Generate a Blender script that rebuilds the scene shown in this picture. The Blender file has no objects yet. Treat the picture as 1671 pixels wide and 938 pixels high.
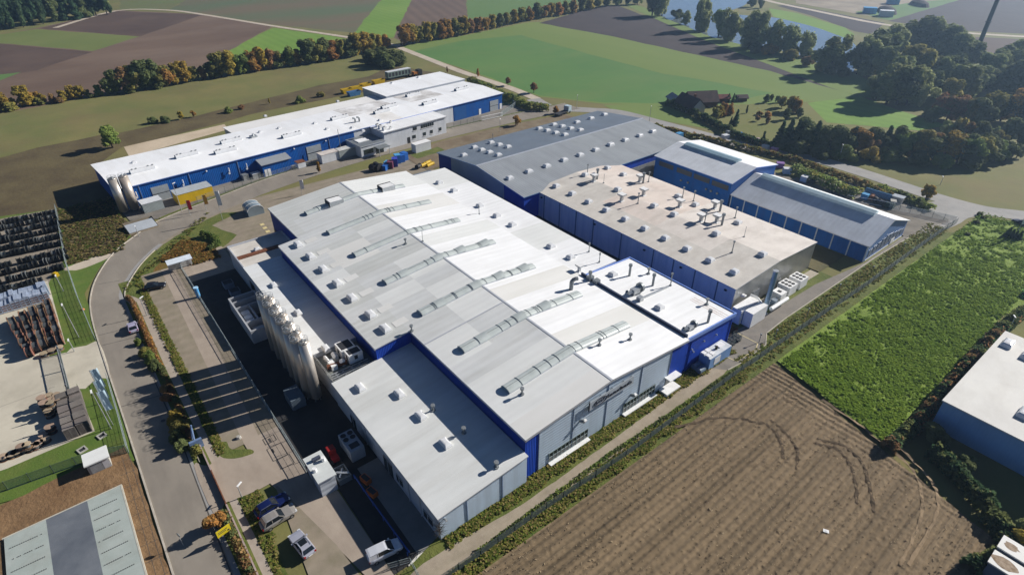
import bpy, math, random
import numpy as np
from mathutils import Vector, Matrix
R_ = math.radians
rnd = random.Random(7)
nr = np.random.default_rng(11)
S = bpy.context.scene
COL = S.collection

# ---------------------------------------------------------------- camera, sky, sun, exposure
# site axes: x runs along the long walls of the factory towards the viewer, y along its front facade.
F_PX, PITCH, CAM_H = 955.0, R_(33.2), 70.0
HEAD = R_(141.6)                       # heading of the camera in site axes
CX, CY = 835.5, 469.0
_fw = Vector((math.cos(HEAD) * math.cos(PITCH), math.sin(HEAD) * math.cos(PITCH), -math.sin(PITCH)))
_rt = Vector((math.sin(HEAD), -math.cos(HEAD), 0.0))
_up = _rt.cross(_fw)
def _ray(px, py):
    return _fw + _rt * ((px - CX) / F_PX) - _up * ((py - CY) / F_PX)
_d = _ray(719.8, 884.3)                # the near corner of the low front hall is the origin of the site
CAM = Vector((0, 0, CAM_H)) - Vector(((_d * (CAM_H / -_d.z)).x, (_d * (CAM_H / -_d.z)).y, 0))
def at(px, py, z=0.0):
    """surveyed point: where the sight line through a picture point meets height z"""
    d = _ray(px, py)
    return CAM + d * ((z - CAM_H) / d.z)
def px_of(p):
    q = Vector(p) - CAM
    w = q.dot(_fw)
    return (CX + F_PX * q.dot(_rt) / w, CY - F_PX * q.dot(_up) / w)
def height(base, ytop):
    lo, hi = 0.0, 120.0
    for _ in range(40):
        m = (lo + hi) / 2
        if px_of((base.x, base.y, base.z + m))[1] > ytop: lo = m
        else: hi = m
    return lo
def onroof(px, py, zf, z=8.0):
    for _ in range(12):
        p = at(px, py, z); z = zf(p.x, p.y)
    return Vector((p.x, p.y, z))

cam_d = bpy.data.cameras.new('camera')
cam_d.sensor_fit = 'HORIZONTAL'; cam_d.sensor_width = 36.0; cam_d.lens = F_PX / 1671 * 36.0
cam_d.clip_start = 1.0; cam_d.clip_end = 9000.0
cam = bpy.data.objects.new('camera', cam_d); COL.objects.link(cam)
cam.matrix_world = Matrix((( _rt.x, _up.x, -_fw.x, CAM.x), (_rt.y, _up.y, -_fw.y, CAM.y), (_rt.z, _up.z, -_fw.z, CAM.z), (0, 0, 0, 1)))
S.camera = cam

SUN_AZ, SUN_EL = R_(78.5), R_(28.5)    # azimuth measured from +x
w = bpy.data.worlds.new('World'); S.world = w; w.use_nodes = True
nt = w.node_tree; bg = nt.nodes['Background']
sky = nt.nodes.new('ShaderNodeTexSky'); sky.sky_type = 'NISHITA'; sky.sun_disc = False
sky.sun_elevation = SUN_EL; sky.sun_rotation = math.pi / 2 - SUN_AZ
sky.air_density = 0.55; sky.dust_density = 0.0; sky.ozone_density = 4.0
nt.links.new(sky.outputs[0], bg.inputs[0]); bg.inputs[1].default_value = 0.05
sl = bpy.data.lights.new('sun', 'SUN'); sl.energy = 5.0; sl.angle = R_(0.5); sl.color = (1.0, 0.95, 0.88)
so = bpy.data.objects.new('sun', sl); COL.objects.link(so)
sd = Vector((math.cos(SUN_AZ) * math.cos(SUN_EL), math.sin(SUN_AZ) * math.cos(SUN_EL), math.sin(SUN_EL)))
so.rotation_euler = (-sd).to_track_quat('-Z', 'Y').to_euler(); so.location = sd * 300
S.view_settings.view_transform = 'Standard'; S.view_settings.look = 'None'
S.view_settings.exposure = 0.55; S.view_settings.gamma = 1.0; S.view_settings.use_curve_mapping = False
S.render.engine = 'CYCLES'; S.cycles.max_bounces = 6; S.cycles.diffuse_bounces = 4; S.cycles.glossy_bounces = 3
S.cycles.volume_bounces = 0; S.cycles.transparent_max_bounces = 6; S.cycles.use_denoising = True

# ---------------------------------------------------------------- materials
MATS = {}
def mat(name, c, rough=0.75, var=0.12, scale=1.0, c2=None, metal=0.0, bump=0.0, bscale=None, stretch=(1, 1, 1), rot=0.0,
        wave=None, spec=0.3, detail=5.0, rand=0.0, wcol=None, dirt=None):
    """noise-varied principled material. wave=(axis, period, strength of bump, strength of colour)"""
    if name in MATS: return MATS[name]
    m = bpy.data.materials.new(name); m.use_nodes = True; MATS[name] = m
    n = m.node_tree; N = n.nodes; Lk = n.links
    b = N['Principled BSDF']; b.inputs['Roughness'].default_value = rough; b.inputs['Metallic'].default_value = metal
    b.inputs['Specular IOR Level'].default_value = spec
    tc = N.new('ShaderNodeTexCoord'); mp = N.new('ShaderNodeMapping')
    mp.inputs['Scale'].default_value = stretch; mp.inputs['Rotation'].default_value = (0, 0, rot)
    Lk.new(tc.outputs['Object'], mp.inputs[0])
    no = N.new('ShaderNodeTexNoise'); no.inputs['Scale'].default_value = scale; no.inputs['Detail'].default_value = detail
    no.inputs['Roughness'].default_value = 0.62
    Lk.new(mp.outputs[0], no.inputs['Vector'])
    ra = N.new('ShaderNodeValToRGB'); e = ra.color_ramp.elements
    if c2 is None:
        lo = tuple(max(0, x * (1 - var)) for x in c); hi = tuple(x * (1 + var) for x in c)
    else: lo, hi = c, c2
    e[0].position = 0.32; e[0].color = (*lo, 1); e[1].position = 0.68; e[1].color = (*hi, 1)
    Lk.new(no.outputs[0], ra.inputs[0]); out = ra.outputs[0]
    hgt = None
    if wave:
        ax, per, wb, wc = wave[:4]
        wv = N.new('ShaderNodeTexWave'); wv.wave_type = 'BANDS'
        wv.bands_direction = ax; wv.inputs['Scale'].default_value = 0.314159 / per * 1.0
        wv.inputs['Distortion'].default_value = wave[4] if len(wave) > 4 else 0.0
        wv.inputs['Detail Scale'].default_value = 1.5
        mp2 = N.new('ShaderNodeMapping'); mp2.inputs['Rotation'].default_value = (0, 0, rot)
        Lk.new(tc.outputs['Object'], mp2.inputs[0]); Lk.new(mp2.outputs[0], wv.inputs['Vector'])
        hgt = (wv.outputs['Fac'], wb)
        if wc:
            mx = N.new('ShaderNodeMix'); mx.data_type = 'RGBA'; mx.blend_type = 'MIX'
            mm = N.new('ShaderNodeMath'); mm.operation = 'MULTIPLY'; mm.inputs[1].default_value = wc
            Lk.new(wv.outputs['Fac'], mm.inputs[0]); Lk.new(mm.outputs[0], mx.inputs[0])
            Lk.new(out, mx.inputs[6]); mx.inputs[7].default_value = (*(wcol or tuple(x * 0.55 for x in c)), 1); out = mx.outputs[2]
    if dirt:
        dc, amt, ds, dst = dirt
        m3 = N.new('ShaderNodeMapping'); m3.inputs['Scale'].default_value = dst; m3.inputs['Location'].default_value = (3.7, 9.1, 1.3); Lk.new(tc.outputs['Object'], m3.inputs[0])
        n3 = N.new('ShaderNodeTexNoise'); n3.inputs['Scale'].default_value = ds; n3.inputs['Detail'].default_value = 7; n3.inputs['Roughness'].default_value = 0.65; Lk.new(m3.outputs[0], n3.inputs['Vector'])
        r3 = N.new('ShaderNodeMapRange'); r3.inputs[1].default_value = 0.45; r3.inputs[2].default_value = 0.78; r3.inputs[4].default_value = amt; Lk.new(n3.outputs[0], r3.inputs[0])
        x3 = N.new('ShaderNodeMix'); x3.data_type = 'RGBA'; Lk.new(r3.outputs[0], x3.inputs[0]); Lk.new(out, x3.inputs[6]); x3.inputs[7].default_value = (*dc, 1); out = x3.outputs[2]
    if rand:
        oi = N.new('ShaderNodeObjectInfo'); hs = N.new('ShaderNodeHueSaturation')
        m1 = N.new('ShaderNodeMapRange'); m1.inputs[3].default_value = 1 - rand; m1.inputs[4].default_value = 1 + rand
        Lk.new(oi.outputs['Random'], m1.inputs[0]); Lk.new(m1.outputs[0], hs.inputs['Value'])
        m2 = N.new('ShaderNodeMapRange'); m2.inputs[3].default_value = 0.5 - rand * 0.06; m2.inputs[4].default_value = 0.5 + rand * 0.06
        fr = N.new('ShaderNodeMath'); fr.operation = 'FRACT'; mu = N.new('ShaderNodeMath'); mu.operation = 'MULTIPLY'; mu.inputs[1].default_value = 7.3
        Lk.new(oi.outputs['Random'], mu.inputs[0]); Lk.new(mu.outputs[0], fr.inputs[0]); Lk.new(fr.outputs[0], m2.inputs[0]); Lk.new(m2.outputs[0], hs.inputs['Hue'])
        Lk.new(out, hs.inputs['Color']); out = hs.outputs[0]
    Lk.new(out, b.inputs['Base Color'])
    if bump or (hgt and hgt[1]):
        bp = N.new('ShaderNodeBump'); bp.inputs['Distance'].default_value = 0.15
        if hgt and hgt[1]:
            bp.inputs['Strength'].default_value = hgt[1]; Lk.new(hgt[0], bp.inputs['Height'])
        else:
            n2 = N.new('ShaderNodeTexNoise'); n2.inputs['Scale'].default_value = bscale or scale * 4; n2.inputs['Detail'].default_value = 6
            Lk.new(mp.outputs[0], n2.inputs['Vector']); Lk.new(n2.outputs[0], bp.inputs['Height']); bp.inputs['Strength'].default_value = bump
        Lk.new(bp.outputs[0], b.inputs['Normal'])
    return m
def leafmat(name, c, c2, rand=.15, scale=.5, trans=.45):
    m = mat(name, c, .8, scale=scale, c2=c2, rand=rand, spec=.1, detail=2.0)
    n = m.node_tree
    if 'Translucent BSDF' in n.nodes: return m
    b = n.nodes['Principled BSDF']; o = n.nodes['Material Output']; t = n.nodes.new('ShaderNodeBsdfTranslucent'); x = n.nodes.new('ShaderNodeMixShader'); x.inputs[0].default_value = trans
    n.links.new(b.inputs['Base Color'].links[0].from_socket, t.inputs[0]); n.links.new(b.outputs[0], x.inputs[1]); n.links.new(t.outputs[0], x.inputs[2]); n.links.new(x.outputs[0], o.inputs[0]); return m
def glass(name, c=(0.02, 0.03, 0.035), rough=0.08): return mat(name, c, rough, 0.15, 2.0, spec=0.6)

# ---------------------------------------------------------------- mesh building
class MB:
    def __init__(s): s.v = []; s.f = []; s.m = []
    def add(s, vs, fs, m=0):
        o = len(s.v); s.v += [tuple(p) for p in vs]; s.f += [tuple(i + o for i in f) for f in fs]; s.m += [m] * len(fs); return s
    def box(s, x0, x1, y0, y1, z0, z1, m=0, top=None):
        v = [(x0, y0, z0), (x1, y0, z0), (x1, y1, z0), (x0, y1, z0), (x0, y0, z1), (x1, y0, z1), (x1, y1, z1), (x0, y1, z1)]
        s.add(v, [(0, 3, 2, 1), (0, 1, 5, 4), (1, 2, 6, 5), (2, 3, 7, 6), (3, 0, 4, 7)], m); s.add(v[4:], [(0, 1, 2, 3)], m if top is None else top); return s
    def cbox(s, c, size, rz=0.0, m=0, top=None):
        k = MB().box(-size[0] / 2, size[0] / 2, -size[1] / 2, size[1] / 2, -size[2] / 2, size[2] / 2, m, top)
        ca, sa = math.cos(rz), math.sin(rz)
        s.merge(k, lambda p: (c[0] + p[0] * ca - p[1] * sa, c[1] + p[0] * sa + p[1] * ca, c[2] + p[2])); return s
    def merge(s, k, fn=lambda p: p):
        o = len(s.v); s.v += [fn(p) for p in k.v]; s.f += [tuple(i + o for i in f) for f in k.f]; s.m += k.m; return s
    def tube(s, p, q, r, n=6, m=0, r2=None, cap=True):
        p, q = Vector(p), Vector(q); d = (q - p).normalized(); a = d.orthogonal().normalized(); b = d.cross(a); r2 = r if r2 is None else r2
        v = [p + (a * math.cos(6.28318 * i / n) + b * math.sin(6.28318 * i / n)) * r for i in range(n)] + [q + (a * math.cos(6.28318 * i / n) + b * math.sin(6.28318 * i / n)) * r2 for i in range(n)]
        f = [(i, (i + 1) % n, n + (i + 1) % n, n + i) for i in range(n)]
        if cap: f += [tuple(range(n))[::-1], tuple(range(n, 2 * n))]
        return s.add(v, f, m)
    def path(s, pts, r, n=6, m=0):
        for a, b in zip(pts, pts[1:]): s.tube(a, b, r, n, m)
        return s
    def cyl(s, x, y, z0, z1, r, n=16, m=0, r2=None): return s.tube((x, y, z0), (x, y, z1), r, n, m, r2)
    def prism(s, pts, z0, z1, m=0, top=None):
        n = len(pts); v = [(p[0], p[1], z0) for p in pts] + [(p[0], p[1], z1) for p in pts]
        s.add(v, [(i, (i + 1) % n, n + (i + 1) % n, n + i) for i in range(n)] + [tuple(range(n))[::-1]], m); s.add(v[n:], [tuple(range(n))], m if top is None else top); return s
    def extr(s, prof, axis, a, b, m=0):
        """profile of (t, z) extruded along axis from a to b"""
        n = len(prof); mk = (lambda t, z, c: (c, t, z)) if axis == 'x' else (lambda t, z, c: (t, c, z))
        v = [mk(t, z, a) for t, z in prof] + [mk(t, z, b) for t, z in prof]
        return s.add(v, [(i, (i + 1) % n, n + (i + 1) % n, n + i) for i in range(n)] + [tuple(range(n))[::-1], tuple(range(n, 2 * n))], m)
    def ring(s, c, r, t, n=16, m=0):
        for i in range(n):
            a, b = 6.28318 * i / n, 6.28318 * (i + 1) / n
            s.tube((c[0] + r * math.cos(a), c[1] + r * math.sin(a), c[2]), (c[0] + r * math.cos(b), c[1] + r * math.sin(b), c[2]), t, 4, m, cap=False)
        return s
    def mesh(s, name, mats, smooth=False):
        me = bpy.data.meshes.new(name); me.from_pydata(s.v, [], s.f)
        for mm in (mats if isinstance(mats, (list, tuple)) else [mats]): me.materials.append(mm)
        me.polygons.foreach_set('material_index', s.m)
        if smooth: me.polygons.foreach_set('use_smooth', [True] * len(s.f))
        me.update()
        import bmesh
        bm = bmesh.new(); bm.from_mesh(me); bmesh.ops.recalc_face_normals(bm, faces=bm.faces[:]); bm.to_mesh(me); bm.free()
        return me
    def build(s, name, mats, parent=None, smooth=False, kind=None, local=False):
        if parent is not None and not local:
            r = parent
            while r.parent: r = r.parent
            if r.rotation_euler[2] == 0.0:
                l = r.location; s.v = [(p[0] - l[0], p[1] - l[1], p[2] - l[2]) for p in s.v]
        o = bpy.data.objects.new(name, s.mesh(name, mats, smooth)); COL.objects.link(o)
        if parent is not None: o.parent = parent
        if kind: o['kind'] = kind
        return o
def tag(o, label, cat, group=None, kind=None):
    o['label'] = label; o['category'] = cat
    if group: o['group'] = group
    if kind: o['kind'] = kind
    return o
def thing(name, label, cat, loc=(0, 0, 0), rz=0.0, group=None):
    o = bpy.data.objects.new(name, None); COL.objects.link(o); o.empty_display_size = 0.3
    o.location = loc; o.rotation_euler = (0, 0, rz); return tag(o, label, cat, group)
def solo(mb, name, mats, label, cat, loc=(0, 0, 0), rz=0.0, group=None, smooth=False):
    o = mb.build(name, mats, None, smooth); o.location = loc; o.rotation_euler = (0, 0, rz); return tag(o, label, cat, group)
def dup(o, loc=None, rz=None, parent=None, label=None, sc=None):
    c = o.copy(); COL.objects.link(c)
    if parent is not None: c.parent = parent
    if loc is not None: c.location = loc
    if rz is not None: c.rotation_euler = (0, 0, rz)
    if sc is not None: c.scale = (sc, sc, sc) if isinstance(sc, (int, float)) else sc
    if label: c['label'] = label
    for ch in list(o.children):
        d = dup(ch, parent=c)
    return c
def part_at(src_mesh, name, parent, p, rz=0.0, sc=None):
    """a part or sub-part sharing a mesh, standing at site point p"""
    r = parent
    while r.parent: r = r.parent
    o = bpy.data.objects.new(name, src_mesh); COL.objects.link(o); o.parent = parent
    q = Vector(p) - r.location
    if r.rotation_euler[2]: q = Vector(p)
    o.location = q; o.rotation_euler = (0, 0, rz)
    if sc is not None: o.scale = sc if isinstance(sc, tuple) else (sc, sc, sc)
    return o
def quads(name, mats, C, A, B, mi=None, smooth=False):
    """fast cloud of quads: centres C, half axes A, B (n,3 arrays)"""
    n = len(C); V = np.empty((n, 4, 3)); V[:, 0] = C - A - B; V[:, 1] = C + A - B; V[:, 2] = C + A + B; V[:, 3] = C - A + B
    me = bpy.data.meshes.new(name); me.vertices.add(n * 4); me.vertices.foreach_set('co', V.reshape(-1))
    me.loops.add(n * 4); me.loops.foreach_set('vertex_index', np.arange(n * 4, dtype=np.int32))
    me.polygons.add(n); me.polygons.foreach_set('loop_start', np.arange(0, n * 4, 4, dtype=np.int32))
    try: me.polygons.foreach_set('loop_total', np.full(n, 4, dtype=np.int32))
    except Exception: pass
    for m in (mats if isinstance(mats, (list, tuple)) else [mats]): me.materials.append(m)
    if mi is not None: me.polygons.foreach_set('material_index', np.asarray(mi, dtype=np.int32))
    me.update(calc_edges=True); me.validate(); return me
def unit(n):
    a = nr.normal(size=(n, 3)); return a / np.linalg.norm(a, axis=1)[:, None]
def leaf_axes(n, size, up=0.0, nrm=None):
    """random leaf orientation, optionally turned towards given normals"""
    N_ = unit(n)
    if nrm is not None: N_ = N_ * 0.75 + nrm; 
    N_[:, 2] += up; N_ /= np.linalg.norm(N_, axis=1)[:, None]
    T = np.cross(N_, unit(n)); T /= np.linalg.norm(T, axis=1)[:, None] + 1e-9; B = np.cross(N_, T)
    s = size * nr.uniform(0.6, 1.3, n)[:, None] * 0.5
    return T * s, B * s * nr.uniform(0.5, 1.0, n)[:, None]
# ---------------------------------------------------------------- ground, fields, roads, water
_lay = [0.0]
def P(pts): return [tuple(at(x, y)[:2]) for x, y in pts]
def smooth(pts, k=5, closed=True):
    n = len(pts); out = []
    rng = range(n) if closed else range(n - 1)
    for i in rng:
        p0, p1, p2, p3 = (pts[(i - 1) % n], pts[i], pts[(i + 1) % n], pts[(i + 2) % n]) if closed else (pts[max(i - 1, 0)], pts[i], pts[i + 1], pts[min(i + 2, n - 1)])
        for j in range(k):
            t = j / k
            out.append(tuple(0.5 * (2 * p1[a] + (p2[a] - p0[a]) * t + (2 * p0[a] - 5 * p1[a] + 4 * p2[a] - p3[a]) * t * t + (3 * p1[a] - p0[a] - 3 * p2[a] + p3[a]) * t ** 3) for a in (0, 1)))
    if not closed: out.append(tuple(pts[-1]))
    return out
def rough(pts, amp, step=4.0):
    """wavers an outline so that fields do not end on ruled lines"""
    out = []
    for i in range(len(pts)):
        a, b = pts[i], pts[(i + 1) % len(pts)]; L = math.hypot(b[0] - a[0], b[1] - a[1]); k = max(1, min(60, int(L / step)))
        for j in range(k):
            t = j / k; out.append((a[0] + (b[0] - a[0]) * t + rnd.uniform(-amp, amp), a[1] + (b[1] - a[1]) * t + rnd.uniform(-amp, amp)))
    return out
def ground(name, pts, m, z=None, step=0.0018):
    if z is None: _lay[0] += step; z = _lay[0]
    mb = MB(); mb.add([(p[0], p[1], z) for p in pts], [tuple(range(len(pts)))])
    o = mb.build(name, m, kind='structure'); return o
def ribbon(name, pts, wd, m, z=None):
    if z is None: _lay[0] += 0.0018; z = _lay[0]
    mb = MB(); V = []
    for i, p in enumerate(pts):
        a, b = pts[max(i - 1, 0)], pts[min(i + 1, len(pts) - 1)]; dx, dy = b[0] - a[0], b[1] - a[1]; L = math.hypot(dx, dy) or 1
        ww = wd[i] if isinstance(wd, (list, tuple)) else wd
        V += [(p[0] - dy / L * ww / 2, p[1] + dx / L * ww / 2, z), (p[0] + dy / L * ww / 2, p[1] - dx / L * ww / 2, z)]
    mb.add(V, [(2 * i, 2 * i + 1, 2 * i + 3, 2 * i + 2) for i in range(len(pts) - 1)])
    return mb.build(name, m, kind='structure')
def R4(x0, x1, y0, y1): return [(x0, y0), (x1, y0), (x1, y1), (x0, y1)]

g_meadow = mat('meadow', (0.125, 0.14, 0.042), 0.95, scale=0.05, c2=(0.19, 0.17, 0.06), bump=0.35, bscale=1.2, dirt=((0.15, 0.115, 0.055), 0.7, 0.04, (1, 1, 1)))
g_rough = mat('rough_land', (0.075, 0.055, 0.028), 0.95, scale=0.09, c2=(0.125, 0.10, 0.045), bump=0.7, bscale=1.0)
g_brown = mat('brown_field', (0.095, 0.06, 0.042), 0.95, scale=0.02, c2=(0.165, 0.112, 0.078), bump=0.4, bscale=0.8, stretch=(1, 0.35, 1), dirt=((0.24, 0.18, 0.135), 0.6, 0.018, (1, .4, 1)))
g_brown2 = mat('dark_brown_field', (0.07, 0.045, 0.035), 0.95, scale=0.03, c2=(0.105, 0.07, 0.052), bump=0.4, bscale=0.8)
g_dark = mat('ploughed_dark', (0.045, 0.036, 0.037), 0.95, scale=0.05, c2=(0.062, 0.048, 0.048), bump=0.5, bscale=0.9, wave=('X', 3.0, 0, 0.25, 2.0))
g_teal = mat('winter_crop', (0.075, 0.13, 0.06), 0.95, scale=0.012, c2=(0.155, 0.105, 0.068), stretch=(1, 0.3, 1), rot=0.3)
g_green = mat('green_crop', (0.085, 0.165, 0.045), 0.95, scale=0.015, c2=(0.115, 0.19, 0.055), bump=0.2, bscale=1.0)
g_lime = mat('lime_crop', (0.125, 0.235, 0.03), 0.95, scale=0.02, c2=(0.17, 0.27, 0.045), wave=('Y', 6.0, 0, 0.18, 0.6))
g_big = mat('big_field', (0.07, 0.165, 0.04), 0.95, scale=0.02, c2=(0.095, 0.19, 0.045), bump=0.15, bscale=0.8, dirt=((0.15, 0.19, 0.06), 0.6, 0.03, (1, .4, 1)))
g_band = mat('light_band', (0.12, 0.185, 0.04), 0.95, scale=0.02, c2=(0.155, 0.205, 0.05), stretch=(0.2, 1, 1), rot=0.7)
g_grass = mat('grass', (0.07, 0.10, 0.018), 0.95, scale=0.35, c2=(0.135, 0.145, 0.035), bump=0.8, bscale=3.0)
g_lawn = mat('lawn', (0.07, 0.125, 0.018), 0.95, scale=0.3, c2=(0.105, 0.155, 0.026), bump=0.4, bscale=4.0, dirt=((0.15, 0.145, 0.045), 0.5, 0.25, (1, 1, 1)))
g_dry = mat('dry_grass', (0.16, 0.085, 0.02), 0.95, scale=0.25, c2=(0.10, 0.10, 0.02), bump=0.9, bscale=2.0)
g_earth = mat('bare_earth', (0.15, 0.085, 0.04), 0.95, scale=0.22, c2=(0.25, 0.155, 0.078), bump=0.8, bscale=2.5, dirt=((0.09, 0.055, 0.03), 0.6, 0.4, (1, 1, 1)))
g_asph = mat('asphalt', (0.215, 0.19, 0.16), 0.85, scale=0.12, c2=(0.265, 0.235, 0.195), bump=0.1, bscale=12, dirt=((0.14, 0.125, 0.105), 0.55, 0.35, (.25, 1, 1)))
g_asph2 = mat('old_asphalt', (0.17, 0.155, 0.135), 0.85, scale=0.15, c2=(0.23, 0.205, 0.175), bump=0.12, bscale=10, dirt=((0.10, 0.095, 0.085), 0.6, 0.4, (1, 1, 1)))
g_road = mat('country_road', (0.26, 0.255, 0.245), 0.85, scale=0.1, c2=(0.33, 0.315, 0.295), dirt=((0.19, 0.185, 0.18), 0.5, 0.3, (1, 1, 1)))
g_gutter = mat('gutter_stone', (0.25, 0.25, 0.245), 0.85, scale=0.5, c2=(0.31, 0.30, 0.285))
g_kerb = mat('kerb', (0.42, 0.38, 0.32), 0.8, scale=0.8, var=0.18)
g_walk = mat('walkway', (0.32, 0.27, 0.22), 0.85, scale=0.4, c2=(0.38, 0.33, 0.275), dirt=((0.23, 0.19, 0.15), 0.5, 0.8, (1, 1, 1)))
g_lane = mat('lane_paving', (0.31, 0.255, 0.205), 0.85, scale=0.25, c2=(0.37, 0.31, 0.25), dirt=((0.20, 0.165, 0.13), 0.5, 0.5, (.3, 1, 1)))
g_bay = mat('parking_paving', (0.235, 0.195, 0.15), 0.88, scale=0.3, c2=(0.29, 0.245, 0.185), wave=('X', 2.45, 0.0, 0.32, 0.7), wcol=(0.19, 0.165, 0.115), dirt=((0.15, 0.14, 0.08), 0.6, 0.5, (1, 1, 1)))
g_yard_shade = mat('yard_painted_shade', (0.028, 0.028, 0.03), 0.9, scale=0.3, c2=(0.045, 0.043, 0.043))  # near-black tone is building shade painted into the yard ground colour
g_conc = mat('concrete_yard', (0.46, 0.42, 0.34), 0.85, scale=0.09, c2=(0.56, 0.52, 0.42), dirt=((0.30, 0.27, 0.21), 0.6, 0.22, (1, 1, 1)))
g_path = mat('field_path', (0.27, 0.225, 0.17), 0.9, scale=0.4, c2=(0.35, 0.295, 0.225), bump=0.2, dirt=((0.16, 0.15, 0.09), 0.5, 0.6, (1, .15, 1)))
g_track = mat('gravel_track', (0.40, 0.34, 0.27), 0.9, scale=0.2, c2=(0.52, 0.45, 0.36))
g_sand = mat('sandy_lot', (0.42, 0.34, 0.24), 0.95, scale=0.08, c2=(0.58, 0.48, 0.36), bump=0.5, bscale=0.7)
g_line = mat('road_paint', (0.62, 0.52, 0.26), 0.7, 0.2, 2.0)
g_white = mat('white_paint_line', (0.7, 0.68, 0.62), 0.7, 0.2, 2.0)
g_tar = mat('tar_joint', (0.07, 0.065, 0.06), 0.8, 0.2, 1.0)
g_water = mat('river_water', (0.15, 0.18, 0.20), 0.06, 0.1, 0.05, spec=0.5, bump=0.12, bscale=0.6)

n = 48
ground('ground', [(-300 + 2600 * math.cos(i * 6.28318 / n), 60 + 2600 * math.sin(i * 6.28318 / n)) for i in range(n)], g_meadow, 0.0)

# --- far fields
def field(pts, m, amp=0.7, nm='field'): return ground(nm, rough(P(pts), amp, 9), m)
field([(-500, 330), (-300, 160), (-60, 30), (0, 57), (62, 46), (190, 17), (330, 24), (445, 43), (330, 108), (180, 155), (0, 190), (-60, 230)], g_brown)
field([(62, 47), (190, 19), (330, 25), (228, 60)], g_brown2)
field([(-60, 60), (0, 57), (60, 48), (228, 60), (152, 84), (0, 71)], mat('pale_crop', (0.12, 0.155, 0.04), 0.95, scale=0.03, c2=(0.15, 0.175, 0.05)))
field([(-80, 68), (0, 72), (152, 85), (60, 115), (20, 122), (-80, 118)], g_brown2)
field([(-40, 126), (20, 120), (35, 118), (-10, 135), (-60, 140)], g_green, 0.3)
field([(195, -60), (330, -60), (305, 0), (272, 17), (196, 17)], mat('far_stubble', (0.115, 0.15, 0.05), 0.95, scale=0.02, c2=(0.13, 0.125, 0.055)))
field([(330, -60), (700, -60), (622, 0), (578, 54), (440, 40), (330, 22), (274, 17), (305, 0)], g_teal)
field([(655, -50), (740, -50), (672, 0), (642, 62), (612, 64), (578, 54), (622, 0)], g_lime)
field([(730, -50), (790, -50), (761, 0), (763, 30), (660, 72), (642, 62), (672, 0)], mat('striped_stubble', (0.125, 0.085, 0.062), 0.95, scale=0.03, c2=(0.155, 0.105, 0.075), wave=('Y', 9.0, 0, 0.4, 0.4), rot=0.35))
field([(790, -50), (1200, -60), (1090, -20), (985, -4), (840, 22), (763, 32), (761, 0)], g_green)
field([(445, 46), (520, 56), (600, 70), (500, 92), (330, 106)], g_lime)
field([(-200, 330), (0, 186), (150, 158), (380, 125), (600, 95), (650, 100), (600, 128), (500, 152), (330, 186), (200, 216), (60, 240), (0, 262)], g_meadow)
field([(-200, 420), (-60, 290), (0, 258), (60, 242), (185, 216), (205, 236), (160, 268), (190, 330), (100, 345), (0, 362)], g_rough, 0.6)
field([(175, 222), (360, 180), (520, 140), (600, 125), (640, 108), (720, 120), (620, 145), (440, 180), (205, 240)], g_rough, 0.6)
field([(100, 345), (165, 300), (195, 350), (205, 372), (235, 372), (228, 386), (185, 408), (160, 402), (115, 402)], g_rough, 0.4)
field([(203, 240), (366, 203), (372, 212), (212, 256)], g_sand, 0.3, 'dirt_lot')
field([(655, 76), (760, 58), (862, 37), (895, 36), (1000, 60), (1255, 116), (1400, 156), (1385, 166), (1180, 172), (985, 170), (880, 158), (752, 112), (690, 92)], g_band, 0.5)
field([(664, 86), (760, 66), (850, 58), (960, 88), (1080, 120), (1170, 135), (1260, 152), (1180, 170), (985, 168), (880, 156), (752, 110), (690, 92)], g_big, 0.5)
field([(880, 38), (980, 10), (1010, 10), (1045, 24), (1065, 28), (1130, 58), (1250, 104), (1395, 150), (1400, 157), (1255, 116), (1000, 60)], g_dark)
field([(985, 172), (1105, 167), (1180, 215), (1130, 206), (1005, 182)], g_band, 0.4)
field([(1105, 172), (1180, 172), (1330, 166), (1390, 205), (1330, 235), (1270, 252), (1215, 232), (1140, 200)], mat('garden_grass', (0.13, 0.145, 0.035), 0.95, scale=0.05, c2=(0.165, 0.155, 0.05)), 0.3, 'garden')
field([(1316, 168), (1405, 158), (1460, 178), (1545, 205), (1500, 214), (1420, 206), (1350, 200)], g_lime, 0.4)
field([(1395, 268), (1480, 262), (1650, 255), (1760, 240), (1800, 400), (1671, 352), (1600, 344), (1500, 312)], g_meadow, 0.4)
field([(1255, 14), (1300, 22), (1380, 46), (1396, 58), (1380, 64), (1310, 40), (1262, 28)], g_lime, 0.4)
field([(1268, 10), (1290, 8), (1445, 38), (1420, 56), (1396, 52), (1330, 28)], g_dark, 0.4)
field([(1270, -40), (1560, -60), (1600, -2), (1450, 32), (1300, 6)], mat('rough_site', (0.20, 0.165, 0.12), .95, scale=.04, c2=(0.34, 0.28, 0.20)), 1.0)
field([(1395, 20), (1480, 6), (1590, -5), (1450, 34)], g_green, 0.6)
field([(1450, 35), (1600, -10), (1900, -60), (1900, 70), (1671, 56), (1560, 50)], g_dark, 0.6)
field([(1545, 58), (1671, 65), (1900, 80), (1900, 110), (1671, 92), (1575, 82)], g_brown2, 0.5)
ribbon('path', smooth(P([(1230, -6), (1262, 4), (1330, 18), (1440, 40), (1560, 53), (1700, 62)]), 4, False), 6.0, g_track)
ribbon('path', smooth(P([(90, 46), (190, 18), (272, 17), (330, 24), (440, 42), (540, 57), (610, 68), (655, 76)]), 4, False), 4.0, g_track)
ground('river', smooth(P([(1060, -30), (1240, -30), (1222, 4), (1190, 20), (1230, 27), (1262, 29), (1312, 40), (1356, 54), (1396, 74), (1392, 118), (1352, 117), (1318, 95), (1250, 78), (1190, 72), (1150, 62), (1110, 42), (1078, 26), (1088, 0)]), 4), g_water)
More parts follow.
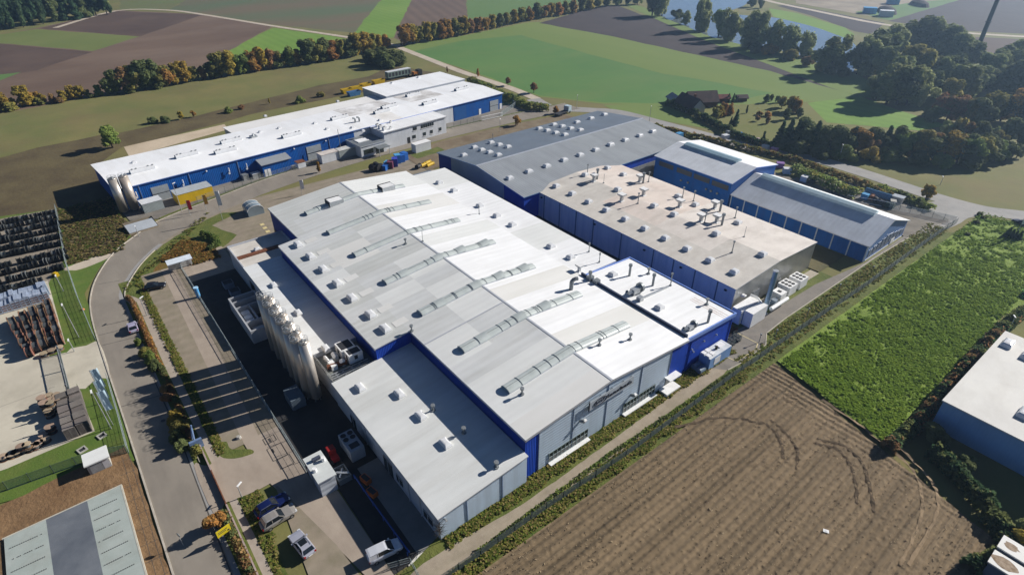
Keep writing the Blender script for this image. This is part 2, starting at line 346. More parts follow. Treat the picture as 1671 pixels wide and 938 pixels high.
ground('river_bank', smooth(P([(1020, 8), (1050, 12), (1078, 27), (1120, 44), (1165, 62), (1240, 80), (1320, 98), (1352, 118), (1392, 119), (1440, 150), (1400, 158), (1250, 104), (1130, 58)]), 3), g_band)

# --- country road on the right and the track beside the big field
ribbon('road', smooth(P([(652, 78), (690, 93), (752, 117), (830, 143), (876, 162)]), 4, False), 4.5, g_track)
ribbon('road', smooth(P([(870, 162), (900, 176), (960, 180), (1010, 184), (1080, 202), (1170, 226), (1250, 247), (1330, 260), (1400, 280), (1470, 303), (1540, 326), (1610, 344), (1671, 352), (1760, 362)]), 5, False), 6.5, g_road)
ground('road', smooth(P([(1470, 345), (1520, 330), (1545, 330), (1610, 348), (1580, 356), (1560, 368), (1500, 388), (1480, 370)]), 3), g_road)

# --- streets round the works (drawn in site axes)
st_l = [(10, -28.6), (-16.8, -28.6), (-49, -28.5), (-75.8, -28.6), (-88, -28.3), (-96.2, -27.2), (-104.1, -24.8), (-113, -20.4), (-119.1, -15.0), (-125.3, -7.6), (-130.3, 7.4), (-135.6, 25.1), (-139.2, 50.6), (-140.8, 85.5), (-140, 120.7), (-138.5, 150)]
st_r = [(10, -22.0), (-12.6, -22.2), (-36, -22.0), (-57, -21.8), (-75.4, -22.0), (-86.2, -22.1), (-91.5, -22.3), (-97.0, -20.3), (-104.1, -16.4), (-111.0, -10.6), (-116.0, -3.8), (-120.6, 6.5), (-126.2, 24), (-130.5, 50), (-132.5, 85), (-131.8, 120), (-129, 150)]
sl_, sr_ = smooth(st_l, 5, False), smooth(st_r, 5, False)
ground('ground', R4(-124, -94, -12, 68), g_bay, _lay[0] + 0.002)
_lay[0] += 0.002
ground('street', sl_ + sr_[::-1], g_asph)
ribbon('gutter', [(p[0] + 0.05, p[1] + 0.1) for p in sr_[:46]], 1.1, g_gutter)
def kerb(name, pts, w=0.22, h=0.13, m=None):
    mb = MB()
    for a, b in zip(pts, pts[1:]):
        L = math.hypot(b[0] - a[0], b[1] - a[1])
        if L > 0.02: mb.cbox(((a[0] + b[0]) / 2, (a[1] + b[1]) / 2, h / 2 + 0.1), (L + 0.02, w, h), math.atan2(b[1] - a[1], b[0] - a[0]))
    o = mb.build(name, m or g_kerb, kind='structure'); return o
kerb('kerb', sl_)
kerb('kerb', [(p[0] + 0.1, p[1] + 0.7) for p in sr_[14:44]])
for u0, u1 in ((-86, -33.5), (-22.2, 8)): kerb('kerb', [(u0, -21.2), (u1, -21.2)], 0.15)
# joints and repairs of the street
ribbon('street_joint', [(-12, -22.9), (-20, -22.8), (-40, -22.4), (-58, -22.6)], 0.16, g_tar)
for u, v0, v1 in ((-78.5, -28.3, -22.2), (-74.5, -28.3, -22.1), (-54, -28.4, -22.2), (-99.5, -25.4, -21.5)):
    ribbon('street_joint', [(u, v0), (u + 0.6, (v0 + v1) / 2), (u + 1.2, v1)], 0.12, g_tar)
for u, v in ((-46.2, -23.6), (-46, -27.0), (-67, -25.0)): ground('manhole_cover', [(u + 0.35 * math.cos(i * 0.5236), v + 0.35 * math.sin(i * 0.5236)) for i in range(12)], g_tar)
# verge, walkway, parking
ground('verge', R4(-97, 12, -22.0, -17.4), g_grass)
ground('verge', rough([(-119.8, 6.0), (-115.2, -3.6), (-110.4, -10.2), (-103.6, -15.8), (-96.6, -19.7), (-92, -21.4), (-86, -21), (-86, -18), (-94.8, -17.4), (-95.6, -11), (-99.5, 1.0), (-104, 5.6), (-113.5, 2.0), (-117.5, 10.5)], 0.2, 2), g_grass)
ground('dry_reeds_ground', rough([(-111, -4.8), (-107, -2.8), (-104.5, -2.0), (-101.5, -2.6), (-97.5, -8), (-96.5, -12), (-97.5, -15.4), (-102, -12.5), (-107, -8.6)], 0.5, 1.5), g_dry)
ground('walkway', smooth([(-90.5, -21.6), (-88.3, -22), (-86.4, -20.4), (-85, -20.2), (-60, -20.3), (-30, -19.9), (12, -19.8), (12, -18.8), (-30, -18.9), (-58, -18.8), (-84.5, -18.45), (-87, -19.4), (-89.4, -20.4)], 3), g_walk)
ground('parking', R4(-97.5, -33.0, -17.5, -9.45), g_bay)
ground('lane', [(-97.5, -13.3), (-33, -14.9), (-24, -14.6), (-24, -9.5), (-33, -9.5), (-33, -12.6), (-60, -11.4), (-97.5, -10.6)], g_lane)
ground('driveway', smooth([(-33.2, -17.4), (-29.8, -14), (-23.8, -13.6), (-23.2, -17), (-23.8, -20.4), (-22.2, -22.1), (-33.5, -22.1), (-32, -20.4)], 3), g_lane)
ground('lane', [(-33.5, -14.6), (-23.5, -14.4), (-10, -11.4), (6, -8.4), (6, -7.0), (-15.8, -7.2), (-21, -9.4), (-33.5, -9.5)], g_lane)
ground('parking', [(-22.4, -13.9), (6, -16.6), (6, -9.6), (-8, -10.9), (-22.0, -13.6)], g_bay)
ground('yard', R4(-100.5, -87.6, -9.4, 0.9), g_lane)
ground('yard', R4(-87.6, -21.5, -9.4, 0.5), g_yard_shade)  # painted shade sheet, kept to the strip where the buildings' shadow falls
ground('verge', smooth([(-35.2, -17.7), (-32.8, -18.5), (-31.0, -16.9), (-30.3, -14.4), (-31.4, -14.5), (-32.6, -16.2), (-33.6, -16.9), (-35.2, -16.9)], 3), g_grass)
ground('yard', [(-21.5, -7.0), (0.2, -7.0), (0.2, 0.5), (-21.5, 0.5)], g_yard_shade)
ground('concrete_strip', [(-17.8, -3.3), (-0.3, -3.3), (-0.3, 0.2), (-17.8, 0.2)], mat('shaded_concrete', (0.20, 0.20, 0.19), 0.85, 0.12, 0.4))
ground('concrete_apron', rough([(-0.3, -3.5), (-0.1, -0.2), (1.0, 0.6), (3.3, 0.5), (4.2, -0.4), (4.4, -5.2), (0.2, -5.0)], 0.05, 1), mat('white_concrete', (0.66, 0.64, 0.58), 0.8, 0.08, 0.5))
ground('stain', rough([(-0.2, -2.6), (0.6, -2.2), (0.8, -0.9), (0.3, -0.2), (-0.1, -0.3)], 0.18, 0.4), g_path)
for (u0, u1, v0, v1) in ((-32.2, -30.7, -12.4, -10.6), (-29.8, -26.8, -12.6, -10.3), (-26.8, -24.6, -12.2, -10.1)):
    for q in ((u0, u1, v0, v0 + .12), (u0, u1, v1 - .12, v1), (u0, u0 + .12, v0 + .12, v1 - .12), (u1 - .12, u1, v0 + .12, v1 - .12)): ground('paving_border', R4(*q), g_tar, _lay[0] + 0.002)
_lay[0] += 0.003
for (u, v) in ((-31.3, -11.5), (-28.9, -11.9)): ground('drain_grate', R4(u - .45, u + .45, v - .16, v + .16), g_tar)
# yellow crossing stripes behind the hall
for i in range(5):
    u, v = -106.5 + i * 2.4, 12.6 - i * 0.1
    ground('painted_stripe', R4(u, u + 1.2, v - 0.5, v + 0.5), g_line, _lay[0] + 0.002)
_lay[0] += 0.003
# court of the white hall and the strips along its street
ground('court', [(-129.5, -14), (-126.4, -8), (-131.2, 7.4), (-136.6, 25.1), (-140.2, 50.6), (-141.8, 85.5), (-141, 131), (-152, 131), (-146, 40), (-139, -15)], g_asph2)
ribbon('verge_strip', [(p[0] - 1.0, p[1]) for p in sl_[45:75]], 0.9, g_grass)
ground('verge', rough([(-129.2, 66), (-131.2, 84), (-131.0, 112), (-127, 140), (-112, 140), (-111, 66)], 0.3, 3), mat('worn_verge', (0.14, 0.10, 0.06), 0.95, scale=0.2, c2=(0.22, 0.18, 0.12)))
ground('verge', rough([(-126, 68.5), (-127, 80), (-122.5, 80), (-121.5, 68.5)], 0.2, 2), g_grass)
# land left of the street
ground('verge', rough([(-97, -28.4), (-40, -28.8), (-40.0, -33.5), (-44, -47), (-60, -80), (-160, -60), (-150, -27), (-128, -14.5), (-119.6, -15.6), (-113.4, -20.9), (-104.5, -25.4)], 0.2, 3), g_lawn)
ground('rough_patch', rough([(-149, -27), (-132, -15), (-121, -15.4), (-116, -20.5), (-113.6, -27), (-120, -29.4), (-132, -28.5)], 0.5, 2), g_rough)
ribbon('path', smooth([(-111.5, -30.5), (-111, -27.5), (-111.8, -24.5), (-113.2, -21.2)], 4, False), [1.4, 1.8, 2.4, 3.6] + [3.6] * 20, g_track)
ground('reel_yard', [(-150.5, -29.0), (-112.6, -30.6), (-109.8, -33), (-104.4, -34.6), (-108, -60), (-155, -60)], mat('reel_yard', (0.25, 0.215, 0.17), 0.9, 0.15, 0.2))
ground('concrete_yard', [(-108, -34.0), (-79.2, -33.6), (-79.2, -36.2), (-76.6, -36.4), (-76.2, -33.8), (-62.5, -33.4), (-50.4, -32.6), (-50.0, -44), (-54, -75), (-112, -62)], g_conc)
ground('concrete_apron', smooth([(-76.0, -33.8), (-63.2, -33.2), (-64.4, -30.4), (-63.8, -28.5), (-75.6, -28.5), (-76.2, -30.6)], 3), g_conc)
for a, b in (((-66, -60), (-66.5, -36.5)), ((-92, -60), (-91, -43))): ribbon('joint', [a, b], 0.1, mat('yard_joint', (0.25, 0.23, 0.19), 0.9), _lay[0] + .002)
ground('bare_ground', rough([(-42.5, -46.5), (-44, -29.4), (-38, -28.9), (14, -28.9), (14, -60), (-40, -60)], 0.15, 2), g_earth)
# slab with a dark panel down the middle and rows of anchor bolts
slab_m = [mat('slab_concrete', (0.31, 0.355, 0.33), 0.7, scale=0.35, c2=(0.37, 0.41, 0.385), dirt=((0.24, 0.25, 0.22), 0.5, 0.4, (1, 1, 1))), mat('slab_dark', (0.085, 0.098, 0.12), 0.6, scale=0.18, c2=(0.17, 0.185, 0.205)), mat('slab_edge', (0.45, 0.43, 0.36), 0.8)]
sl = thing('concrete_slab', 'pale grey green concrete slab with dark middle panel on brown earth', 'slab', (-36, -45, 0))
mb = MB(); mb.box(-35.8, 6, -44.8, -40.2, 0.05, 0.42); mb.box(-35.8, 6, -40.2, -35.4, 0.05, 0.418, 1); mb.box(-35.8, 6, -35.4, -31.3, 0.05, 0.42); mb.box(-36.0, -35.8, -45.0, -31.1, 0.05, 0.44, 2); mb.box(-35.8, 6, -31.3, -31.1, 0.05, 0.44, 2)
mb.build('slab', slab_m, sl)
mb = MB()
for u in np.arange(-33.6, 2, 2.05):
    for v0, v1 in ((-44.2, -40.7), (-35.0, -31.9)):
        for v in np.arange(v0, v1, 0.24):
            if rnd.random() < 0.9: mb.cyl(u + 0.25 * (v - v0) * 0.1, v, 0.40, 0.52, 0.05, 5)
o = mb.build('anchor_bolts', g_tar, sl); o['kind'] = 'stuff'
for v in (-30.2, -29.3): ribbon('string_line', [(-42, v), (2, v - 0.2)], 0.06, g_tar)
for u in np.arange(-41, 2, 2.9): ribbon('string_line', [(u, -31.0), (u + .15, -29.0)], 0.06, g_tar)

# --- paths and yards on the front and right side
ground('verge', rough([(-0.8, 0.2), (-1.2, 66), (-3.5, 70), (-3.5, 104), (1.5, 104), (1.5, 140), (8.8, 150), (8.8, 60), (6.4, 0.2), (6.2, -8), (1, -8)], 0.15, 3), g_grass)
ground('path', rough(smooth([(1.6, -6), (1.3, 0.6), (2.2, 13), (1.8, 30.8), (1.4, 44.6), (0.6, 55.4), (3.3, 58.4), (3.7, 48), (4.5, 28), (4.1, 12), (4.1, 3.6), (4.2, -6)], 4), .07, 1), g_path)
ground('yard_road', [(0.4, 55.8), (3.3, 58.5), (3.6, 62.6), (3.4, 70.4), (1.6, 73.7), (1.2, 81), (1.3, 120), (2.0, 138), (4.4, 156.2), (-14, 162), (-36, 158), (-36, 139), (1.0, 139), (0.9, 137.5), (1.0, 116), (-1.4, 98), (-1.9, 77.3), (-2.6, 69.8), (-2.6, 66)], g_asph2)
kerb('kerb', [(3.4, 58.6), (3.8, 62.6), (3.6, 70.4), (1.7, 73.7), (1.35, 81), (1.4, 120), (2.1, 138), (4.6, 156)], 0.18)
for a, b in (((0.6, 61.5), (3.0, 61.9)), ((3.0, 61.9), (3.2, 67.8)), ((3.2, 67.8), (2.4, 69.6)), ((2.4, 69.6), (-1.8, 69.4))): ribbon('painted_line', [a, b], 0.14, g_line)
ground('yard', R4(-66, -4.2, 60.9, 72.4), g_yard_shade)
ground('yard', R4(-112, -36, 104, 116), g_asph2)
ground('yard', R4(-36, -3.5, 103.6, 115.4), mat('weedy_yard', (0.075, 0.075, 0.03), 0.95, scale=0.25, c2=(0.12, 0.10, 0.045), bump=0.5))
ground('concrete_strip', [(-5.6, 72), (-3.7, 72), (-3.2, 103), (-5.2, 103)], mat('plinth_concrete', (0.36, 0.32, 0.25), 0.85, 0.12, 0.6))
ground('yard', R4(-66, 2, 137, 150), mat('store_yard', (0.17, 0.15, 0.12), 0.9, 0.2, 0.3))

# --- ploughed field: modelled furrows
def patch(name, q, nx, ny, m, zf, kind='structure'):
    q = [Vector((*p, 0)) for p in q]; s = np.linspace(0, 1, nx); t = np.linspace(0, 1, ny); T, Sx = np.meshgrid(t, s, indexing='ij')
    X = sum(c * np.asarray(k) for c, k in (((1 - Sx) * (1 - T), q[0].x), (Sx * (1 - T), q[1].x), (Sx * T, q[2].x), ((1 - Sx) * T, q[3].x)))
    Y = sum(c * np.asarray(k) for c, k in (((1 - Sx) * (1 - T), q[0].y), (Sx * (1 - T), q[1].y), (Sx * T, q[2].y), ((1 - Sx) * T, q[3].y)))
    Z = zf(X, Y); me = bpy.data.meshes.new(name); V = np.stack([X, Y, Z], -1).reshape(-1, 3)
    i = (np.arange(ny - 1)[:, None] * nx + np.arange(nx - 1)[None]).reshape(-1); Fq = np.stack([i, i + 1, i + nx + 1, i + nx], -1)
    me.vertices.add(len(V)); me.vertices.foreach_set('co', V.reshape(-1)); me.loops.add(Fq.size); me.loops.foreach_set('vertex_index', Fq.reshape(-1).astype(np.int32))
    me.polygons.add(len(Fq)); me.polygons.foreach_set('loop_start', np.arange(0, Fq.size, 4, dtype=np.int32))
    me.materials.append(m); me.update(calc_edges=True); me.validate()
    o = bpy.data.objects.new(name, me); COL.objects.link(o); o['kind'] = kind; return o
def vnoise(X, Y, s, seed):
    g = np.random.default_rng(seed).uniform(-1, 1, (64, 64)); x, y = X / s, Y / s; xi, yi = np.floor(x).astype(int), np.floor(y).astype(int); fx, fy = x - xi, y - yi
    fx, fy = fx * fx * (3 - 2 * fx), fy * fy * (3 - 2 * fy); G = lambda a, b: g[a % 64, b % 64]
    return (G(xi, yi) * (1 - fx) + G(xi + 1, yi) * fx) * (1 - fy) + (G(xi, yi + 1) * (1 - fx) + G(xi + 1, yi + 1) * fx) * fy
plow_m = mat('ploughed_soil', (0.085, 0.063, 0.038), 0.95, scale=0.55, c2=(0.20, 0.148, 0.09), bump=0.9, bscale=7.0, stretch=(1.0, 0.035, 1), wave=('X', 1.06, 0, 0.5, 0.9), wcol=(0.225, 0.16, 0.09), dirt=((0.27, 0.195, 0.115), .75, .34, (1, .02, 1)))
def furrow(X, Y):
    d = X + 0.25 * vnoise(X, Y, 14, 1)
    head = np.clip((Y - 58 + (X - 8) * 0.08) / 5, 0, 1)
    dd = np.where(head > 0, d, d)
    z = 0.07 * np.sin(dd * 6.28 / 1.05) + 0.05 * np.sin(dd * 6.28 / 3.1 + 1.0)
    z2 = 0.07 * np.sin((Y + 0.5 * vnoise(X, Y, 7, 2)) * 6.28 / 1.1)
    return 0.42 + z * (1 - head) + z2 * head + 0.035 * vnoise(X, Y, 0.5, 3) + 0.05 * vnoise(X, Y * .12, 1.3, 4) + 0.03 * vnoise(X, Y, 0.25, 5)
patch('ploughed_field', [(6.6, -14), (60, -16), (46.5, 56.5), (7.6, 66.6)], 420, 430, plow_m, furrow)
TRK = (((1340, 655), (1400, 695), (1476, 757), (1500, 800), (1500, 850), (1466, 925)), ((1360, 655), (1430, 700), (1507, 775), (1527, 808), (1524, 848), (1480, 925))), (((1328, 726), (1361, 734), (1384, 757), (1394, 787), (1397, 825)), ((1335, 720), (1374, 729), (1404, 756), (1417, 793), (1425, 838)), ((1240, 690), (1262, 704), (1274, 728), (1277, 750)), ((1256, 688), (1284, 712), (1300, 738), (1297, 768)), ((1100, 700), (1180, 684), (1250, 695)))
for kk, grp in enumerate(TRK):
    tm = mat(('ridge_soil', 'rut_soil')[kk], ((0.21, 0.15, 0.09), (0.07, 0.049, 0.029))[kk], .95, scale=1.2, c2=((0.28, 0.205, 0.125), (0.10, 0.07, 0.042))[kk])
    for pts in grp:
        pp = smooth(P(pts), 8, False); V = []
        for i, q in enumerate(pp):
            a, b = pp[max(i - 1, 0)], pp[min(i + 1, len(pp) - 1)]; dx, dy = b[0] - a[0], b[1] - a[1]; L = math.hypot(dx, dy) or 1
            for s_ in (-1, 1):
                x, y = q[0] - dy / L * .2 * s_ + rnd.uniform(-.12, .12), q[1] + dx / L * .2 * s_ + rnd.uniform(-.12, .12); V.append((x, y, float(furrow(np.array([x]), np.array([y]))[0]) + .05))
        MB().add(V, [(2 * i, 2 * i + 1, 2 * i + 3, 2 * i + 2) for i in range(len(pp) - 1)]).build('wheel_track', tm, kind='structure')
# straw and clods lying on the furrows
nS = 26000; X = nr.uniform(6.8, 56, nS); Y = nr.uniform(-12, 64, nS); ok = (Y < 66.4 - (X - 7.6) * 0.24) & (X > 6.8); X, Y = X[ok], Y[ok]
keep = vnoise(X, Y, 5, 9) + nr.uniform(-1, 1, len(X)) > 0.0; X, Y = X[keep], Y[keep]
C = np.stack([X, Y, furrow(X, Y) + 0.06], -1); A, B = leaf_axes(len(C), 0.2, 1.2); B *= 0.45
o = bpy.data.objects.new('straw_litter', quads('straw_litter', [mat('straw', (0.30, 0.23, 0.14), 0.95, 0.35, 0.4), mat('clod', (0.05, 0.035, 0.022), 0.95, 0.3, 0.5)], C, A, B, (nr.random(len(C)) < 0.25).astype(int)))
COL.objects.link(o); tag(o, 'pale straw and dark clods strewn over the ploughed furrows', 'straw', kind='stuff')

# --- green cover crop beyond the fence
crop_m = mat('cover_crop_soil', (0.14, 0.215, 0.026), 0.95, scale=0.5, c2=(0.19, 0.255, 0.04), bump=0.9, bscale=3.0)
patch('crop_field', [(7.6, 67.6), (28.6, 62.5), (28.2, 118), (8.0, 118)], 60, 150, crop_m, lambda X, Y: 0.4 + 0.12 * vnoise(X, Y, 2.0, 21))
patch('crop_field', [(8.0, 118), (30, 118), (27, 176), (8.6, 163)], 70, 120, crop_m, lambda X, Y: 0.4 + 0.12 * vnoise(X, Y, 2.0, 21))
def tufts(name, label, region, n, size, mats, zf, dens=None, leaves=5, hgt=0.35, cat='plants', spread=1.0):
    x0, x1, y0, y1, test = region; X = nr.uniform(x0, x1, n); Y = nr.uniform(y0, y1, n); ok = test(X, Y); X, Y = X[ok], Y[ok]
    if dens is not None: k = dens(X, Y) > nr.uniform(-1, 1, len(X)); X, Y = X[k], Y[k]
    X = np.repeat(X, leaves) + nr.normal(0, size * 0.5 * spread, len(X) * leaves); Y = np.repeat(Y, leaves) + nr.normal(0, size * 0.5 * spread, len(Y) * leaves)
    C = np.stack([X, Y, zf(X, Y) + nr.uniform(0.05, hgt, len(X))], -1); A, B = leaf_axes(len(C), size, 2.6)
    o = bpy.data.objects.new(name, quads(name, mats, C, A, B, nr.integers(0, len(mats), len(C)))); COL.objects.link(o); return tag(o, label, cat, kind='stuff')
leaf_g = [leafmat('crop_leaf', (0.19, 0.30, 0.022), (0.27, 0.37, 0.04), 0, .15), leafmat('crop_leaf_dark', (0.12, 0.21, 0.018), (0.15, 0.24, 0.022), 0, .2), leafmat('crop_leaf_mid', (0.16, 0.265, 0.02), (0.20, 0.30, 0.028), 0, .2)]
incrop = lambda X, Y: (X > 8.4 + (Y > 150) * 0.0) & (X < 28.3) & (Y > 67.6 - (X - 8.6) * 0.24)
tufts('cover_crop', 'dense green leafy cover crop growing beyond the fence', (8, 29, 60, 168, incrop), 21000, 0.30, leaf_g, lambda X, Y: 0.4 + 0.12 * vnoise(X, Y, 2.0, 21),
      lambda X, Y: 0.55 + 0.9 * vnoise(X, Y, 2.2, 31) - 1.1 * np.clip((13 - X + 2 * vnoise(X, Y, 4, 33)) / 3, 0, 1) * np.clip((Y - 74) / 8, 0, 1) * np.clip((104 - Y) / 8, 0, 1) - 0.9 * np.clip((Y - 120) / 25, 0, 1), 6, 0.26, 'crop')
weed = [leafmat('weed_leaf', (0.17, 0.20, 0.035), (0.26, 0.26, 0.055), 0, .3), leafmat('weed_dark', (0.075, 0.115, 0.02), (0.10, 0.14, 0.025), 0, .3), leafmat('weed_dry', (0.24, 0.195, 0.07), (0.33, 0.26, 0.10), 0, .3)]
z0 = lambda X, Y: np.full_like(X, 0.15)
tufts('verge_weeds', 'weedy green grass growing between the front facade and the path', (-0.6, 1.6, 0.6, 64, lambda X, Y: X < 1.55 - 0.004 * Y + .15 * np.sin(Y * 1.3)), 2600, 0.26, weed, z0, lambda X, Y: .5 + vnoise(X, Y, 2, 3), 8, 0.34, 'weeds')
tufts('verge_weeds', 'weedy green strip growing along the wire fence of the path', (4.0, 7.2, -8, 62, lambda X, Y: (X > 4.45 + 0.12 * np.sin(Y * 1.7)) & (X < 6.5 + .3 * np.sin(Y))), 3600, 0.26, weed, z0, lambda X, Y: .6 + vnoise(X, Y, 2, 4), 8, 0.36, 'weeds')
tufts('verge_weeds', 'thin grass growing between the yard road and its fence', (1.6, 7.6, 62, 150, lambda X, Y: (X > 2.0 + np.clip((Y - 58) * 0.1, 0, 2) * (Y < 73)) & (X < 6.6)), 3400, 0.28, weed, z0, lambda X, Y: 0.3 + vnoise(X, Y, 3, 8), 6, 0.2, 'weeds')
tufts('verge_weeds', 'yellow green grass growing between walkway and parking', (-94, -33, -18.75, -17.55, lambda X, Y: X == X), 1700, 0.24, weed, z0, lambda X, Y: 0.2 + vnoise(X, Y, 2, 5), 6, 0.16, 'weeds')
tufts('verge_weeds', 'grass growing beside the parked cars at the lower parking', (-23, 8, -18.6, -15.8, lambda X, Y: Y > -18.6 + 0 * X), 1600, 0.24, weed, z0, lambda X, Y: 0.2 + vnoise(X, Y, 2, 6) - 2.0 * (Y > -17.9 + np.clip((-10 - X) * 0.25, 0, 3.4) - 0.0), 6, 0.16, 'weeds')
tufts('dry_reeds', 'rust brown dry reeds growing in the hollow beside the bike shelter', (-112, -95, -16, -1, lambda X, Y: (np.abs((X + 104) * 0.6 + (Y + 8) * -0.75) < 4.6) & (Y > -20.3 - .868 * (X + 97) + 3.4)), 2400, 0.4, [leafmat('reed_rust', (0.24, 0.115, 0.03), (0.30, 0.15, 0.04), 0, .4), leafmat('reed_ochre', (0.22, 0.14, 0.04), (0.29, 0.18, 0.05), 0, .4), leafmat('reed_olive', (0.14, 0.12, 0.03), (0.18, 0.15, 0.04), 0, .4)], z0,
      lambda X, Y: 0.6 + vnoise(X, Y, 2, 12), 6, 0.4, 'reeds')
tufts('verge_weeds', 'green grass growing along the bend of the street', (-122, -90, -21, 8, lambda X, Y: (Y > -20.3 - .868 * (X + 97) + .9) & (Y < -20.3 - .868 * (X + 97) + 4.0)), 2600, 0.28, weed, z0, lambda X, Y: 0.3 + vnoise(X, Y, 2, 14), 6, 0.25, 'weeds')
tufts('rough_growth', 'brown withered weeds growing on the plot beside the silver silo', (-150, -113, -30, -14, lambda X, Y: (Y > -29.4) & (Y < -15.5 - np.clip((-121 - X) * -0.4, 0, 9))), 2600, 0.42, [leafmat('withered', (0.16, 0.12, 0.05), (0.21, 0.16, 0.075), 0, .4), leafmat('withered_dark', (0.09, 0.068, 0.034), (0.12, 0.09, 0.045), 0, .4), weed[2], weed[1]], z0,
      lambda X, Y: 0.3 + vnoise(X, Y, 3, 15), 6, 0.25, 'weeds')
# ---------------------------------------------------------------- buildings
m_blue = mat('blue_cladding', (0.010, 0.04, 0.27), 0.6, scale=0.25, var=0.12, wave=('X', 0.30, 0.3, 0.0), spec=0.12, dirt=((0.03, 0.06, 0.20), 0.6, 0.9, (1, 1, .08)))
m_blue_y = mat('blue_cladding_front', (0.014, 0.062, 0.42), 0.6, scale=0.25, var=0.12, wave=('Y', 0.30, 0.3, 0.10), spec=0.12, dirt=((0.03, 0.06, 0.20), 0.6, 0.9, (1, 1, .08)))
m_blueW = mat('blue_sheet', (0.006, 0.085, 0.33), 0.6, scale=0.2, var=0.14, wave=('X', 0.5, 0.25, 0.0), spec=0.12, dirt=((0.03, 0.06, 0.20), 0.6, 0.9, (1, 1, .08)))
m_grey_y = mat('grey_cladding_front', (0.50, 0.60, 0.70), 0.5, scale=0.3, var=0.05, wave=('Z', 0.55, 0.2, 0.17), spec=0.4, metal=0.0, dirt=((0.32, 0.36, 0.40), 0.5, 0.8, (1, 1, .07)))  # blue tint is sky reflection painted into the grey cladding colour
m_grey_x = mat('grey_cladding_side', (0.46, 0.49, 0.53), 0.45, scale=0.3, var=0.08, wave=('Z', 1.0, 0.25, 0.10), spec=0.4, dirt=((0.32, 0.36, 0.40), 0.5, 0.8, (1, 1, .07)))
m_steel = mat('steel_cladding', (0.70, 0.66, 0.60), 0.5, scale=0.25, c2=(0.78, 0.74, 0.67), wave=('X', 0.25, 0.2, 0.0), metal=0.15, spec=0.5, dirt=((0.32, 0.36, 0.40), 0.5, 0.8, (1, 1, .07)))
m_steel_y = mat('steel_cladding_front', (0.34, 0.35, 0.355), 0.3, scale=0.3, c2=(0.50, 0.50, 0.50), wave=('Y', 0.25, 0.25, 0.0), metal=0.75, spec=0.5, dirt=((0.32, 0.36, 0.40), 0.5, 0.8, (1, 1, .07)))
m_roofw = mat('white_membrane', (0.77, 0.775, 0.775), 0.55, scale=0.12, c2=(0.84, 0.845, 0.845), wave=('X', 1.55, 0.05, 0.08), dirt=((0.58, 0.58, 0.565), 0.5, 0.55, (1, .06, 1)))
m_roofl = mat('pale_membrane', (0.66, 0.67, 0.65), 0.6, scale=0.1, c2=(0.74, 0.75, 0.73), wave=('X', 1.55, 0.05, 0.08), dirt=((0.58, 0.58, 0.565), 0.5, 0.55, (1, .06, 1)))
m_roofg = mat('weathered_membrane', (0.58, 0.595, 0.59), 0.65, scale=0.15, c2=(0.65, 0.66, 0.65), wave=('X', 1.55, 0.06, 0.12), dirt=((0.42, 0.42, 0.39), 0.6, 0.55, (1, .06, 1)))
m_roofg2 = mat('weathered_membrane_dark', (0.545, 0.56, 0.54), 0.65, scale=0.15, c2=(0.61, 0.62, 0.60), wave=('X', 1.55, 0.06, 0.12), dirt=((0.42, 0.42, 0.39), 0.6, 0.55, (1, .06, 1)))
m_roofst = mat('stained_membrane', (0.62, 0.615, 0.58), 0.65, scale=0.2, c2=(0.71, 0.705, 0.68), stretch=(1, 0.15, 1))
m_beige = mat('gravel_membrane', (0.52, 0.49, 0.445), 0.8, scale=0.2, c2=(0.61, 0.575, 0.52), wave=('X', 1.9, 0.0, 0.06), dirt=((0.34, 0.30, 0.26), 0.5, 0.35, (1, .5, 1)))
m_beige2 = mat('rosy_membrane', (0.61, 0.515, 0.45), 0.8, scale=0.08, c2=(0.69, 0.63, 0.57), wave=('X', 1.9, 0.0, 0.05), dirt=((0.34, 0.30, 0.26), 0.5, 0.35, (1, .5, 1)))
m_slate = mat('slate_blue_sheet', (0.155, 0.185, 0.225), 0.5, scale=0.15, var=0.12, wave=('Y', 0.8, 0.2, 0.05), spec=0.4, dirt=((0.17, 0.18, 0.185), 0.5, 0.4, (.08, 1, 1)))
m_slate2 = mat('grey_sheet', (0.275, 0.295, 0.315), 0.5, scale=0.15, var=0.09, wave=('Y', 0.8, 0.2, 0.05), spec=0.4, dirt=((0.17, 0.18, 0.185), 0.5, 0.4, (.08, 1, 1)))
m_greyr = mat('grey_fibre_sheet', (0.60, 0.635, 0.68), 0.6, scale=0.3, var=0.08, wave=('X', 1.1, 0.1, 0.06), dirt=((0.40, 0.41, 0.42), 0.5, 0.6, (1, .07, 1)))
m_greyr2 = mat('light_fibre_sheet', (0.60, 0.625, 0.66), 0.6, scale=0.3, var=0.07, wave=('X', 1.1, 0.1, 0.05), dirt=((0.40, 0.41, 0.42), 0.5, 0.6, (1, .07, 1)))
m_whites = mat('bright_sheet', (0.78, 0.78, 0.78), 0.5, scale=0.2, var=0.06, wave=('X', 1.1, 0.1, 0.04))
m_white = mat('white_paint', (0.76, 0.76, 0.75), 0.5, 0.08, 1.0)
m_trim = mat('metal_trim', (0.52, 0.54, 0.58), 0.4, 0.08, 1.0, metal=0.3)
m_btrim = mat('blue_trim', (0.16, 0.26, 0.60), 0.4, 0.08, 1.0)
m_galv = mat('galvanised', (0.46, 0.48, 0.49), 0.4, 0.18, 2.0, metal=0.55)
m_galvd = mat('dull_galvanised', (0.24, 0.26, 0.27), 0.5, 0.2, 2.0, metal=0.4)
m_dark = mat('dark_gap', (0.03, 0.032, 0.038), 0.8, 0.2, 1.0)
m_black = mat('black_plastic', (0.02, 0.02, 0.022), 0.6, 0.3, 2.0)
m_dome = mat('dome_acrylic', (0.66, 0.67, 0.68), 0.25, 0.08, 1.0, spec=0.5)
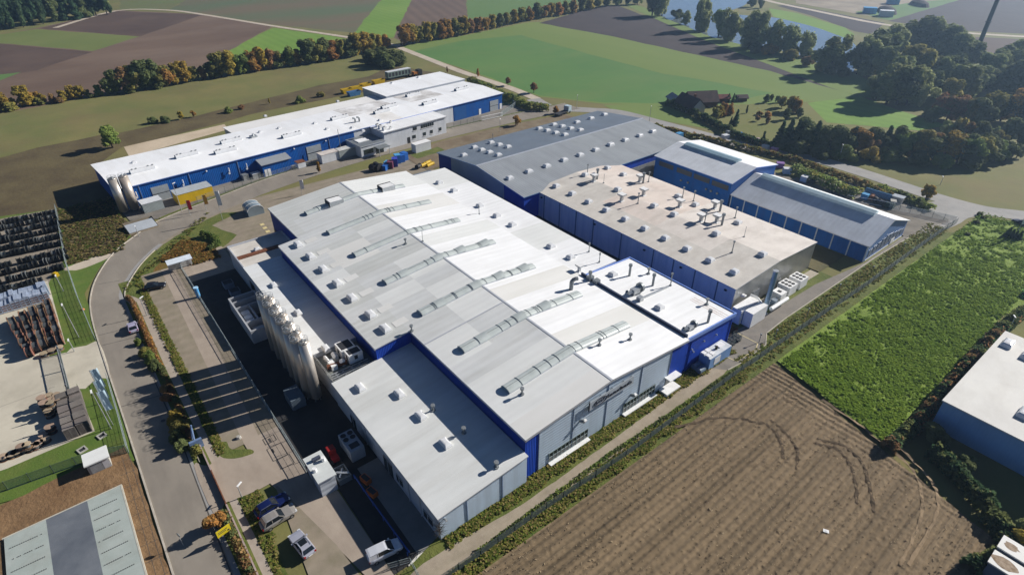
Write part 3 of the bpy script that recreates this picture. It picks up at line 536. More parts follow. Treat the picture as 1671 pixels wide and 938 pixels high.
m_barrel = mat('barrel_glazing', (0.43, 0.475, 0.46), 0.35, scale=0.5, c2=(0.56, 0.60, 0.58), spec=0.4)
m_stain = mat('soot_stain', (0.30, 0.26, 0.22), 0.9, scale=0.3, c2=(0.60, 0.57, 0.53))
m_glass = glass('window_glass')
m_conc = mat('concrete', (0.36, 0.35, 0.32), 0.85, 0.15, 0.6)
m_rust = mat('rust', (0.16, 0.06, 0.03), 0.85, 0.35, 1.5)

def dome_mesh(name='skylight', w=1.5, l=1.5, kerb_=0.32, h=0.42):
    mb = MB().box(-w / 2, w / 2, -l / 2, l / 2, -0.25, kerb_, 0); n = 6
    pts = []
    for j in range(4):
        f = (1.0, .93, .74, .42)[j]; z = kerb_ + h * (0.0, .5, .86, 1.0)[j]
        k = 0.96 * f; pts.append([(-w / 2 * k, -l / 2 * k, z), (w / 2 * k, -l / 2 * k, z), (w / 2 * k, l / 2 * k, z), (-w / 2 * k, l / 2 * k, z)])
    v = [p for r in pts for p in r]; f = [(4 * j + i, 4 * j + (i + 1) % 4, 4 * j + 4 + (i + 1) % 4, 4 * j + 4 + i) for j in range(3) for i in range(4)] + [(12, 13, 14, 15)]
    mb.add(v, f, 1); return mb.mesh(name, [m_white, m_dome])
D_SQ = dome_mesh(); D_BIG = dome_mesh('skylight', 1.35, 2.4, 0.3, 0.36); D_FLAT = dome_mesh('skylight', 1.5, 2.6, 0.25, 0.35)
def strip_vent(name='vent_pipe', h=1.6, r=0.09, cap=True):
    mb = MB().cyl(0, 0, -0.2, h, r, 8); mb.cyl(0, 0, -0.2, 0.18, r * 2.4, 8)
    if cap: mb.cyl(0, 0, h, h + 0.3, r * 2.2, 10, 0, r * 2.2)
    return mb.mesh(name, m_galvd)
ROD = MB().cyl(0, 0, -0.1, 2.6, 0.05, 6).cyl(0, 0, -0.1, 0.16, 0.22, 8).mesh('lightning_rod', m_galvd)
PIPE = strip_vent('vent_pipe', 2.6, 0.11); PIPE_S = strip_vent('vent_pipe', 1.1, 0.16)
STACK = MB().cyl(0, 0, -0.2, 2.3, 0.24, 10).cyl(0, 0, 2.3, 2.75, 0.40, 10, 0, 0.34).mesh('exhaust_stack', m_galvd)
BIGPIPE = MB().cyl(0, 0, -0.2, 3.4, 0.22, 10).cyl(0, 0, 3.4, 3.9, 0.26, 10).mesh('exhaust_stack', m_galv)
def cowl():
    mb = MB().box(-0.35, 0.35, -0.35, 0.35, -0.2, 1.25); mb.add([(-0.35, -0.35, 1.25), (0.35, -0.35, 1.25), (0.35, 0.35, 1.25), (-0.35, 0.35, 1.25), (-0.95, -0.8, 1.75), (0.95, -0.8, 1.75), (0.95, 0.8, 1.75), (-0.95, 0.8, 1.75)], [(0, 1, 5, 4), (1, 2, 6, 5), (2, 3, 7, 6), (3, 0, 4, 7)])
    mb.box(-0.97, 0.97, -0.82, 0.82, 1.75, 2.15, 0, 1); mb.box(-0.6, 0.6, -0.6, 0.6, -0.1, 0.16, 1); return mb.mesh('roof_fan', [m_galv, m_white])
COWL = cowl()
def elbow():
    mb = MB(); pts = [(0, 0, -0.2), (0, 0, 1.3)] + [(0.7 - 0.7 * math.cos(a), 0, 1.3 + 0.7 * math.sin(a)) for a in (0.4, 0.8, 1.2, 1.57)] + [(1.1, 0, 2.0)]
    mb.path(pts, 0.36, 10); return mb.mesh('duct_elbow', m_galvd)
ELBOW = elbow()

def walls_gable(root, x0, x1, y0, y1, axis, za, zb, zh, rp, mats, idx, name='wall', local=False):
    """four walls; idx maps 'x0','x1','y0','y1' to a material slot; ridge along `axis` at rp, eaves za (low side) / zb"""
    mb = MB()
    if axis == 'x':
        mb.add([(x0, y0, 0), (x1, y0, 0), (x1, y0, za), (x0, y0, za)], [(0, 1, 2, 3)], idx['y0']); mb.add([(x0, y1, 0), (x1, y1, 0), (x1, y1, zb), (x0, y1, zb)], [(0, 1, 2, 3)], idx['y1'])
        for k, x in (('x0', x0), ('x1', x1)): mb.add([(x, y0, 0), (x, y1, 0), (x, y1, zb), (x, rp, zh), (x, y0, za)], [(0, 1, 2, 3, 4)], idx[k])
    else:
        mb.add([(x0, y0, 0), (x0, y1, 0), (x0, y1, za), (x0, y0, za)], [(0, 1, 2, 3)], idx['x0']); mb.add([(x1, y0, 0), (x1, y1, 0), (x1, y1, zb), (x1, y0, zb)], [(0, 1, 2, 3)], idx['x1'])
        for k, y in (('y0', y0), ('y1', y1)): mb.add([(x0, y, 0), (x1, y, 0), (x1, y, zb), (rp, y, zh), (x0, y, za)], [(0, 1, 2, 3, 4)], idx[k])
    return mb.build(name, mats, root, local=local)
def slope_cells(mb, axis, a0, a1, t0, z0, t1, z1, cuts, th, mi):
    """a sloping roof sheet cut along `axis` at `cuts` into cells with material mi(k)"""
    cs = [a0] + [c for c in cuts if a0 < c < a1] + [a1]
    for k, (c0, c1) in enumerate(zip(cs, cs[1:])):
        mk = (lambda t, z, c: (c, t, z)) if axis == 'x' else (lambda t, z, c: (t, c, z))
        mb.add([mk(t0, z0 + th, c0), mk(t0, z0 + th, c1), mk(t1, z1 + th, c1), mk(t1, z1 + th, c0)], [(0, 1, 2, 3)], mi(k))
    mk = (lambda t, z, c: (c, t, z)) if axis == 'x' else (lambda t, z, c: (t, c, z))
    q = [mk(t0, z0, a0), mk(t0, z0, a1), mk(t1, z1, a1), mk(t1, z1, a0)]; u = [mk(t0, z0 + th, a0), mk(t0, z0 + th, a1), mk(t1, z1 + th, a1), mk(t1, z1 + th, a0)]
    mb.add(q + u, [(0, 1, 5, 4), (1, 2, 6, 5), (2, 3, 7, 6), (3, 0, 4, 7), (3, 2, 1, 0)], mi(-1)); return mb

# ===== main hall
def mroof(x, y): return (10.0 - abs(y - 31.5) * 0.09) + 0.24
main = thing('factory_hall', 'largest hall with white and grey low pitched roof and seven long barrel skylights', 'factory hall', (-95.6, 12.6, 0))
outl = [(-95.6, 12.7), (-76.3, 12.7), (-76.3, 8.2), (-32.0, 8.2), (-32.0, 14.9), (-0.8, 14.9), (-0.8, 50.6), (-95.6, 50.6)]
mb = MB(); zt = lambda y: 10.0 - abs(y - 31.5) * 0.09
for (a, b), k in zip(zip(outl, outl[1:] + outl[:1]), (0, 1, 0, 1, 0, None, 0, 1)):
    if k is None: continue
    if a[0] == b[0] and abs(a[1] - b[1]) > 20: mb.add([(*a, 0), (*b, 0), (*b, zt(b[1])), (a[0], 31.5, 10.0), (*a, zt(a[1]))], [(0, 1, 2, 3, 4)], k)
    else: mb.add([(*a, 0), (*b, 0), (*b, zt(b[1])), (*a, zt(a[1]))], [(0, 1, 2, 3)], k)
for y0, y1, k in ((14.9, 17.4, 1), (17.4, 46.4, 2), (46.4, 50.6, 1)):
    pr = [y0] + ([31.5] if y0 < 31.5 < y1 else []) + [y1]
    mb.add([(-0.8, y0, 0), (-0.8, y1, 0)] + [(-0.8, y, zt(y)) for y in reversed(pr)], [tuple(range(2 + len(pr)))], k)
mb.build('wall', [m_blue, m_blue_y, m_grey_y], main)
cuts = [-85.0, -77.5, -69.5, -66.3, -58.2, -53.0, -44.8, -40.6, -31.9, -27.0, -19.5, -14.6, -8.5, -4.2]
tl = [0, 1, 1, 0, 3, 0, 1, 2, 1, 1, 2, 1, 2, 2, 3, 2]; tl2 = [0, 1, 0, 2, 1, 0, 2, 1, 2, 2, 1, 1, 2, 2, 3, 2]; trr = [2, 4, 3, 4, 4, 2, 4, 4, 4, 3, 4, 4, 3, 4, 4, 4]
mb = MB(); th = 0.22
def lo(k): return tl[k] if k >= 0 else 5
slope_cells(mb, 'x', -76.7, -31.8, 8.0, zt(8.0), 12.5, zt(12.5), cuts, th, lambda k: [1, 0, 1, 2, 0, 1, 0, 2, 2][k % 9] if k >= 0 else 5)
slope_cells(mb, 'x', -95.9, -31.8, 12.5, zt(12.5), 14.7, zt(14.7), cuts, th, lambda k: [0, 0, 1, 0, 1, 2, 0, 1, 0, 2, 2][k % 11] if k >= 0 else 5)
slope_cells(mb, 'x', -95.9, -0.55, 14.7, zt(14.7), 23.2, zt(23.2), cuts, th, lambda k: tl[k] if k >= 0 else 5)
slope_cells(mb, 'x', -95.9, -0.55, 23.2, zt(23.2), 31.5, 10.0, cuts, th, lambda k: tl2[k] if k >= 0 else 5)
slope_cells(mb, 'x', -95.9, -0.55, 31.5, 10.0, 50.6, zt(50.6), cuts, th, lambda k: trr[k] if k >= 0 else 5)
roof = mb.build('roof', [m_roofg2, m_roofg, m_roofl, m_roofst, m_roofw, m_trim], main)
# eave trim, ridge cap, verge flashing
mb = MB(); mb.box(-95.9, -0.5, 31.3, 31.7, 10.2, 10.26); mb.build('ridge_cap', m_trim, roof)
mb = MB()
for x0, x1, y in ((-95.9, -76.5, 12.42), (-76.5, -31.8, 7.92), (-31.8, -0.5, 14.62)): mb.box(x0, x1, y, y + 0.08, zt(y) - 0.12, zt(y) + 0.27)
for y0, y1 in ((14.6, 31.5), (31.5, 50.5)): mb.add([(-0.5, y0, zt(y0) - .15), (-0.5, y1, zt(y1) - .15), (-0.5, y1, zt(y1) + .27), (-0.5, y0, zt(y0) + .27)], [(0, 1, 2, 3)])
mb.build('eave_trim', m_trim, roof)
# seven barrel skylights over the ridge
for k, (l, r) in enumerate((((500, 351), (657, 303)), ((536, 382), (700, 329)), ((578, 418), (747, 359)), ((627, 462), (805, 395)), ((684, 512), (870, 435)), ((752, 572), (945, 480)), ((824, 637), (1022, 530)))):
    a, b = onroof(*l, mroof), onroof(*r, mroof); u = (a.x + b.x) / 2
    mb = MB(); n = 8; wd, hh = 1.0, 0.40
    ys = list(np.linspace(a.y, 31.5, 7)) + list(np.linspace(31.5, b.y, 8))[1:]
    V = [(u + wd * math.cos(math.pi * j / n), y, mroof(u, y) + hh * math.sin(math.pi * j / n) + 0.16 * (1)) for y in ys for j in range(n + 1)]
    F = [(i * (n + 1) + j, i * (n + 1) + j + 1, (i + 1) * (n + 1) + j + 1, (i + 1) * (n + 1) + j) for i in range(len(ys) - 1) for j in range(n)]
    mb.add(V, F); mb.add([V[j] for j in range(n + 1)], [tuple(range(n + 1))], 1); e = (len(ys) - 1) * (n + 1); mb.add([V[e + j] for j in range(n + 1)], [tuple(range(n + 1))], 1)
    for s_ in (-1, 1): mb.add([(u + s_ * wd, ys[0], mroof(u, ys[0]) - .1), (u + s_ * wd, 31.5, mroof(u, 31.5) - .1), (u + s_ * wd, ys[-1], mroof(u, ys[-1]) - .1), (u + s_ * wd, ys[-1], mroof(u, ys[-1]) + .17), (u + s_ * wd, 31.5, mroof(u, 31.5) + .17), (u + s_ * wd, ys[0], mroof(u, ys[0]) + .17)], [(0, 1, 4, 5), (1, 2, 3, 4)], 2)
    sk = mb.build('barrel_skylight', [m_barrel, mat('barrel_end', (0.16, 0.24, 0.32), 0.5, 0.1), m_trim], roof, smooth=False)
    # opening flaps and frames over the glazing
    mb = MB()
    for y in [ys[0] + 0.05] + [ys[0] + (ys[-1] - ys[0]) * t for t in sorted(rnd.uniform(0.08, 0.95) for _ in range(9))]:
        pr = [(u + (wd + .03) * math.cos(math.pi * j / n), mroof(u, y) + (hh + .03) * math.sin(math.pi * j / n) + 0.16) for j in range(n + 1)]
        for p, q in zip(pr, pr[1:]): mb.tube((p[0], y, p[1]), (q[0], y, q[1]), 0.045, 4, cap=False)
    mb.path([(u - wd * 0.0, ys[0], mroof(u, ys[0]) + hh + .2), (u, 31.5, mroof(u, 31.5) + hh + .2), (u, ys[-1], mroof(u, ys[-1]) + hh + .2)], 0.03, 4)
    o = mb.build('glazing_bars', m_galvd, main)
    if k in (3, 4, 5):
        for t in (0.12, 0.42, 0.63, 0.86)[:4 if k != 5 else 3]:
            y = ys[0] + (ys[-1] - ys[0]) * t; z = mroof(u, y) + 0.2; mb = MB()
            V = [(u + (wd + .05) * math.cos(math.pi * j / n), yy, z + (hh + .05 + (yy - y) * 0.16) * math.sin(math.pi * j / n)) for yy in (y, y + 2.0) for j in range(n + 1)]
            V2 = [(u + (wd + .05) * math.cos(math.pi * j / n), y + 2.0, z - 0.05) for j in (0, n)]
            mb.add(V, [(j, j + 1, n + 2 + j, n + 1 + j) for j in range(n)]); mb.add(V[n + 1:], [tuple(range(n + 1))], 1); mb.build('vent_flap', [m_barrel, m_dark], main)
    if k == 0:
        for px, py in ((545, 332), (622, 304)):
            c = onroof(px, py, mroof); mb = MB(); mb.box(u - 1.3, u + 1.3, c.y - 1.6, c.y + 2.0, c.z - .1, c.z + 1.05, 0); mb.box(u - 1.15, u + 1.15, c.y - 1.4, c.y + 1.8, c.z + 1.05, c.z + 1.09, 1); mb.box(u - 1.4, u + 1.4, c.y - 1.68, c.y - 1.6, c.z, c.z + 1.2, 2); mb.box(u - 1.38, u - 1.3, c.y - 1.6, c.y + 2.0, c.z, c.z + 1.2, 2)
            mb.build('roof_hood', [m_galv, m_white, m_dark], main)
for px, py in ((487, 400), (507, 419), (528, 440), (551, 463), (575, 487), (605, 514), (629, 537)):
    c = onroof(px, py, mroof); part_at(D_BIG, 'skylight', roof, c, 1.5708)
    mb = MB(); mb.box(c.x - .85, c.x + .85, c.y + 1.6, c.y + 4.2, mroof(0, c.y + 1.6) + 0.004, mroof(0, c.y + 1.6) + 0.03); mb.v = [(x, y, mroof(x, y) + (0.02 if z > mroof(0, c.y + 1.6) + .01 else 0.003)) for x, y, z in mb.v]
    mb.build('roof_patch', m_roofst, roof)
for (px, py), mm in (((662, 398), PIPE_S), ((978, 563), PIPE_S), ((852, 643), PIPE_S), ((672, 540), PIPE_S), ((1028, 554), PIPE_S)):
    part_at(mm, 'vent_pipe', main, onroof(px, py, mroof), 0, 0.9)
c = onroof(690, 394, mroof); part_at(ROD, 'lightning_rod', main, c)
# valley gutter lines between the halls of the roof
for u in (-27.0,): 
    mb = MB(); mb.box(u - .12, u + .12, 14.7, 31.2, 0, .03); mb.v = [(x, y, mroof(x, y) + z + .01) for x, y, z in mb.v]; mb.build('roof_seam', m_trim, roof)
# right hand strip roof
mb = MB(); mb.box(-92.2, -27.0, 50.6, 60.7, 0, 7.75); mb.build('wall', m_blue, main)
mb = MB(); slope_cells(mb, 'x', -92.5, -27.0, 50.6, 8.0, 61.0, 7.75, [-80, -66, -50, -40], 0.2, lambda k: [1, 0, 0, 1, 0][k] if k >= 0 else 2); roof2 = mb.build('roof', [m_roofw, m_roofl, m_trim], main)
sroof = lambda x, y: 8.2 - (y - 50.6) * 0.024
for px, py in ((717, 299), (741, 312), (783, 337), (811, 353), (836, 368), (899, 403), (931, 421)):
    part_at(D_SQ, 'skylight', roof2, onroof(px, py, sroof))
for px, py in ((782, 350), (961, 411), (978, 428)): part_at(PIPE_S, 'vent_pipe', main, onroof(px, py, sroof), 0, (0.5, 0.5, 1.6))
c = onroof(945, 443, sroof); part_at(COWL, 'roof_fan', main, c, 0, 0.75)
# front facade: windows, sill, canopy, lamps, downpipes, sign
XF = -0.8
def facade_window(y0, y1, z0, z1, nx, nz, nm='window'):
    mb = MB(); mb.box(XF + .01, XF + .06, y0, y1, z0, z1); w_ = mb.build(nm, m_glass, main)
    mb = MB()
    for i in range(nx + 1):
        y = y0 + (y1 - y0) * i / nx; mb.box(XF + .06, XF + .12, y - .03, y + .03, z0, z1)
    for i in range(nz + 1):
        z = z0 + (z1 - z0) * i / nz
        for j in range(nx):
            ya, yb = y0 + (y1 - y0) * j / nx + .03, y0 + (y1 - y0) * (j + 1) / nx - .03; mb.box(XF + .062, XF + .115, ya, yb, z - .03, z + .03)
    mb.build('frame', mat('window_frame', (0.30, 0.36, 0.36), 0.5), w_)
    mb = MB(); mb.box(XF, XF + .75, y0 - .1, y1 + .1, z0 - .32, z0 - .12); mb.build('sill', m_white, w_); return w_
facade_window(19.4, 27.4, 0.65, 2.5, 10, 2); facade_window(35.4, 43.2, 0.75, 2.7, 10, 2)
for y in (17.35, 24.0, 31.2, 39.0, 46.45):
    mb = MB(); mb.box(XF + .01, XF + .08, y - .06, y + .06, 0, zt(y) - .1); mb.build('downpipe', mat('downpipe_blue', (0.13, 0.18, 0.28), 0.5), main)
for y, z in ((25.8, 5.4), (37.2, 3.9)):
    mb = MB(); mb.tube((XF + .02, y - .2, z - .1), (XF + .6, y, z), .28, 10); mb.box(XF + .3, XF + .75, y, y + .5, z - .12, z + .15, 1); mb.build('floodlight', [m_galvd, m_white], main)
# sign of raised letters in a ring and on a back plate (the lettering is too small in the photo to read)
mb = MB(); mb.box(XF + .36, XF + .42, 26.9, 36.6, 6.75, 8.45, 0)
for y in (27.2, 29.5, 32, 34.5, 36.3): mb.box(XF, XF + .36, y - .05, y + .05, 7.2, 7.3, 1); mb.box(XF, XF + .36, y - .05, y + .05, 8.1, 8.2, 1)
mb.box(XF + .36, XF + .5, 26.72, 26.86, 6.7, 8.5, 1)
sg = mb.build('sign_board', [mat('sign_plate', (0.42, 0.46, 0.50), 0.5, 0.05), m_dark], main)
mb = MB()
ovp = [(XF + .47, 29.2 + 1.35 * math.cos(a), 7.55 + 0.62 * math.sin(a)) for a in np.linspace(0, 6.2832, 25)]
mb.path(ovp, .06, 4)
y = 28.3
for i in range(4):
    mb.box(XF + .43, XF + .49, y, y + .09, 7.3, 7.8); mb.box(XF + .43, XF + .49, y + .09, y + .32, 7.3 + .4 * (i % 2), 7.4 + .4 * (i % 2)); y += .48
for i, hgt in enumerate((.72, .45, .45, .5, .45, .45, .45, .7, .45, .45, .5, .45, .7, .45)):
    y0 = 30.8 + i * .385
    mb.box(XF + .43, XF + .49, y0, y0 + .09, 7.25, 7.25 + hgt); mb.box(XF + .43, XF + .49, y0 + .09, y0 + .27, 7.25 + (.0 if i % 3 else hgt - .09), 7.34 + (.0 if i % 3 else hgt - .09))
    if i % 2: mb.box(XF + .43, XF + .49, y0 + .18, y0 + .27, 7.34, 7.25 + hgt * .8)
mb.build('sign_lettering', mat('sign_dark', (0.03, 0.03, 0.04), 0.5), main)
mb = MB(); mb.box(XF, XF + 1.3, 45.6, 48.6, 2.55, 2.7); mb.box(XF + .02, XF + .12, 46.0, 48.0, 0, 2.3, 1); mb.build('door_canopy', [m_white, m_glass], main)
mb = MB(); mb.box(XF + .1, XF + 1.9, 44.4, 48.0, 0.05, 0.75, 0); mb.box(XF + .3, XF + 1.7, 44.2, 44.4, .05, .4, 0); mb.build('loading_ramp', m_white, main)
mb = MB(); mb.box(-95.2, -93.0, 12.55, 12.6, 0, 3.2); mb.build('door', mat('door_dark', (0.02, 0.03, 0.07), 0.5), main)

# ===== annexe with flat white roof
ann = thing('factory_annexe', 'flat white roofed annexe with tall blue walls at the right end of the front facade', 'annexe', (-27, 51.2, 0))
nz = lambda y: 7.75 - (y - 51.7) * .062
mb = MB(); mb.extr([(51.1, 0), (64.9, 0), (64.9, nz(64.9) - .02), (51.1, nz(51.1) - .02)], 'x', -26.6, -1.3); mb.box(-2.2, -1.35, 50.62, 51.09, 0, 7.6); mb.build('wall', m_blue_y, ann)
mb = MB(); mb.box(-27.0, -1.32, 50.72, 51.08, 7.4, 8.95); mb.build('fire_wall', mat('fire_wall', (0.03, 0.045, 0.09), .6, .15, 1), ann)
mb = MB(); slope_cells(mb, 'x', -26.9, -1.0, 51.1, nz(51.1), 65.1, nz(65.1), [], .22, lambda k: 0 if k >= 0 else 1); ar = mb.build('roof', [m_roofw, m_btrim], ann)
mb = MB()
for x0, x1 in ((-27.0, -26.75), (-1.2, -0.92)): mb.extr([(51.1, nz(51.1) - .3), (65.3, nz(65.3) - .3), (65.3, nz(65.3) + .42), (51.1, nz(51.1) + .42)], 'x', x0, x1)
mb.box(-26.75, -1.2, 65.05, 65.29, 6.7, nz(65.1) + .4)
mb.build('parapet', m_btrim, ar)
mb = MB()
for i, y in enumerate((62.0, 62.6, 63.3)): mb.box(-9, -1.4, y, y + .12, nz(y) + .215, nz(y) + .24)
mb.build('rust_streak', mat('rust_streak', (0.62, 0.42, 0.33), 0.8, 0.15, 0.5, c2=(0.76, 0.74, 0.72)), ar)
fr = lambda x, y: nz(y) + .22
for px, py in ((1000, 449), (1076, 503)): part_at(D_SQ, 'skylight', ar, onroof(px, py, fr))
for (px, py), mm in (((1027, 450), STACK), ((1065, 466), STACK), ((1094, 466), PIPE), ((1155, 526), STACK), ((1153, 497), PIPE_S), ((1058, 447), PIPE_S), ((962, 462), STACK)): part_at(mm, mm.name.split('.')[0], ann, onroof(px, py, fr))
def turbine(c, parent, s=1.0):
    mb = MB(); x, y, z = c
    mb.tube((x, y + 1.5 * s, z + .9 * s), (x, y + 2.0 * s, z + .9 * s), .95 * s, 14, 1); mb.box(x - .55 * s, x + .55 * s, y - .6 * s, y + 1.2 * s, z + .25 * s, z + 1.25 * s); mb.tube((x, y - .6 * s, z + .9 * s), (x - .2, y - 1.5 * s, z + .7 * s), .35 * s, 10, 0); mb.tube((x - .2, y - 1.5 * s, z + .75 * s), (x - .2, y - 1.9 * s, z + 1.3 * s), .3 * s, 10, 1)
    mb.tube((x, y + 1.2 * s, z + .9 * s), (x, y + 1.55 * s, z + .9 * s), .5 * s, 10, 0); mb.box(x - .5 * s, x + .5 * s, y - .5 * s, y + 1.9 * s, z, z + .25 * s, 1); return mb.build('extractor_fan', [m_galv, m_galvd], parent)
turbine(onroof(1034, 480, fr), ann, 1.0); turbine(onroof(1124, 538, fr), ann, 0.75)
c = onroof(1044, 490, fr); mb = MB(); mb.box(c.x - .5, c.x + .5, c.y - .5, c.y + .5, 7.2, 8.7); mb.extr([(c.y + .5, nz(c.y) + .2), (c.y + 8.5, nz(c.y + 8.5) + .2), (c.y + 8.5, nz(c.y + 8.5) + .5), (c.y + .5, nz(c.y) + .5)], 'x', c.x - .3, c.x + .1); mb.build('air_duct', m_galv, ann)
c = onroof(932, 472, mroof); part_at(ELBOW, 'duct_elbow', main, c, 1.2, 1.1)
mb = MB(); c = onroof(960, 468, fr)
for k in (-.8, .9): mb = MB(); mb.box(c.x - 1 + k, c.x + k, 50.3, 51.5, 8.5, 9.3); mb.build('junction_box', m_galvd, ann)
for y, z in ((53.0, 4.8), (56.4, 5.0), (60.2, 4.6), (53.6, 4.0)):
    mb = MB(); mb.tube((-1.29, y, z), (-1.0, y, z + .05), .16, 8); mb.build('wall_lamp', m_galv, ann)
for y in (52.4, 64.6): mb = MB(); mb.box(-1.29, -1.18, y, y + .13, .1, 6.7); mb.build('downpipe', m_blue_y, ann)

# ===== low front hall
low = thing('low_hall', 'low hall with off white roof and grey walls at the near front corner', 'hall', (-32, 0, 0))
mb = MB(); zl = lambda y: 4.75 + y * 0.075
mb.add([(-31.9, 0.1, 0), (-0.2, 0.1, 0), (-0.2, 0.1, zl(0)), (-31.9, 0.1, zl(0))], [(0, 1, 2, 3)], 0); mb.add([(-0.2, 0.1, 0), (-0.2, 14.7, 0), (-0.2, 14.7, zl(14.7)), (-0.2, 0.1, zl(.1))], [(0, 1, 2, 3)], 1); mb.add([(-31.9, .1, 0), (-31.9, 14.7, 0), (-31.9, 14.7, zl(14.7)), (-31.9, .1, zl(.1))], [(0, 1, 2, 3)], 0)
mb.build('wall', [m_grey_x, mat('grey_panel_front', (0.50, 0.60, 0.70), 0.45, scale=0.4, var=0.05, spec=0.4, dirt=((0.32, 0.36, 0.40), 0.5, 0.8, (1, 1, .07)))], low)  # front panel colour carries the same painted sky reflection
mb = MB(); slope_cells(mb, 'x', -32.1, 0.05, -0.15, zl(-.15), 14.75, zl(14.75), [-26.7, -21.4, -16.1, -10.8, -5.4], 0.2, lambda k: k % 2 if k >= 0 else 2); lr = mb.build('roof', [mat('offwhite_membrane', (0.62, 0.635, 0.62), 0.6, scale=0.12, c2=(0.69, 0.70, 0.68), wave=('X', 1.8, .02, .05), dirt=((0.47, 0.46, 0.42), 0.55, 0.6, (1, .07, 1))), mat('offwhite_membrane_2', (0.64, 0.655, 0.635), 0.6, scale=0.15, c2=(0.70, 0.71, 0.69), wave=('X', 1.8, .02, .05), dirt=((0.47, 0.46, 0.42), 0.55, 0.6, (1, .07, 1))), m_trim], low)
lro = lambda x, y: zl(y) + .2
for px, py in ((588, 633), (652, 643), (687, 679), (727, 724)): part_at(D_BIG, 'skylight', lr, onroof(px, py, lro), 1.5708, .85)
for px, py in ((757, 706), (810, 762), (707, 669)): part_at(PIPE_S, 'vent_pipe', low, onroof(px, py, lro), 0, (1, 1, .8))
for y in (4.4, 10.3): mb = MB(); mb.box(-0.19, -0.11, y - .07, y + .07, 0, zl(y) - .1); mb.build('panel_joint', mat('joint_blue', (0.16, 0.22, 0.33), 0.6), low)
mb = MB(); mb.tube((-.19, .9, 4.0), (.3, .9, 4.15), .14, 8); mb.box(.05, .4, .75, 1.05, 4.05, 4.2); mb.build('wall_lamp', m_galv, low)
for x0, x1, z0, z1 in ((-15.4, -12.8, .05, 3.0), (-11.6, -9.9, 1.1, 2.5), (-4.2, -2.0, 1.0, 2.4), (-26.5, -24.8, .05, 2.4)):
    mb = MB(); mb.box(x0, x1, .02, .095, z0, z1); wn = mb.build('window' if z0 > .5 else 'door', m_glass, low); mb = MB(); mb.box(x0 - .1, x1 + .1, -.02, .02, z1, z1 + .1); mb.box((x0 + x1) / 2 - .04, (x0 + x1) / 2 + .04, -.02, .019, z0, z1); mb.build('frame', m_trim, wn)
for x in (-21, -8, -4.9): mb = MB(); mb.box(x - .06, x + .06, -.04, .09, 0, 4.6); mb.build('downpipe', m_trim, low)

# ===== long side wing behind the silos, machine deck and the old flat roofed block
wing = thing('side_wing', 'long low wing with half shaded white roof between silos and big hall', 'wing', (-77, 0, 0))
mb = MB(); mb.box(-77, -40.2, 0.2, 8.15, 0, 5.2); mb.build('wall', m_grey_x, wing)
mb = MB(); mb.box(-77.1, -40.2, 0.0, 8.1, 5.2, 5.42, 1, 0); wr = mb.build('roof', [mat('wing_membrane', (0.64, 0.66, 0.66), 0.55, scale=0.1, c2=(0.71, 0.725, 0.72), wave=('X', 1.8, .02, .04), dirt=((0.47, 0.46, 0.42), 0.55, 0.6, (1, .07, 1))), m_trim], wing)
for px, py in ((447, 466), (487, 511), (532, 569)): part_at(D_BIG, 'skylight', wr, onroof(px, py, lambda x, y: 5.42), 1.5708, .8)
for i in range(5):
    x = -75 + i * 7; mb = MB(); mb.box(x, x + 3, .1, .19, 1.2, 3.2); mb.build('window', m_glass, wing)
deck = thing('machine_deck', 'steel machine deck with two chillers and ducts between side wing and low hall', 'machine deck', (-40.2, 0, 0))
mb = MB(); mb.box(-40.1, -32.2, .25, 8.1, 0, 4.5, 0, 1); mb.build('deck', [m_grey_x, mat('deck_grating', (0.16, 0.17, 0.16), 0.8, 0.2, 3.0)], deck)
mb = MB()
for z in (4.9, 5.4):
    mb.path([(-32.4, 8.0, z), (-32.4, .3, z), (-40.0, .3, z)], .04, 5)
for y in np.arange(.3, 8.1, 1.2): mb.cyl(-32.4, y, 4.5, 5.4, .035, 5)
for x in np.arange(-40, -32.4, 1.3): mb.cyl(x, .3, 4.5, 5.4, .035, 5)
for x in (-33.0, -33.6, -34.2): mb.tube((x, .6, 4.75), (x, 7.4, 4.75), .1, 6)
for y in (1.4, 2.6, 4.2, 5.6): mb.box(-34.4, -32.8, y, y + .3, 4.5, 4.62)
mb.build('railing', m_galv, deck)
for (x, y, sx, sy) in ((-38.0, 5.2, 2.7, 2.6), (-35.6, 5.6, 1.9, 2.5)):
    mb = MB(); mb.box(x - sx / 2, x + sx / 2, y - sy / 2, y + sy / 2, 4.75, 6.55); mb.box(x - sx / 2 + .2, x + sx / 2 - .2, y - sy / 2 + .2, y + sy / 2 - .2, 6.55, 6.56, 1); mb.box(x - .3, x + .3, y - sy / 2 - .02, y - sy / 2, 5.4, 6.2, 1); mb.box(x + sx / 2, x + sx / 2 + .02, y - .3, y + .3, 5.4, 6.2, 1)
    for a in (-1, 1):
        for b in (-1, 1): mb.box(x + a * (sx / 2 - .15) - .1, x + a * (sx / 2 - .15) + .1, y + b * (sy / 2 - .15) - .1, y + b * (sy / 2 - .15) + .1, 4.5, 4.75, 1)
    mb.build('chiller', [m_white, m_dark], deck)
mb = MB()
for p in ((-38.2, 3.3), (-37.5, 3.2), (-35.6, 3.6)): mb.cyl(p[0], p[1], 4.5, 5.5, .38, 10); mb.tube((p[0], p[1], 5.4), (p[0] + .3, p[1] - .5, 5.75), .36, 10)
mb.tube((-36.1, .9, 5.0), (-35.4, 4.2, 5.0), .45, 10, 1); mb.box(-37.4, -35.2, 1.4, 2.4, 4.5, 5.4)
for k in (0, .55): mb.path([(-38.6 + k, 1.5, 4.9)] + [(-38.6 + k + .9 * (1 - math.cos(a)), 1.5, 4.9 + .9 * math.sin(a)) for a in (.5, 1., 1.57, 2.1)], .22, 8)
mb.build('air_duct', [m_white, m_rust], deck)
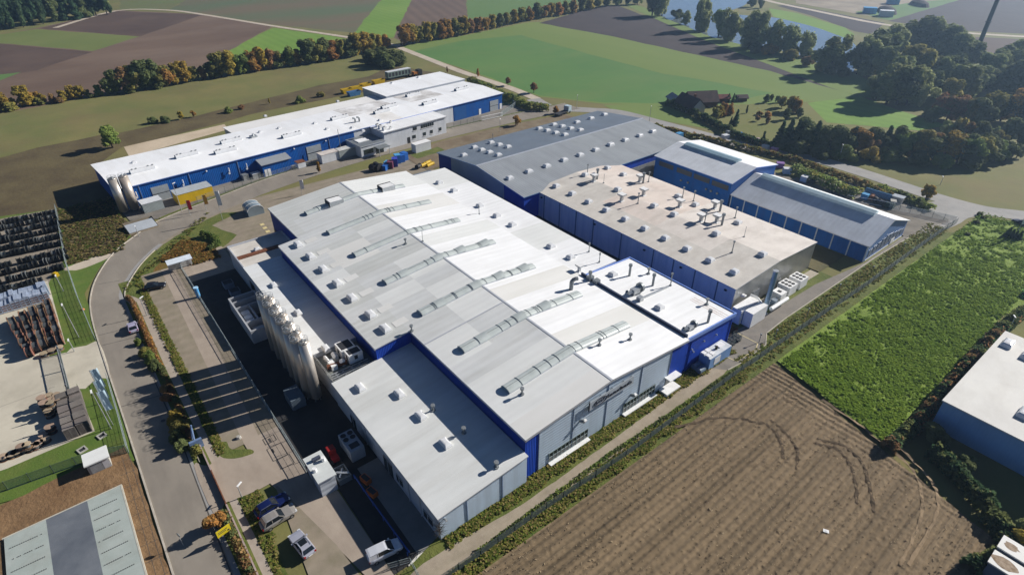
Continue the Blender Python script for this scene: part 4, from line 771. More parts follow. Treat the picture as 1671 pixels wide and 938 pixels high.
old = thing('flat_block', 'small flat roofed block with beige roof and rusty beam beside the side wing', 'block', (-88.5, 0, 0))
mb = MB(); mb.box(-88.4, -77.1, .2, 12.4, 0, 5.0); mb.build('wall', m_grey_x, old)
mb = MB(); mb.box(-88.3, -77.2, .3, 12.4, 5.0, 5.1); ro = mb.build('roof', m_beige, old)
mb = MB()
for a in ((-88.6, -77.0, 0, .25), (-88.6, -88.3, .25, 12.6), (-88.3, -77.2, 12.4, 12.6)): mb.box(*a, 4.7, 5.5)
mb.build('parapet', m_trim, ro)
mb = MB(); mb.box(-82.6, -81.4, .3, 9.5, 5.1, 5.4); mb.build('beam', m_rust, ro)
c = onroof(420, 408, lambda x, y: 5.1); part_at(D_SQ, 'skylight', ro, c, 0, .8)

# ===== hall with tan roof on the right
tan = thing('steel_hall', 'steel clad hall with tan flat roof full of small domes and roof fans', 'hall', (-67, 72.5, 0))
B0, B1, BY0, BY1 = -67.2, -6.0, 72.6, 103.4; bz = lambda x, y: 7.0 + (BY1 - BY0) / 2 * .055 - abs(y - 88) * .055
walls_gable(tan, B0, B1, BY0, BY1, 'x', 6.75, 6.75, 7.6, 88, [m_steel, m_steel_y], {'x0': 1, 'x1': 1, 'y0': 0, 'y1': 0})
mb = MB(); slope_cells(mb, 'x', B0 - .15, B1 + .15, BY0 - .15, 6.75, 80.5, 7.18, [-52, -37, -22], .2, lambda k: 0 if k >= 0 else 2); slope_cells(mb, 'x', B0 - .15, B1 + .15, 80.5, 7.18, 88, 7.6, [-50, -33, -18], .2, lambda k: [0, 1, 3, 0][k] if k >= 0 else 2); slope_cells(mb, 'x', B0 - .15, B1 + .15, 88, 7.6, BY1 + .15, 6.75, [-50, -33, -18], .2, lambda k: [1, 1, 3, 3][k] if k >= 0 else 2)
tr = mb.build('roof', [m_beige, m_beige2, m_trim, mat('pale_tan_membrane', (0.60, 0.55, 0.50), 0.8, scale=0.12, c2=(0.69, 0.64, 0.585), dirt=((0.34, 0.30, 0.26), 0.5, 0.35, (1, .5, 1)))], tan)
broof = lambda x, y: 7.8 - abs(y - 88) * .055
T7 = lambda x, y: (840 + x / 3.91, 230 + y / 3.91)
for q in ((265, 292), (367, 340), (472, 392), (585, 444), (705, 502), (830, 562), (960, 624), (1099, 692), (1245, 765), (1400, 840), (450, 220), (592, 177), (693, 219), (658, 314), (890, 417), (1042, 357), (1152, 412), (1017, 472), (1285, 595), (1422, 527), (1580, 727)):
    part_at(D_SQ, 'skylight', tr, onroof(*T7(*q), broof), 0, 1.05)
for q in ((505, 258), (797, 262), (680, 385), (820, 350), (1050, 422), (1274, 432), (1186, 515), (1286, 520)): part_at(COWL, 'roof_fan', tan, onroof(*T7(*q), broof), 0, .95)
for q, a in (((525, 245), 1.2), ((818, 270), 1.0), ((1308, 450), 1.3), ((1320, 538), 1.3)): part_at(STACK, 'exhaust_stack', tan, onroof(*T7(*q), broof), 0, 1.1)
for q in ((463, 213), (567, 270), (853, 262), (785, 400), (1070, 362), (1140, 385), (1405, 492), (1385, 713), (1463, 612), (1210, 525)): part_at(PIPE if q[0] not in (567, 1463) else ROD, 'vent_pipe' if q[0] not in (567, 1463) else 'lightning_rod', tan, onroof(*T7(*q), broof))
for x in (-63, -57, -51, -45, -36, -26.5, -21, -15.5, -10): mb = MB(); mb.box(x - .12, x + .12, 72.5, 72.59, 0, 6.7); mb.build('downpipe', mat('joint_dark', (0.12, 0.14, 0.17), 0.6), tan)
for x, z in ((-64, 5.6), (-44.5, 5.6), (-29, 5.4), (-8, 5.6), (-19, 5.6)):
    mb = MB(); mb.box(x - .25, x + .25, 72.3, 72.59, z, z + .3); mb.build('wall_lamp', m_black, tan)
mb = MB(); mb.tube((-5.99, 75.6, 4.2), (-5.3, 75.6, 4.4), .3, 10); mb.box(-5.9, -5.1, 75.3, 75.9, 4.4, 4.6); mb.build('floodlight', m_white, tan)
mb = MB(); mb.box(-5.98, -5.9, 80.0, 82.4, .05, 3.2); mb.box(-5.98, -5.9, 90, 91.2, .05, 2.2); mb.build('door', mat('grey_door', (0.2, 0.21, 0.22), 0.5), tan)

# ===== grey hall in the background
gh = thing('grey_hall', 'wide hall with slate blue and grey ridged roof dotted with white domes', 'hall', (-106, 67.4, 0))
walls_gable(gh, -106.2, -65.2, 67.5, 136, 'y', 6.7, 6.8, 8.95, -85.6, [m_blue, m_galvd, m_blue_y], {'x0': 2, 'x1': 2, 'y0': 0, 'y1': 0})
mb = MB(); mb.box(-99.2, -73.6, 67.42, 67.5, .05, 6.6); mb.add([(-99.2, 67.42, 6.6), (-73.6, 67.42, 6.6), (-73.6, 67.42, 7.55), (-85.6, 67.42, 8.8), (-99.2, 67.42, 7.3)], [(0, 1, 2, 3, 4)]); mb.build('gable_panel', mat('gable_grey', (0.26, 0.285, 0.29), 0.6, scale=0.12, c2=(0.36, 0.385, 0.385), spec=0.3), gh)
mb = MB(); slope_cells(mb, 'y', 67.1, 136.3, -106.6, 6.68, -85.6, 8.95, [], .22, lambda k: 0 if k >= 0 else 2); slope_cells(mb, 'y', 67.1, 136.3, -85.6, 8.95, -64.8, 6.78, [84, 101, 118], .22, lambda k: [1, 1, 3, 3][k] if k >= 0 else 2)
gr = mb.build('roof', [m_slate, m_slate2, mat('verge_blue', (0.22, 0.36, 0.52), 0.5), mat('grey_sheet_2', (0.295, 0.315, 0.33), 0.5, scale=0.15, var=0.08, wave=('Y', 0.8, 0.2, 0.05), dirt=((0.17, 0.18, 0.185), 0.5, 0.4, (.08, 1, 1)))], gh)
mb = MB(); mb.box(-85.9, -85.3, 67.0, 136.4, 9.14, 9.24); mb.build('ridge_cap', m_trim, gr)
croof = lambda x, y: (6.9 + (x + 106.4) * .1085 if x < -85.6 else 9.17 - (x + 85.6) * .1045)
T6 = lambda x, y: (420 + x / 3.91, 230 + y / 3.91); T3 = lambda x, y: (840 + x / 3.91, y / 3.91)
for q in ((1318, 95), (1385, 45), (1433, 62), (1482, 77), (1538, 94), (1545, 29), (1492, 15), (1600, 42), (1610, 241)): part_at(D_SQ, 'skylight', gr, onroof(*T6(*q), croof), 0, (.95, 1.25, 1))
for q in ((157, 825), (208, 837), (250, 799), (303, 810), (262, 852), (320, 864), (358, 824), (418, 834), (397, 784), (487, 759), (573, 735), (880, 842), (797, 869), (705, 897), (612, 925)): part_at(D_SQ, 'skylight', gr, onroof(*T3(*q), croof), 0, (1, 1.35, 1))
for q in ((90, 198), (205, 163), (315, 125), (417, 93), (517, 60), (610, 28)): part_at(D_SQ, 'skylight', gr, onroof(*T7(*q), croof), 0, (1, 1.35, 1))
mb = MB(); mb.box(-64.9, -64.8, 104, 133, .1, 4.6); mb.build('door', mat('sliding_door', (0.26, 0.27, 0.28), 0.5, wave=('Y', .4, .3, .1)), gh)
lt = thing('link_shed', 'small flat grey lean-to between the big hall and the grey hall', 'shed', (-80, 61, 0))
mb = MB(); mb.box(-79, -66.5, 61.6, 66.8, 0, 3.2); mb.box(-90, -80, 63, 67, 0, 2.4); mb.build('wall', m_galvd, lt); mb = MB(); mb.box(-79.2, -66.3, 61.4, 67.0, 3.2, 3.4); mb.box(-70, -68.4, 63, 64.2, 3.4, 3.9, 1); mb.build('roof', [m_greyr2, m_white], lt)
bk = thing('rear_annexe', 'low grey roofed annexe at the rear corner of the big hall', 'annexe', (-101, 47, 0))
mb = MB(); mb.box(-101, -92.3, 52, 61, 0, 4.3); mb.build('wall', m_blue, bk); mb = MB(); mb.box(-101.2, -92.2, 51.8, 61.2, 4.3, 4.5); mb.build('roof', m_slate, bk)

# ===== two blue halls in a row on the right
tall = thing('blue_hall', 'taller blue hall with light grey and white roof and ridge light', 'hall', (-62, 115.5, 0))
walls_gable(tall, -62.2, -36.2, 115.6, 137.2, 'x', 7.5, 7.5, 9.45, 126, [m_blueW, mat('blue_gable', (0.01, 0.07, 0.26), 0.5, 0.12, .3, wave=('Y', .5, .25, 0))], {'x0': 1, 'x1': 1, 'y0': 0, 'y1': 0})
mb = MB(); slope_cells(mb, 'x', -62.6, -35.8, 115.2, 7.46, 126, 9.45, [], .2, lambda k: 0 if k >= 0 else 2); slope_cells(mb, 'x', -62.6, -35.8, 126, 9.45, 137.6, 7.46, [], .2, lambda k: 1 if k >= 0 else 2); t1 = mb.build('roof', [m_greyr2, m_whites, m_btrim], tall)
mb = MB(); mb.extr([(124.6, 9.3), (124.6, 9.95), (126, 10.25), (127.4, 9.95), (127.4, 9.3)], 'x', -59.5, -41.5); mb.build('ridge_light', mat('ridge_glazing', (0.25, 0.36, 0.42), 0.4, 0.1, .5), t1)
for x in (-58, -51.5, -45.5, -39.5):
    mb = MB(); mb.box(x - 2.6, x + 2.6, 115.5, 115.59, 5.2, 6.6); mb.build('window', glass('sooty_glass', (0.02, 0.03, 0.05), .4), tall)
for x, z in ((-52, 3.3), (-49.6, 3.4), (-43.4, 3.5), (-41.8, 3.5), (-39.8, 3.5)):
    mb = MB(); mb.tube((x, 115.59, z), (x, 115.2, z), .3, 10); mb.build('wall_vent', m_galvd, tall)
lowb = thing('blue_hall', 'lower blue hall with grey roof and white bays nearest the gate', 'hall', (-36, 115.5, 0))
walls_gable(lowb, -36.1, .5, 116.2, 136.9, 'x', 4.35, 4.35, 7.9, 126, [m_blueW, mat('blue_slats', (0.07, 0.16, 0.38), 0.45, 0.1, .3, wave=('Z', .5, .3, .45), wcol=(0.30, 0.38, 0.55))], {'x0': 1, 'x1': 1, 'y0': 0, 'y1': 0})
mb = MB(); slope_cells(mb, 'x', -36.0, .9, 115.7, 4.18, 126, 7.9, [], .2, lambda k: 0 if k >= 0 else 2); slope_cells(mb, 'x', -36.0, .9, 126, 7.9, 137.4, 4.18, [], .2, lambda k: 1 if k >= 0 else 2); t2 = mb.build('roof', [m_greyr, m_whites, m_trim], lowb)
mb = MB(); mb.extr([(124.9, 7.5), (124.9, 8.4), (126, 8.75), (127.1, 8.4), (127.1, 7.5)], 'x', -33.5, -3.5); mb.build('ridge_light', mat('ridge_glazing_pale', (0.46, 0.58, 0.62), 0.4, 0.1, .5), t2)
for i in range(10): x = -35.9 + i * 4.02; mb = MB(); mb.box(x, x + .28, 116.08, 116.19, 0, 4.25); mb.build('pilaster', mat('pilaster_grey', (0.40, 0.46, 0.54), 0.5), lowb)
mb = MB(); mb.box(.5, .62, 129.5, 131.5, .1, 1.6); mb.box(.5, .56, 117, 136.5, .05, .3); mb.build('gable_plinth', m_white, lowb)
for i in range(9): mb = MB(); mb.box(.51, .58, 117.6 + i * 2.1, 119.3 + i * 2.1, 1.0 + .12 * (i % 3), 2.6 + min(i, 8 - i) * .3); mb.build('window', glass('gable_glass', (0.10, 0.14, 0.22), .3), lowb)

# ===== white roofed long hall behind the street (own axes: x along its front, y to the rear)
WO = at(187, 310, 6.3); WE = at(820, 152, 6.3); WA = math.atan2(WE.y - WO.y, WE.x - WO.x); WL = 140.0
long_ = thing('long_hall', 'very long blue hall with white flat roof and short roof lanterns behind the street', 'long hall', (WO.x, WO.y, 0), WA)
def wl(px, py, z):
    p = at(px, py, z) - Vector((WO.x, WO.y, 0)); ca, sa = math.cos(WA), math.sin(WA); return Vector((p.x * ca + p.y * sa, -p.x * sa + p.y * ca, z))
m_offw = mat('office_white', (0.58, 0.60, 0.63), 0.6, 0.06, .5, dirt=((0.32, 0.36, 0.40), 0.5, 0.8, (1, 1, .07)))
mb = MB()
for x0, x1, k in ((.2, 72, 0), (72, 114.5, 1), (114.5, 139.8, 0)): mb.add([(x0, .1, 0), (x1, .1, 0), (x1, .1, 6.1), (x0, .1, 6.1)], [(0, 1, 2, 3)], k)
mb.add([(.2, .1, 0), (.2, 25, 0), (.2, 25, 6.1), (.2, 12.5, 6.7), (.2, .1, 6.1)], [(0, 1, 2, 3, 4)], 0); mb.add([(139.8, .1, 0), (139.8, 25, 0), (139.8, 25, 6.1), (139.8, 12.5, 6.7), (139.8, .1, 6.1)], [(0, 1, 2, 3, 4)], 0); mb.add([(.2, 25, 0), (139.8, 25, 0), (139.8, 25, 6.1), (.2, 25, 6.1)], [(0, 1, 2, 3)], 1)
mb.build('wall', [m_blueW, m_offw], long_, local=True)
m_w1 = mat('bright_membrane', (0.80, 0.81, 0.82), 0.5, scale=0.08, c2=(0.86, 0.87, 0.88), dirt=((0.60, 0.59, 0.56), 0.5, 0.3, (1, .2, 1))); m_soot = mat('sooty_membrane', (0.36, 0.34, 0.32), 0.8, scale=0.16, c2=(0.84, 0.84, 0.84), stretch=(1, 1, 1))
mb = MB(); slope_cells(mb, 'x', -.3, 140.3, -.3, 6.08, 12.5, 6.7, [66, 84, 92], .2, lambda k: [0, 0, 3, 0][k] if k >= 0 else 1); slope_cells(mb, 'x', -.3, 140.3, 12.5, 6.7, 25.3, 6.08, [78, 98, 104, 120], .2, lambda k: [0, 2, 0, 2, 0][k] if k >= 0 else 1)
wroof = mb.build('roof', [m_w1, m_btrim, m_soot, mat('lightly_sooty_membrane', (0.62, 0.60, 0.57), 0.8, scale=0.12, c2=(0.84, 0.84, 0.84))], long_, local=True)
def wz(x, y): return 6.28 + (12.8 - abs(y - 12.5)) * .048
def monitor():
    mb = MB(); n = 6; hh, wd, L = .75, .8, 6.4
    pr = [(wd * math.cos(math.pi * j / n), .25 + hh * math.sin(math.pi * j / n)) for j in range(n + 1)] + [(-wd, -.2), (wd, -.2)]
    mb.extr(pr, 'x', 0, L, 0); mb.extr([(p[0] * 1.02, p[1] * 1.02) for p in pr], 'x', -.04, .02, 1)
    for x in (.5, 1.5, 4.6, 5.8): mb.box(x, x + .4, -.25, .2, 1.0, 1.15, 2)
    return mb.mesh('roof_lantern', [m_dome, mat('lantern_end', (0.08, 0.14, 0.2), 0.6), m_galvd])
MON = monitor()
for px, py in ((213, 284), (287, 260), (351, 252), (361, 236), (461, 226), (541, 198), (611, 187), (623, 179), (690, 172), (663, 158), (743, 150)):
    p = wl(px, py, 6.6); o = part_at(MON, 'roof_lantern', wroof, (p.x, p.y, wz(p.x, p.y)), 0)
for px, py in ((219, 266), (425, 216), (456, 210), (514, 203), (534, 211), (620, 196), (592, 212), (575, 208)): p = wl(px, py, 6.6); part_at(D_SQ, 'skylight', wroof, (p.x, p.y, wz(p.x, p.y)), 0, .7)
p = wl(414, 225, 6.6); mb = MB(); mb.box(p.x - 1, p.x + 1, p.y - 1, p.y + 1, 6.4, 7.3); mb.tube((p.x, p.y, 7.3), (p.x, p.y, 7.9), .35, 8); mb.build('roof_fan', m_galv, long_, local=True)
for dx in (0, 1.6):
    p = wl(580, 200, 6.6); part_at(ELBOW, 'duct_elbow', long_, (p.x + dx, p.y, wz(p.x, p.y)), 3.14, .8)
for x0, x1, z0, z1 in ((8.2, 12.6, .1, 4.4), (54.5, 59.5, .1, 4.6), (133.2, 137.6, .1, 4.2)):
    mb = MB(); mb.box(x0, x1, .0, .09, z0, z1); mb.box(x0, x1, -.02, -.001, (z0 + z1) / 2 - .1, (z0 + z1) / 2 + .1, 1); mb.build('roller_door', [mat('roller_grey', (0.33, 0.36, 0.38), 0.5, wave=('Z', .35, .3, .1)), m_dark], long_, local=True)
for x in (127.3, 138.4):
    mb = MB(); mb.box(x, x + 1.1, .0, .09, .05, 2.3); mb.build('door', m_white, long_, local=True)
mb = MB(); mb.box(115, 121, .03, .09, .1, 5.2); mb.build('sliding_door', mat('blue_door', (0.012, 0.085, 0.28), 0.5, 0.1), long_, local=True)
for x in (5.6, 18.6, 32.5, 62.6):
    mb = MB(); mb.box(x - .07, x + .07, -.05, .09, .1, 6.0); mb.build('downpipe', mat('downpipe_pale', (0.16, 0.22, 0.34), 0.5), long_, local=True)
for x in (4.4, 16.5, 29.5, 34.8):
    mb = MB(); mb.tube((x, .1, 3.3), (x, -.5, 3.3), .12, 6); mb.cyl(x, -.5, 2.9, 4.6, .13, 6); mb.box(x - .35, x + .1, -.6, -.3, 2.7, 3.2); mb.build('exhaust_pipe', m_white, long_, local=True)
for x in (3.0, 23.5, 50.5, 61.5):
    mb = MB(); mb.box(x - .18, x + .18, -.25, .08, 5.0, 5.3); mb.build('wall_lamp', m_white, long_, local=True)
# rear strips
rs = thing('rear_hall', 'low rear hall with off white roof behind the long hall', 'hall', (WO.x, WO.y, 0), WA)
mb = MB(); mb.box(42, 101, 25.4, 35.4, 0, 5.3); mb.build('wall', m_grey_x, rs, local=True); mb = MB(); mb.box(41.7, 101.3, 25.4, 35.8, 5.3, 5.5, 1, 0); r_ = mb.build('roof', [mat('rear_membrane', (0.70, 0.69, 0.67), 0.6, scale=.1, c2=(0.78, 0.77, 0.75)), m_trim], rs, local=True)
for px, py in ((551, 166), (433, 190)): p = wl(px, py, 5.5); part_at(D_SQ, 'skylight', r_, (p.x, p.y, 5.5), 0, .7)
rt2 = thing('rear_hall', 'taller rear hall with white roof at the far end of the long hall', 'hall', (WO.x, WO.y, 0), WA)
mb = MB(); mb.box(101.5, 141, 25.4, 43, 0, 6.9); mb.build('wall', m_grey_x, rt2, local=True); mb = MB(); mb.box(101.3, 141.3, 25.2, 43.3, 6.9, 7.1, 1, 0); r_ = mb.build('roof', [m_w1, m_trim], rt2, local=True)
for px, py in ((640, 136), (683, 127)): p = wl(px, py, 7.1); part_at(D_SQ, 'skylight', r_, (p.x, p.y, 7.1), 0, .7)
# office block
of = thing('office_block', 'two storey white office block with flat roof against the long hall', 'office', (WO.x, WO.y, 0), WA)
mb = MB(); mb.box(78.5, 104.6, -8.3, -.05, 0, 5.8); mb.build('wall', m_offw, of, local=True)
mb = MB(); mb.box(78.2, 104.9, -8.7, .2, 5.8, 6.1, 1, 0); orf = mb.build('roof', [m_roofw, m_trim], of, local=True)
for x, y, s in ((80, -6.5, 1.2), (79.8, -4.4, 1.3), (80.2, -2.0, 1.1), (82.2, -6.9, .8), (86, -1.2, .7)):
    mb = MB(); mb.box(x - s / 2, x + s / 2, y - s / 2, y + s / 2, 6.1, 6.1 + s); mb.cyl(x, y, 6.1 + s, 6.15 + s, s * .35, 10, 1); mb.build('rooftop_unit', [m_white, m_dark], of, local=True)
for x, z, w_ in ((90.2, 4.0, 1.6), (84.6, 1.2, .0), (89.6, 1.2, 1.5), (94.2, 1.2, 1.3), (97.3, 1.3, 1.2), (101.2, 1.4, 1.2)) + tuple((93.6 + i * .95, 4.0, .75) for i in range(6)):
    if w_:
        mb = MB(); mb.box(x, x + w_, -8.36, -8.301, z, z + 1.2); wn = mb.build('window', m_glass, of, local=True); mb = MB(); mb.box(x - .08, x + w_ + .08, -8.45, -8.3, z - .14, z - .03); mb.build('sill', m_white, wn, local=True)
mb = MB(); mb.box(87.6, 88.7, -8.38, -8.301, .05, 2.2); mb.build('door', mat('office_door', (0.03, 0.03, 0.03), 0.4), of, local=True)
lob = thing('entrance_block', 'low flat roofed entrance block beside the white office', 'entrance block', (WO.x, WO.y, 0), WA)
mb = MB(); mb.box(68.5, 78.1, -9.6, -.2, 0, 3.6); mb.build('wall', m_offw, lob, local=True); mb = MB(); mb.box(68.3, 78.0, -9.8, -.2, 3.6, 3.9, 1, 0); mb.box(70, 74, -6.0, -3.0, 3.9, 4.1, 2); mb.box(73.2, 77.6, -13.0, -9.8, 2.7, 2.9, 0); mb.cyl(73.5, -12.7, 0, 2.7, .1, 8, 1); mb.cyl(77.3, -12.7, 0, 2.7, .1, 8, 1); mb.build('roof', [m_galvd, m_trim, m_roofw], lob, local=True)
mb = MB(); mb.box(69.5, 73, -9.66, -9.61, .9, 2.5); mb.box(74, 77, -9.66, -9.61, .05, 2.3); mb.build('window', m_glass, lob, local=True)
# blue shed in front of the long hall
p0 = wl(433, 290, 0)
sh = thing('blue_shed', 'blue shed with grey lean-to roof and white double door in front of the long hall', 'shed', (WO.x, WO.y, 0), WA)
mb = MB(); mb.box(38.2, 47.2, -3.4, .0, 0, 3.9); mb.build('wall', m_blueW, sh, local=True)
mb = MB(); mb.extr([(-3.8, 3.8), (-3.8, 3.95), (.0, 4.75), (.0, 4.6)], 'x', 37.9, 47.5); mb.build('roof', m_slate2, sh, local=True)
mb = MB(); mb.box(38.6, 40.5, -3.46, -3.41, .05, 2.3); mb.box(39.5, 39.6, -3.5, -3.461, .05, 2.3, 1); mb.build('door', [m_white, m_galvd], sh, local=True)

# ===== sheds and kiosks
tk = thing('equipment_kiosk', 'grey equipment kiosk with pale roof and air units in the yard', 'kiosk', (-21.4, -9.4, 0))
mb = MB(); mb.box(-21.3, -16.2, -9.3, -7.0, 0, 3.1); mb.build('wall', m_grey_x, tk); mb = MB(); mb.box(-21.5, -16.0, -9.5, -6.8, 3.1, 3.3, 1, 0); kr = mb.build('roof', [mat('kiosk_roof', (0.55, 0.575, 0.56), 0.6, 0.06, .5, wave=('X', .6, .05, .05)), m_trim], tk)
mb = MB(); mb.box(-20.4, -19.9, -8.6, -7.4, 3.3, 3.75); mb.build('air_unit', mat('unit_dark', (.06, .07, .1), .5), tk)
for x, y in ((-19.4, -7.25), (-18.3, -9.0)): mb = MB(); mb.cyl(x, y, 3.3, 3.95, .3, 10); mb.build('air_unit', m_white, tk)
mb = MB(); mb.box(-19.6, -19.0, -9.36, -9.31, .05, 2.2); mb.build('door', m_galvd, tk)
tkk = thing('transformer_kiosk', 'small transformer kiosk with white roof and grey louvred door by the bare earth', 'kiosk', (-43, -34, 0))
mb = MB(); mb.box(-43.3, -40.9, -34.4, -31.6, 0, 2.0); mb.build('wall', m_conc, tkk); mb = MB(); mb.box(-43.5, -40.7, -34.6, -31.4, 2.0, 2.2); mb.build('roof', m_roofl, tkk); mb = MB(); mb.box(-40.89, -40.84, -34.1, -32.6, .2, 1.8); mb.build('door', mat('louvre', (0.25, 0.255, 0.26), 0.5, wave=('Z', .15, .4, .2)), tkk); mb = MB(); mb.box(-40.89, -40.85, -32.5, -31.7, .2, 1.8); mb.build('panel', m_trim, tkk)
# ===== buildings at the right edge
rb = thing('flat_hall', 'pale flat roofed hall with blue wall and white dome lights at the right edge', 'hall', (31.2, 72, 0))
mb = MB(); mb.box(31.4, 75, 72.6, 100.6, 0, 5.4); mb.build('wall', mat('blue_wall_edge', (0.20, 0.36, 0.60), 0.5, 0.08, .2, wave=('X', .5, .2, .04)), rb); mb = MB(); mb.box(31.2, 75, 72.4, 100.8, 5.4, 5.62, 1, 0); fr_ = mb.build('roof', [mat('pale_roof', (0.56, 0.55, 0.52), 0.7, scale=.15, c2=(0.64, 0.63, 0.59), dirt=((0.44, 0.42, 0.38), 0.5, 0.4, (1, .5, 1))), m_trim], rb)
for px, py in ((1644, 562), (1671, 676), (1676, 582)): part_at(D_BIG, 'skylight', fr_, onroof(px, py, lambda x, y: 5.62), 0, 1.15)
for i, (y0, y1, lb) in enumerate(((52.1, 54.6, 'white roofed unit with brown stains at the bottom right corner, the farther one'), (48.9, 51.4, 'white roofed unit with a wide brown stain at the bottom right corner, the nearer one'))):
    o = thing('container_unit', lb, 'container', (45.4, y0, 0), 0, 'white roofed units at the corner of the field'); mb = MB(); mb.box(45.5, 53, y0 + .1, y1 - .1, 0, 3.8); mb.build('wall', mat('unit_wall', (0.07, 0.10, 0.16), 0.6), o); mb = MB(); mb.box(45.3, 53.2, y0, y1, 3.8, 4.0); mb.build('roof', m_roofst, o)
    mb = MB(); mb.add([(46.4 + (.8 + .5 * i + rnd.uniform(-.2, .2)) * math.cos(a) + .3 * i, (y0 + y1) / 2 + (.6 + .3 * i) * math.sin(a), 4.006) for a in np.linspace(0, 6.1, 14)], [tuple(range(14))]); mb.build('stain', mat('brown_stain', (0.16, 0.10, 0.05), 0.9, .4, 1.5, c2=(0.40, 0.32, 0.24)), o)
# ===== farmhouses beyond the road
def farmhouse(name, label, base, rz, L, W_, he, hr, mw, mr, chim=True, win=3):
    o = thing(name, label, 'house', (base.x, base.y, 0), rz); mb = MB()
    mb.add([(-L / 2, -W_ / 2, 0), (L / 2, -W_ / 2, 0), (L / 2, -W_ / 2, he), (-L / 2, -W_ / 2, he)], [(0, 1, 2, 3)]); mb.add([(-L / 2, W_ / 2, 0), (L / 2, W_ / 2, 0), (L / 2, W_ / 2, he), (-L / 2, W_ / 2, he)], [(0, 1, 2, 3)])
    for x in (-L / 2, L / 2): mb.add([(x, -W_ / 2, 0), (x, W_ / 2, 0), (x, W_ / 2, he), (x, 0, hr), (x, -W_ / 2, he)], [(0, 1, 2, 3, 4)])
    mb.build('wall', mw, o, local=True); mb = MB(); e = .5; s = (hr - he) / (W_ / 2)
    for sg_ in (-1, 1): mb.extr([(sg_ * (W_ / 2 + e), he - e * s), (0, hr), (0, hr + .3), (sg_ * (W_ / 2 + e), he - e * s + .3)], 'x', -L / 2 - .5, L / 2 + .5)
    r = mb.build('roof', mr, o, local=True)
    if chim: mb = MB(); mb.box(L * .1, L * .1 + .8, -.4 + .8, .4 + .8, hr - 1, hr + 1.1); mb.build('chimney', m_rust, r, local=True)
    for i in range(win):
        x = -L / 2 + (i + .7) * L / (win + .4); mb = MB(); mb.box(x, x + 1, -W_ / 2 - .05, -W_ / 2 - .01, 1, 2.3); mb.build('window', m_glass, o, local=True)
    for y in (-1.6, .8):
        mb = MB(); mb.box(-L / 2 - .05, -L / 2 - .01, y, y + 1, 1, 2.3); mb.build('window', m_glass, o, local=True)
    return o
m_tile = mat('old_roof_tile', (0.05, 0.035, 0.035), 0.85, scale=.4, c2=(0.095, 0.06, 0.055)); m_tile2 = mat('red_roof_tile', (0.16, 0.05, 0.04), 0.85, .3, .5)
m_render = mat('pale_render', (0.46, 0.46, 0.47), 0.8, .08, .5); m_brick = mat('dark_barn_wall', (0.09, 0.06, 0.05), 0.85, .2, .5)
farmhouse('farmhouse', 'farmhouse with dark tiled roof and pale gable by the garden trees', at(1124, 180), -.27, 11, 6.6, 2.5, 5.6, m_render, [m_tile], True)
farmhouse('barn', 'long dark roofed barn behind the farmhouse', at(1142, 172), 1.05, 12, 7, 2.4, 5.6, m_brick, [m_tile], False, 0)
farmhouse('shed', 'small grey roofed shed at the left end of the farm', at(1101, 169), -0.5, 7, 4.5, 2.0, 3.4, m_brick, [m_slate2], False, 0)
farmhouse('shed', 'small dark garden shed beside the barn', at(1178, 166), 1.0, 5, 3.2, 1.8, 2.8, m_brick, [m_tile2], False, 0)
farmhouse('shed', 'tiny hut at the edge of the orchard meadow', at(1209, 165), 1.0, 4, 2.6, 1.6, 2.4, m_brick, [m_tile], False, 0)
# ---------------------------------------------------------------- fences, lamps, flags, yard goods
m_post = mat('fence_post', (0.10, 0.13, 0.125), 0.6, 0.15, 1.0, metal=0.3)
m_wire = mat('fence_wire', (0.085, 0.11, 0.11), 0.6, 0.15, 1.0, metal=0.3)
m_wirel = mat('pale_fence_wire', (0.36, 0.42, 0.42), 0.5, 0.15, 1.0, metal=0.3)
POSTM = {}
def fence(label, pts, h=2.0, gap=2.6, wire=0.12, t=0.012, wm=None, pm=None, rail=0.03, name='wire_fence', rows=9):
    o = thing(name, label, 'fence', (pts[0][0], pts[0][1], 0)); mb = MB(); wm = wm or m_wire; pm = pm or m_post
    key = (h, pm.name)
    if key not in POSTM: POSTM[key] = MB().box(-.035, .035, -.035, .035, 0, h + .1).mesh('post', pm)
    tot = sum(math.hypot(b[0] - a[0], b[1] - a[1]) for a, b in zip(pts, pts[1:])); gap = max(gap, tot / 92)
    for a, b in zip(pts, pts[1:]):
        L = math.hypot(b[0] - a[0], b[1] - a[1]); dx, dy = (b[0] - a[0]) / L, (b[1] - a[1]) / L; ang = math.atan2(dy, dx)
        k = max(1, int(L / gap))
        for i in range(k): part_at(POSTM[key], 'post', o, (a[0] + (b[0] - a[0]) * i / k, a[1] + (b[1] - a[1]) * i / k, 0.1), ang)
        for i in range(rows + 1):
            z = .18 + (h - .15) * i / rows; tt = rail if i in (0, rows) else t * 1.3
            mb.cbox(((a[0] + b[0]) / 2, (a[1] + b[1]) / 2, z), (L, tt, tt), ang)
        if wire:
            for i in range(int(L / wire)):
                s = i * wire; x, y = a[0] + dx * s, a[1] + dy * s
                mb.add([(x - dx * t, y - dy * t, .15), (x + dx * t, y + dy * t, .15), (x + dx * t, y + dy * t, h), (x - dx * t, y - dy * t, h)], [(0, 1, 2, 3)])
    mb.build('mesh_panel', wm, o); return o
fence('dark grey wire mesh fence along the path and green field', [(4.6, -7), (4.9, 3), (5.0, 14), (5.5, 29.5), (5.1, 60), (5.3, 80), (5.9, 104), (5.9, 133), (6.0, 146), (6.4, 155.5)], 1.7, 2.6, .10, .02)
fence('pale steel rail fence between the parking lanes and shaded yard', [(-95.4, -9.45), (-56, -9.45), (-21.6, -9.4)], 1.5, 2.5, .16, .014, m_wirel, m_wirel, .06, rows=3)
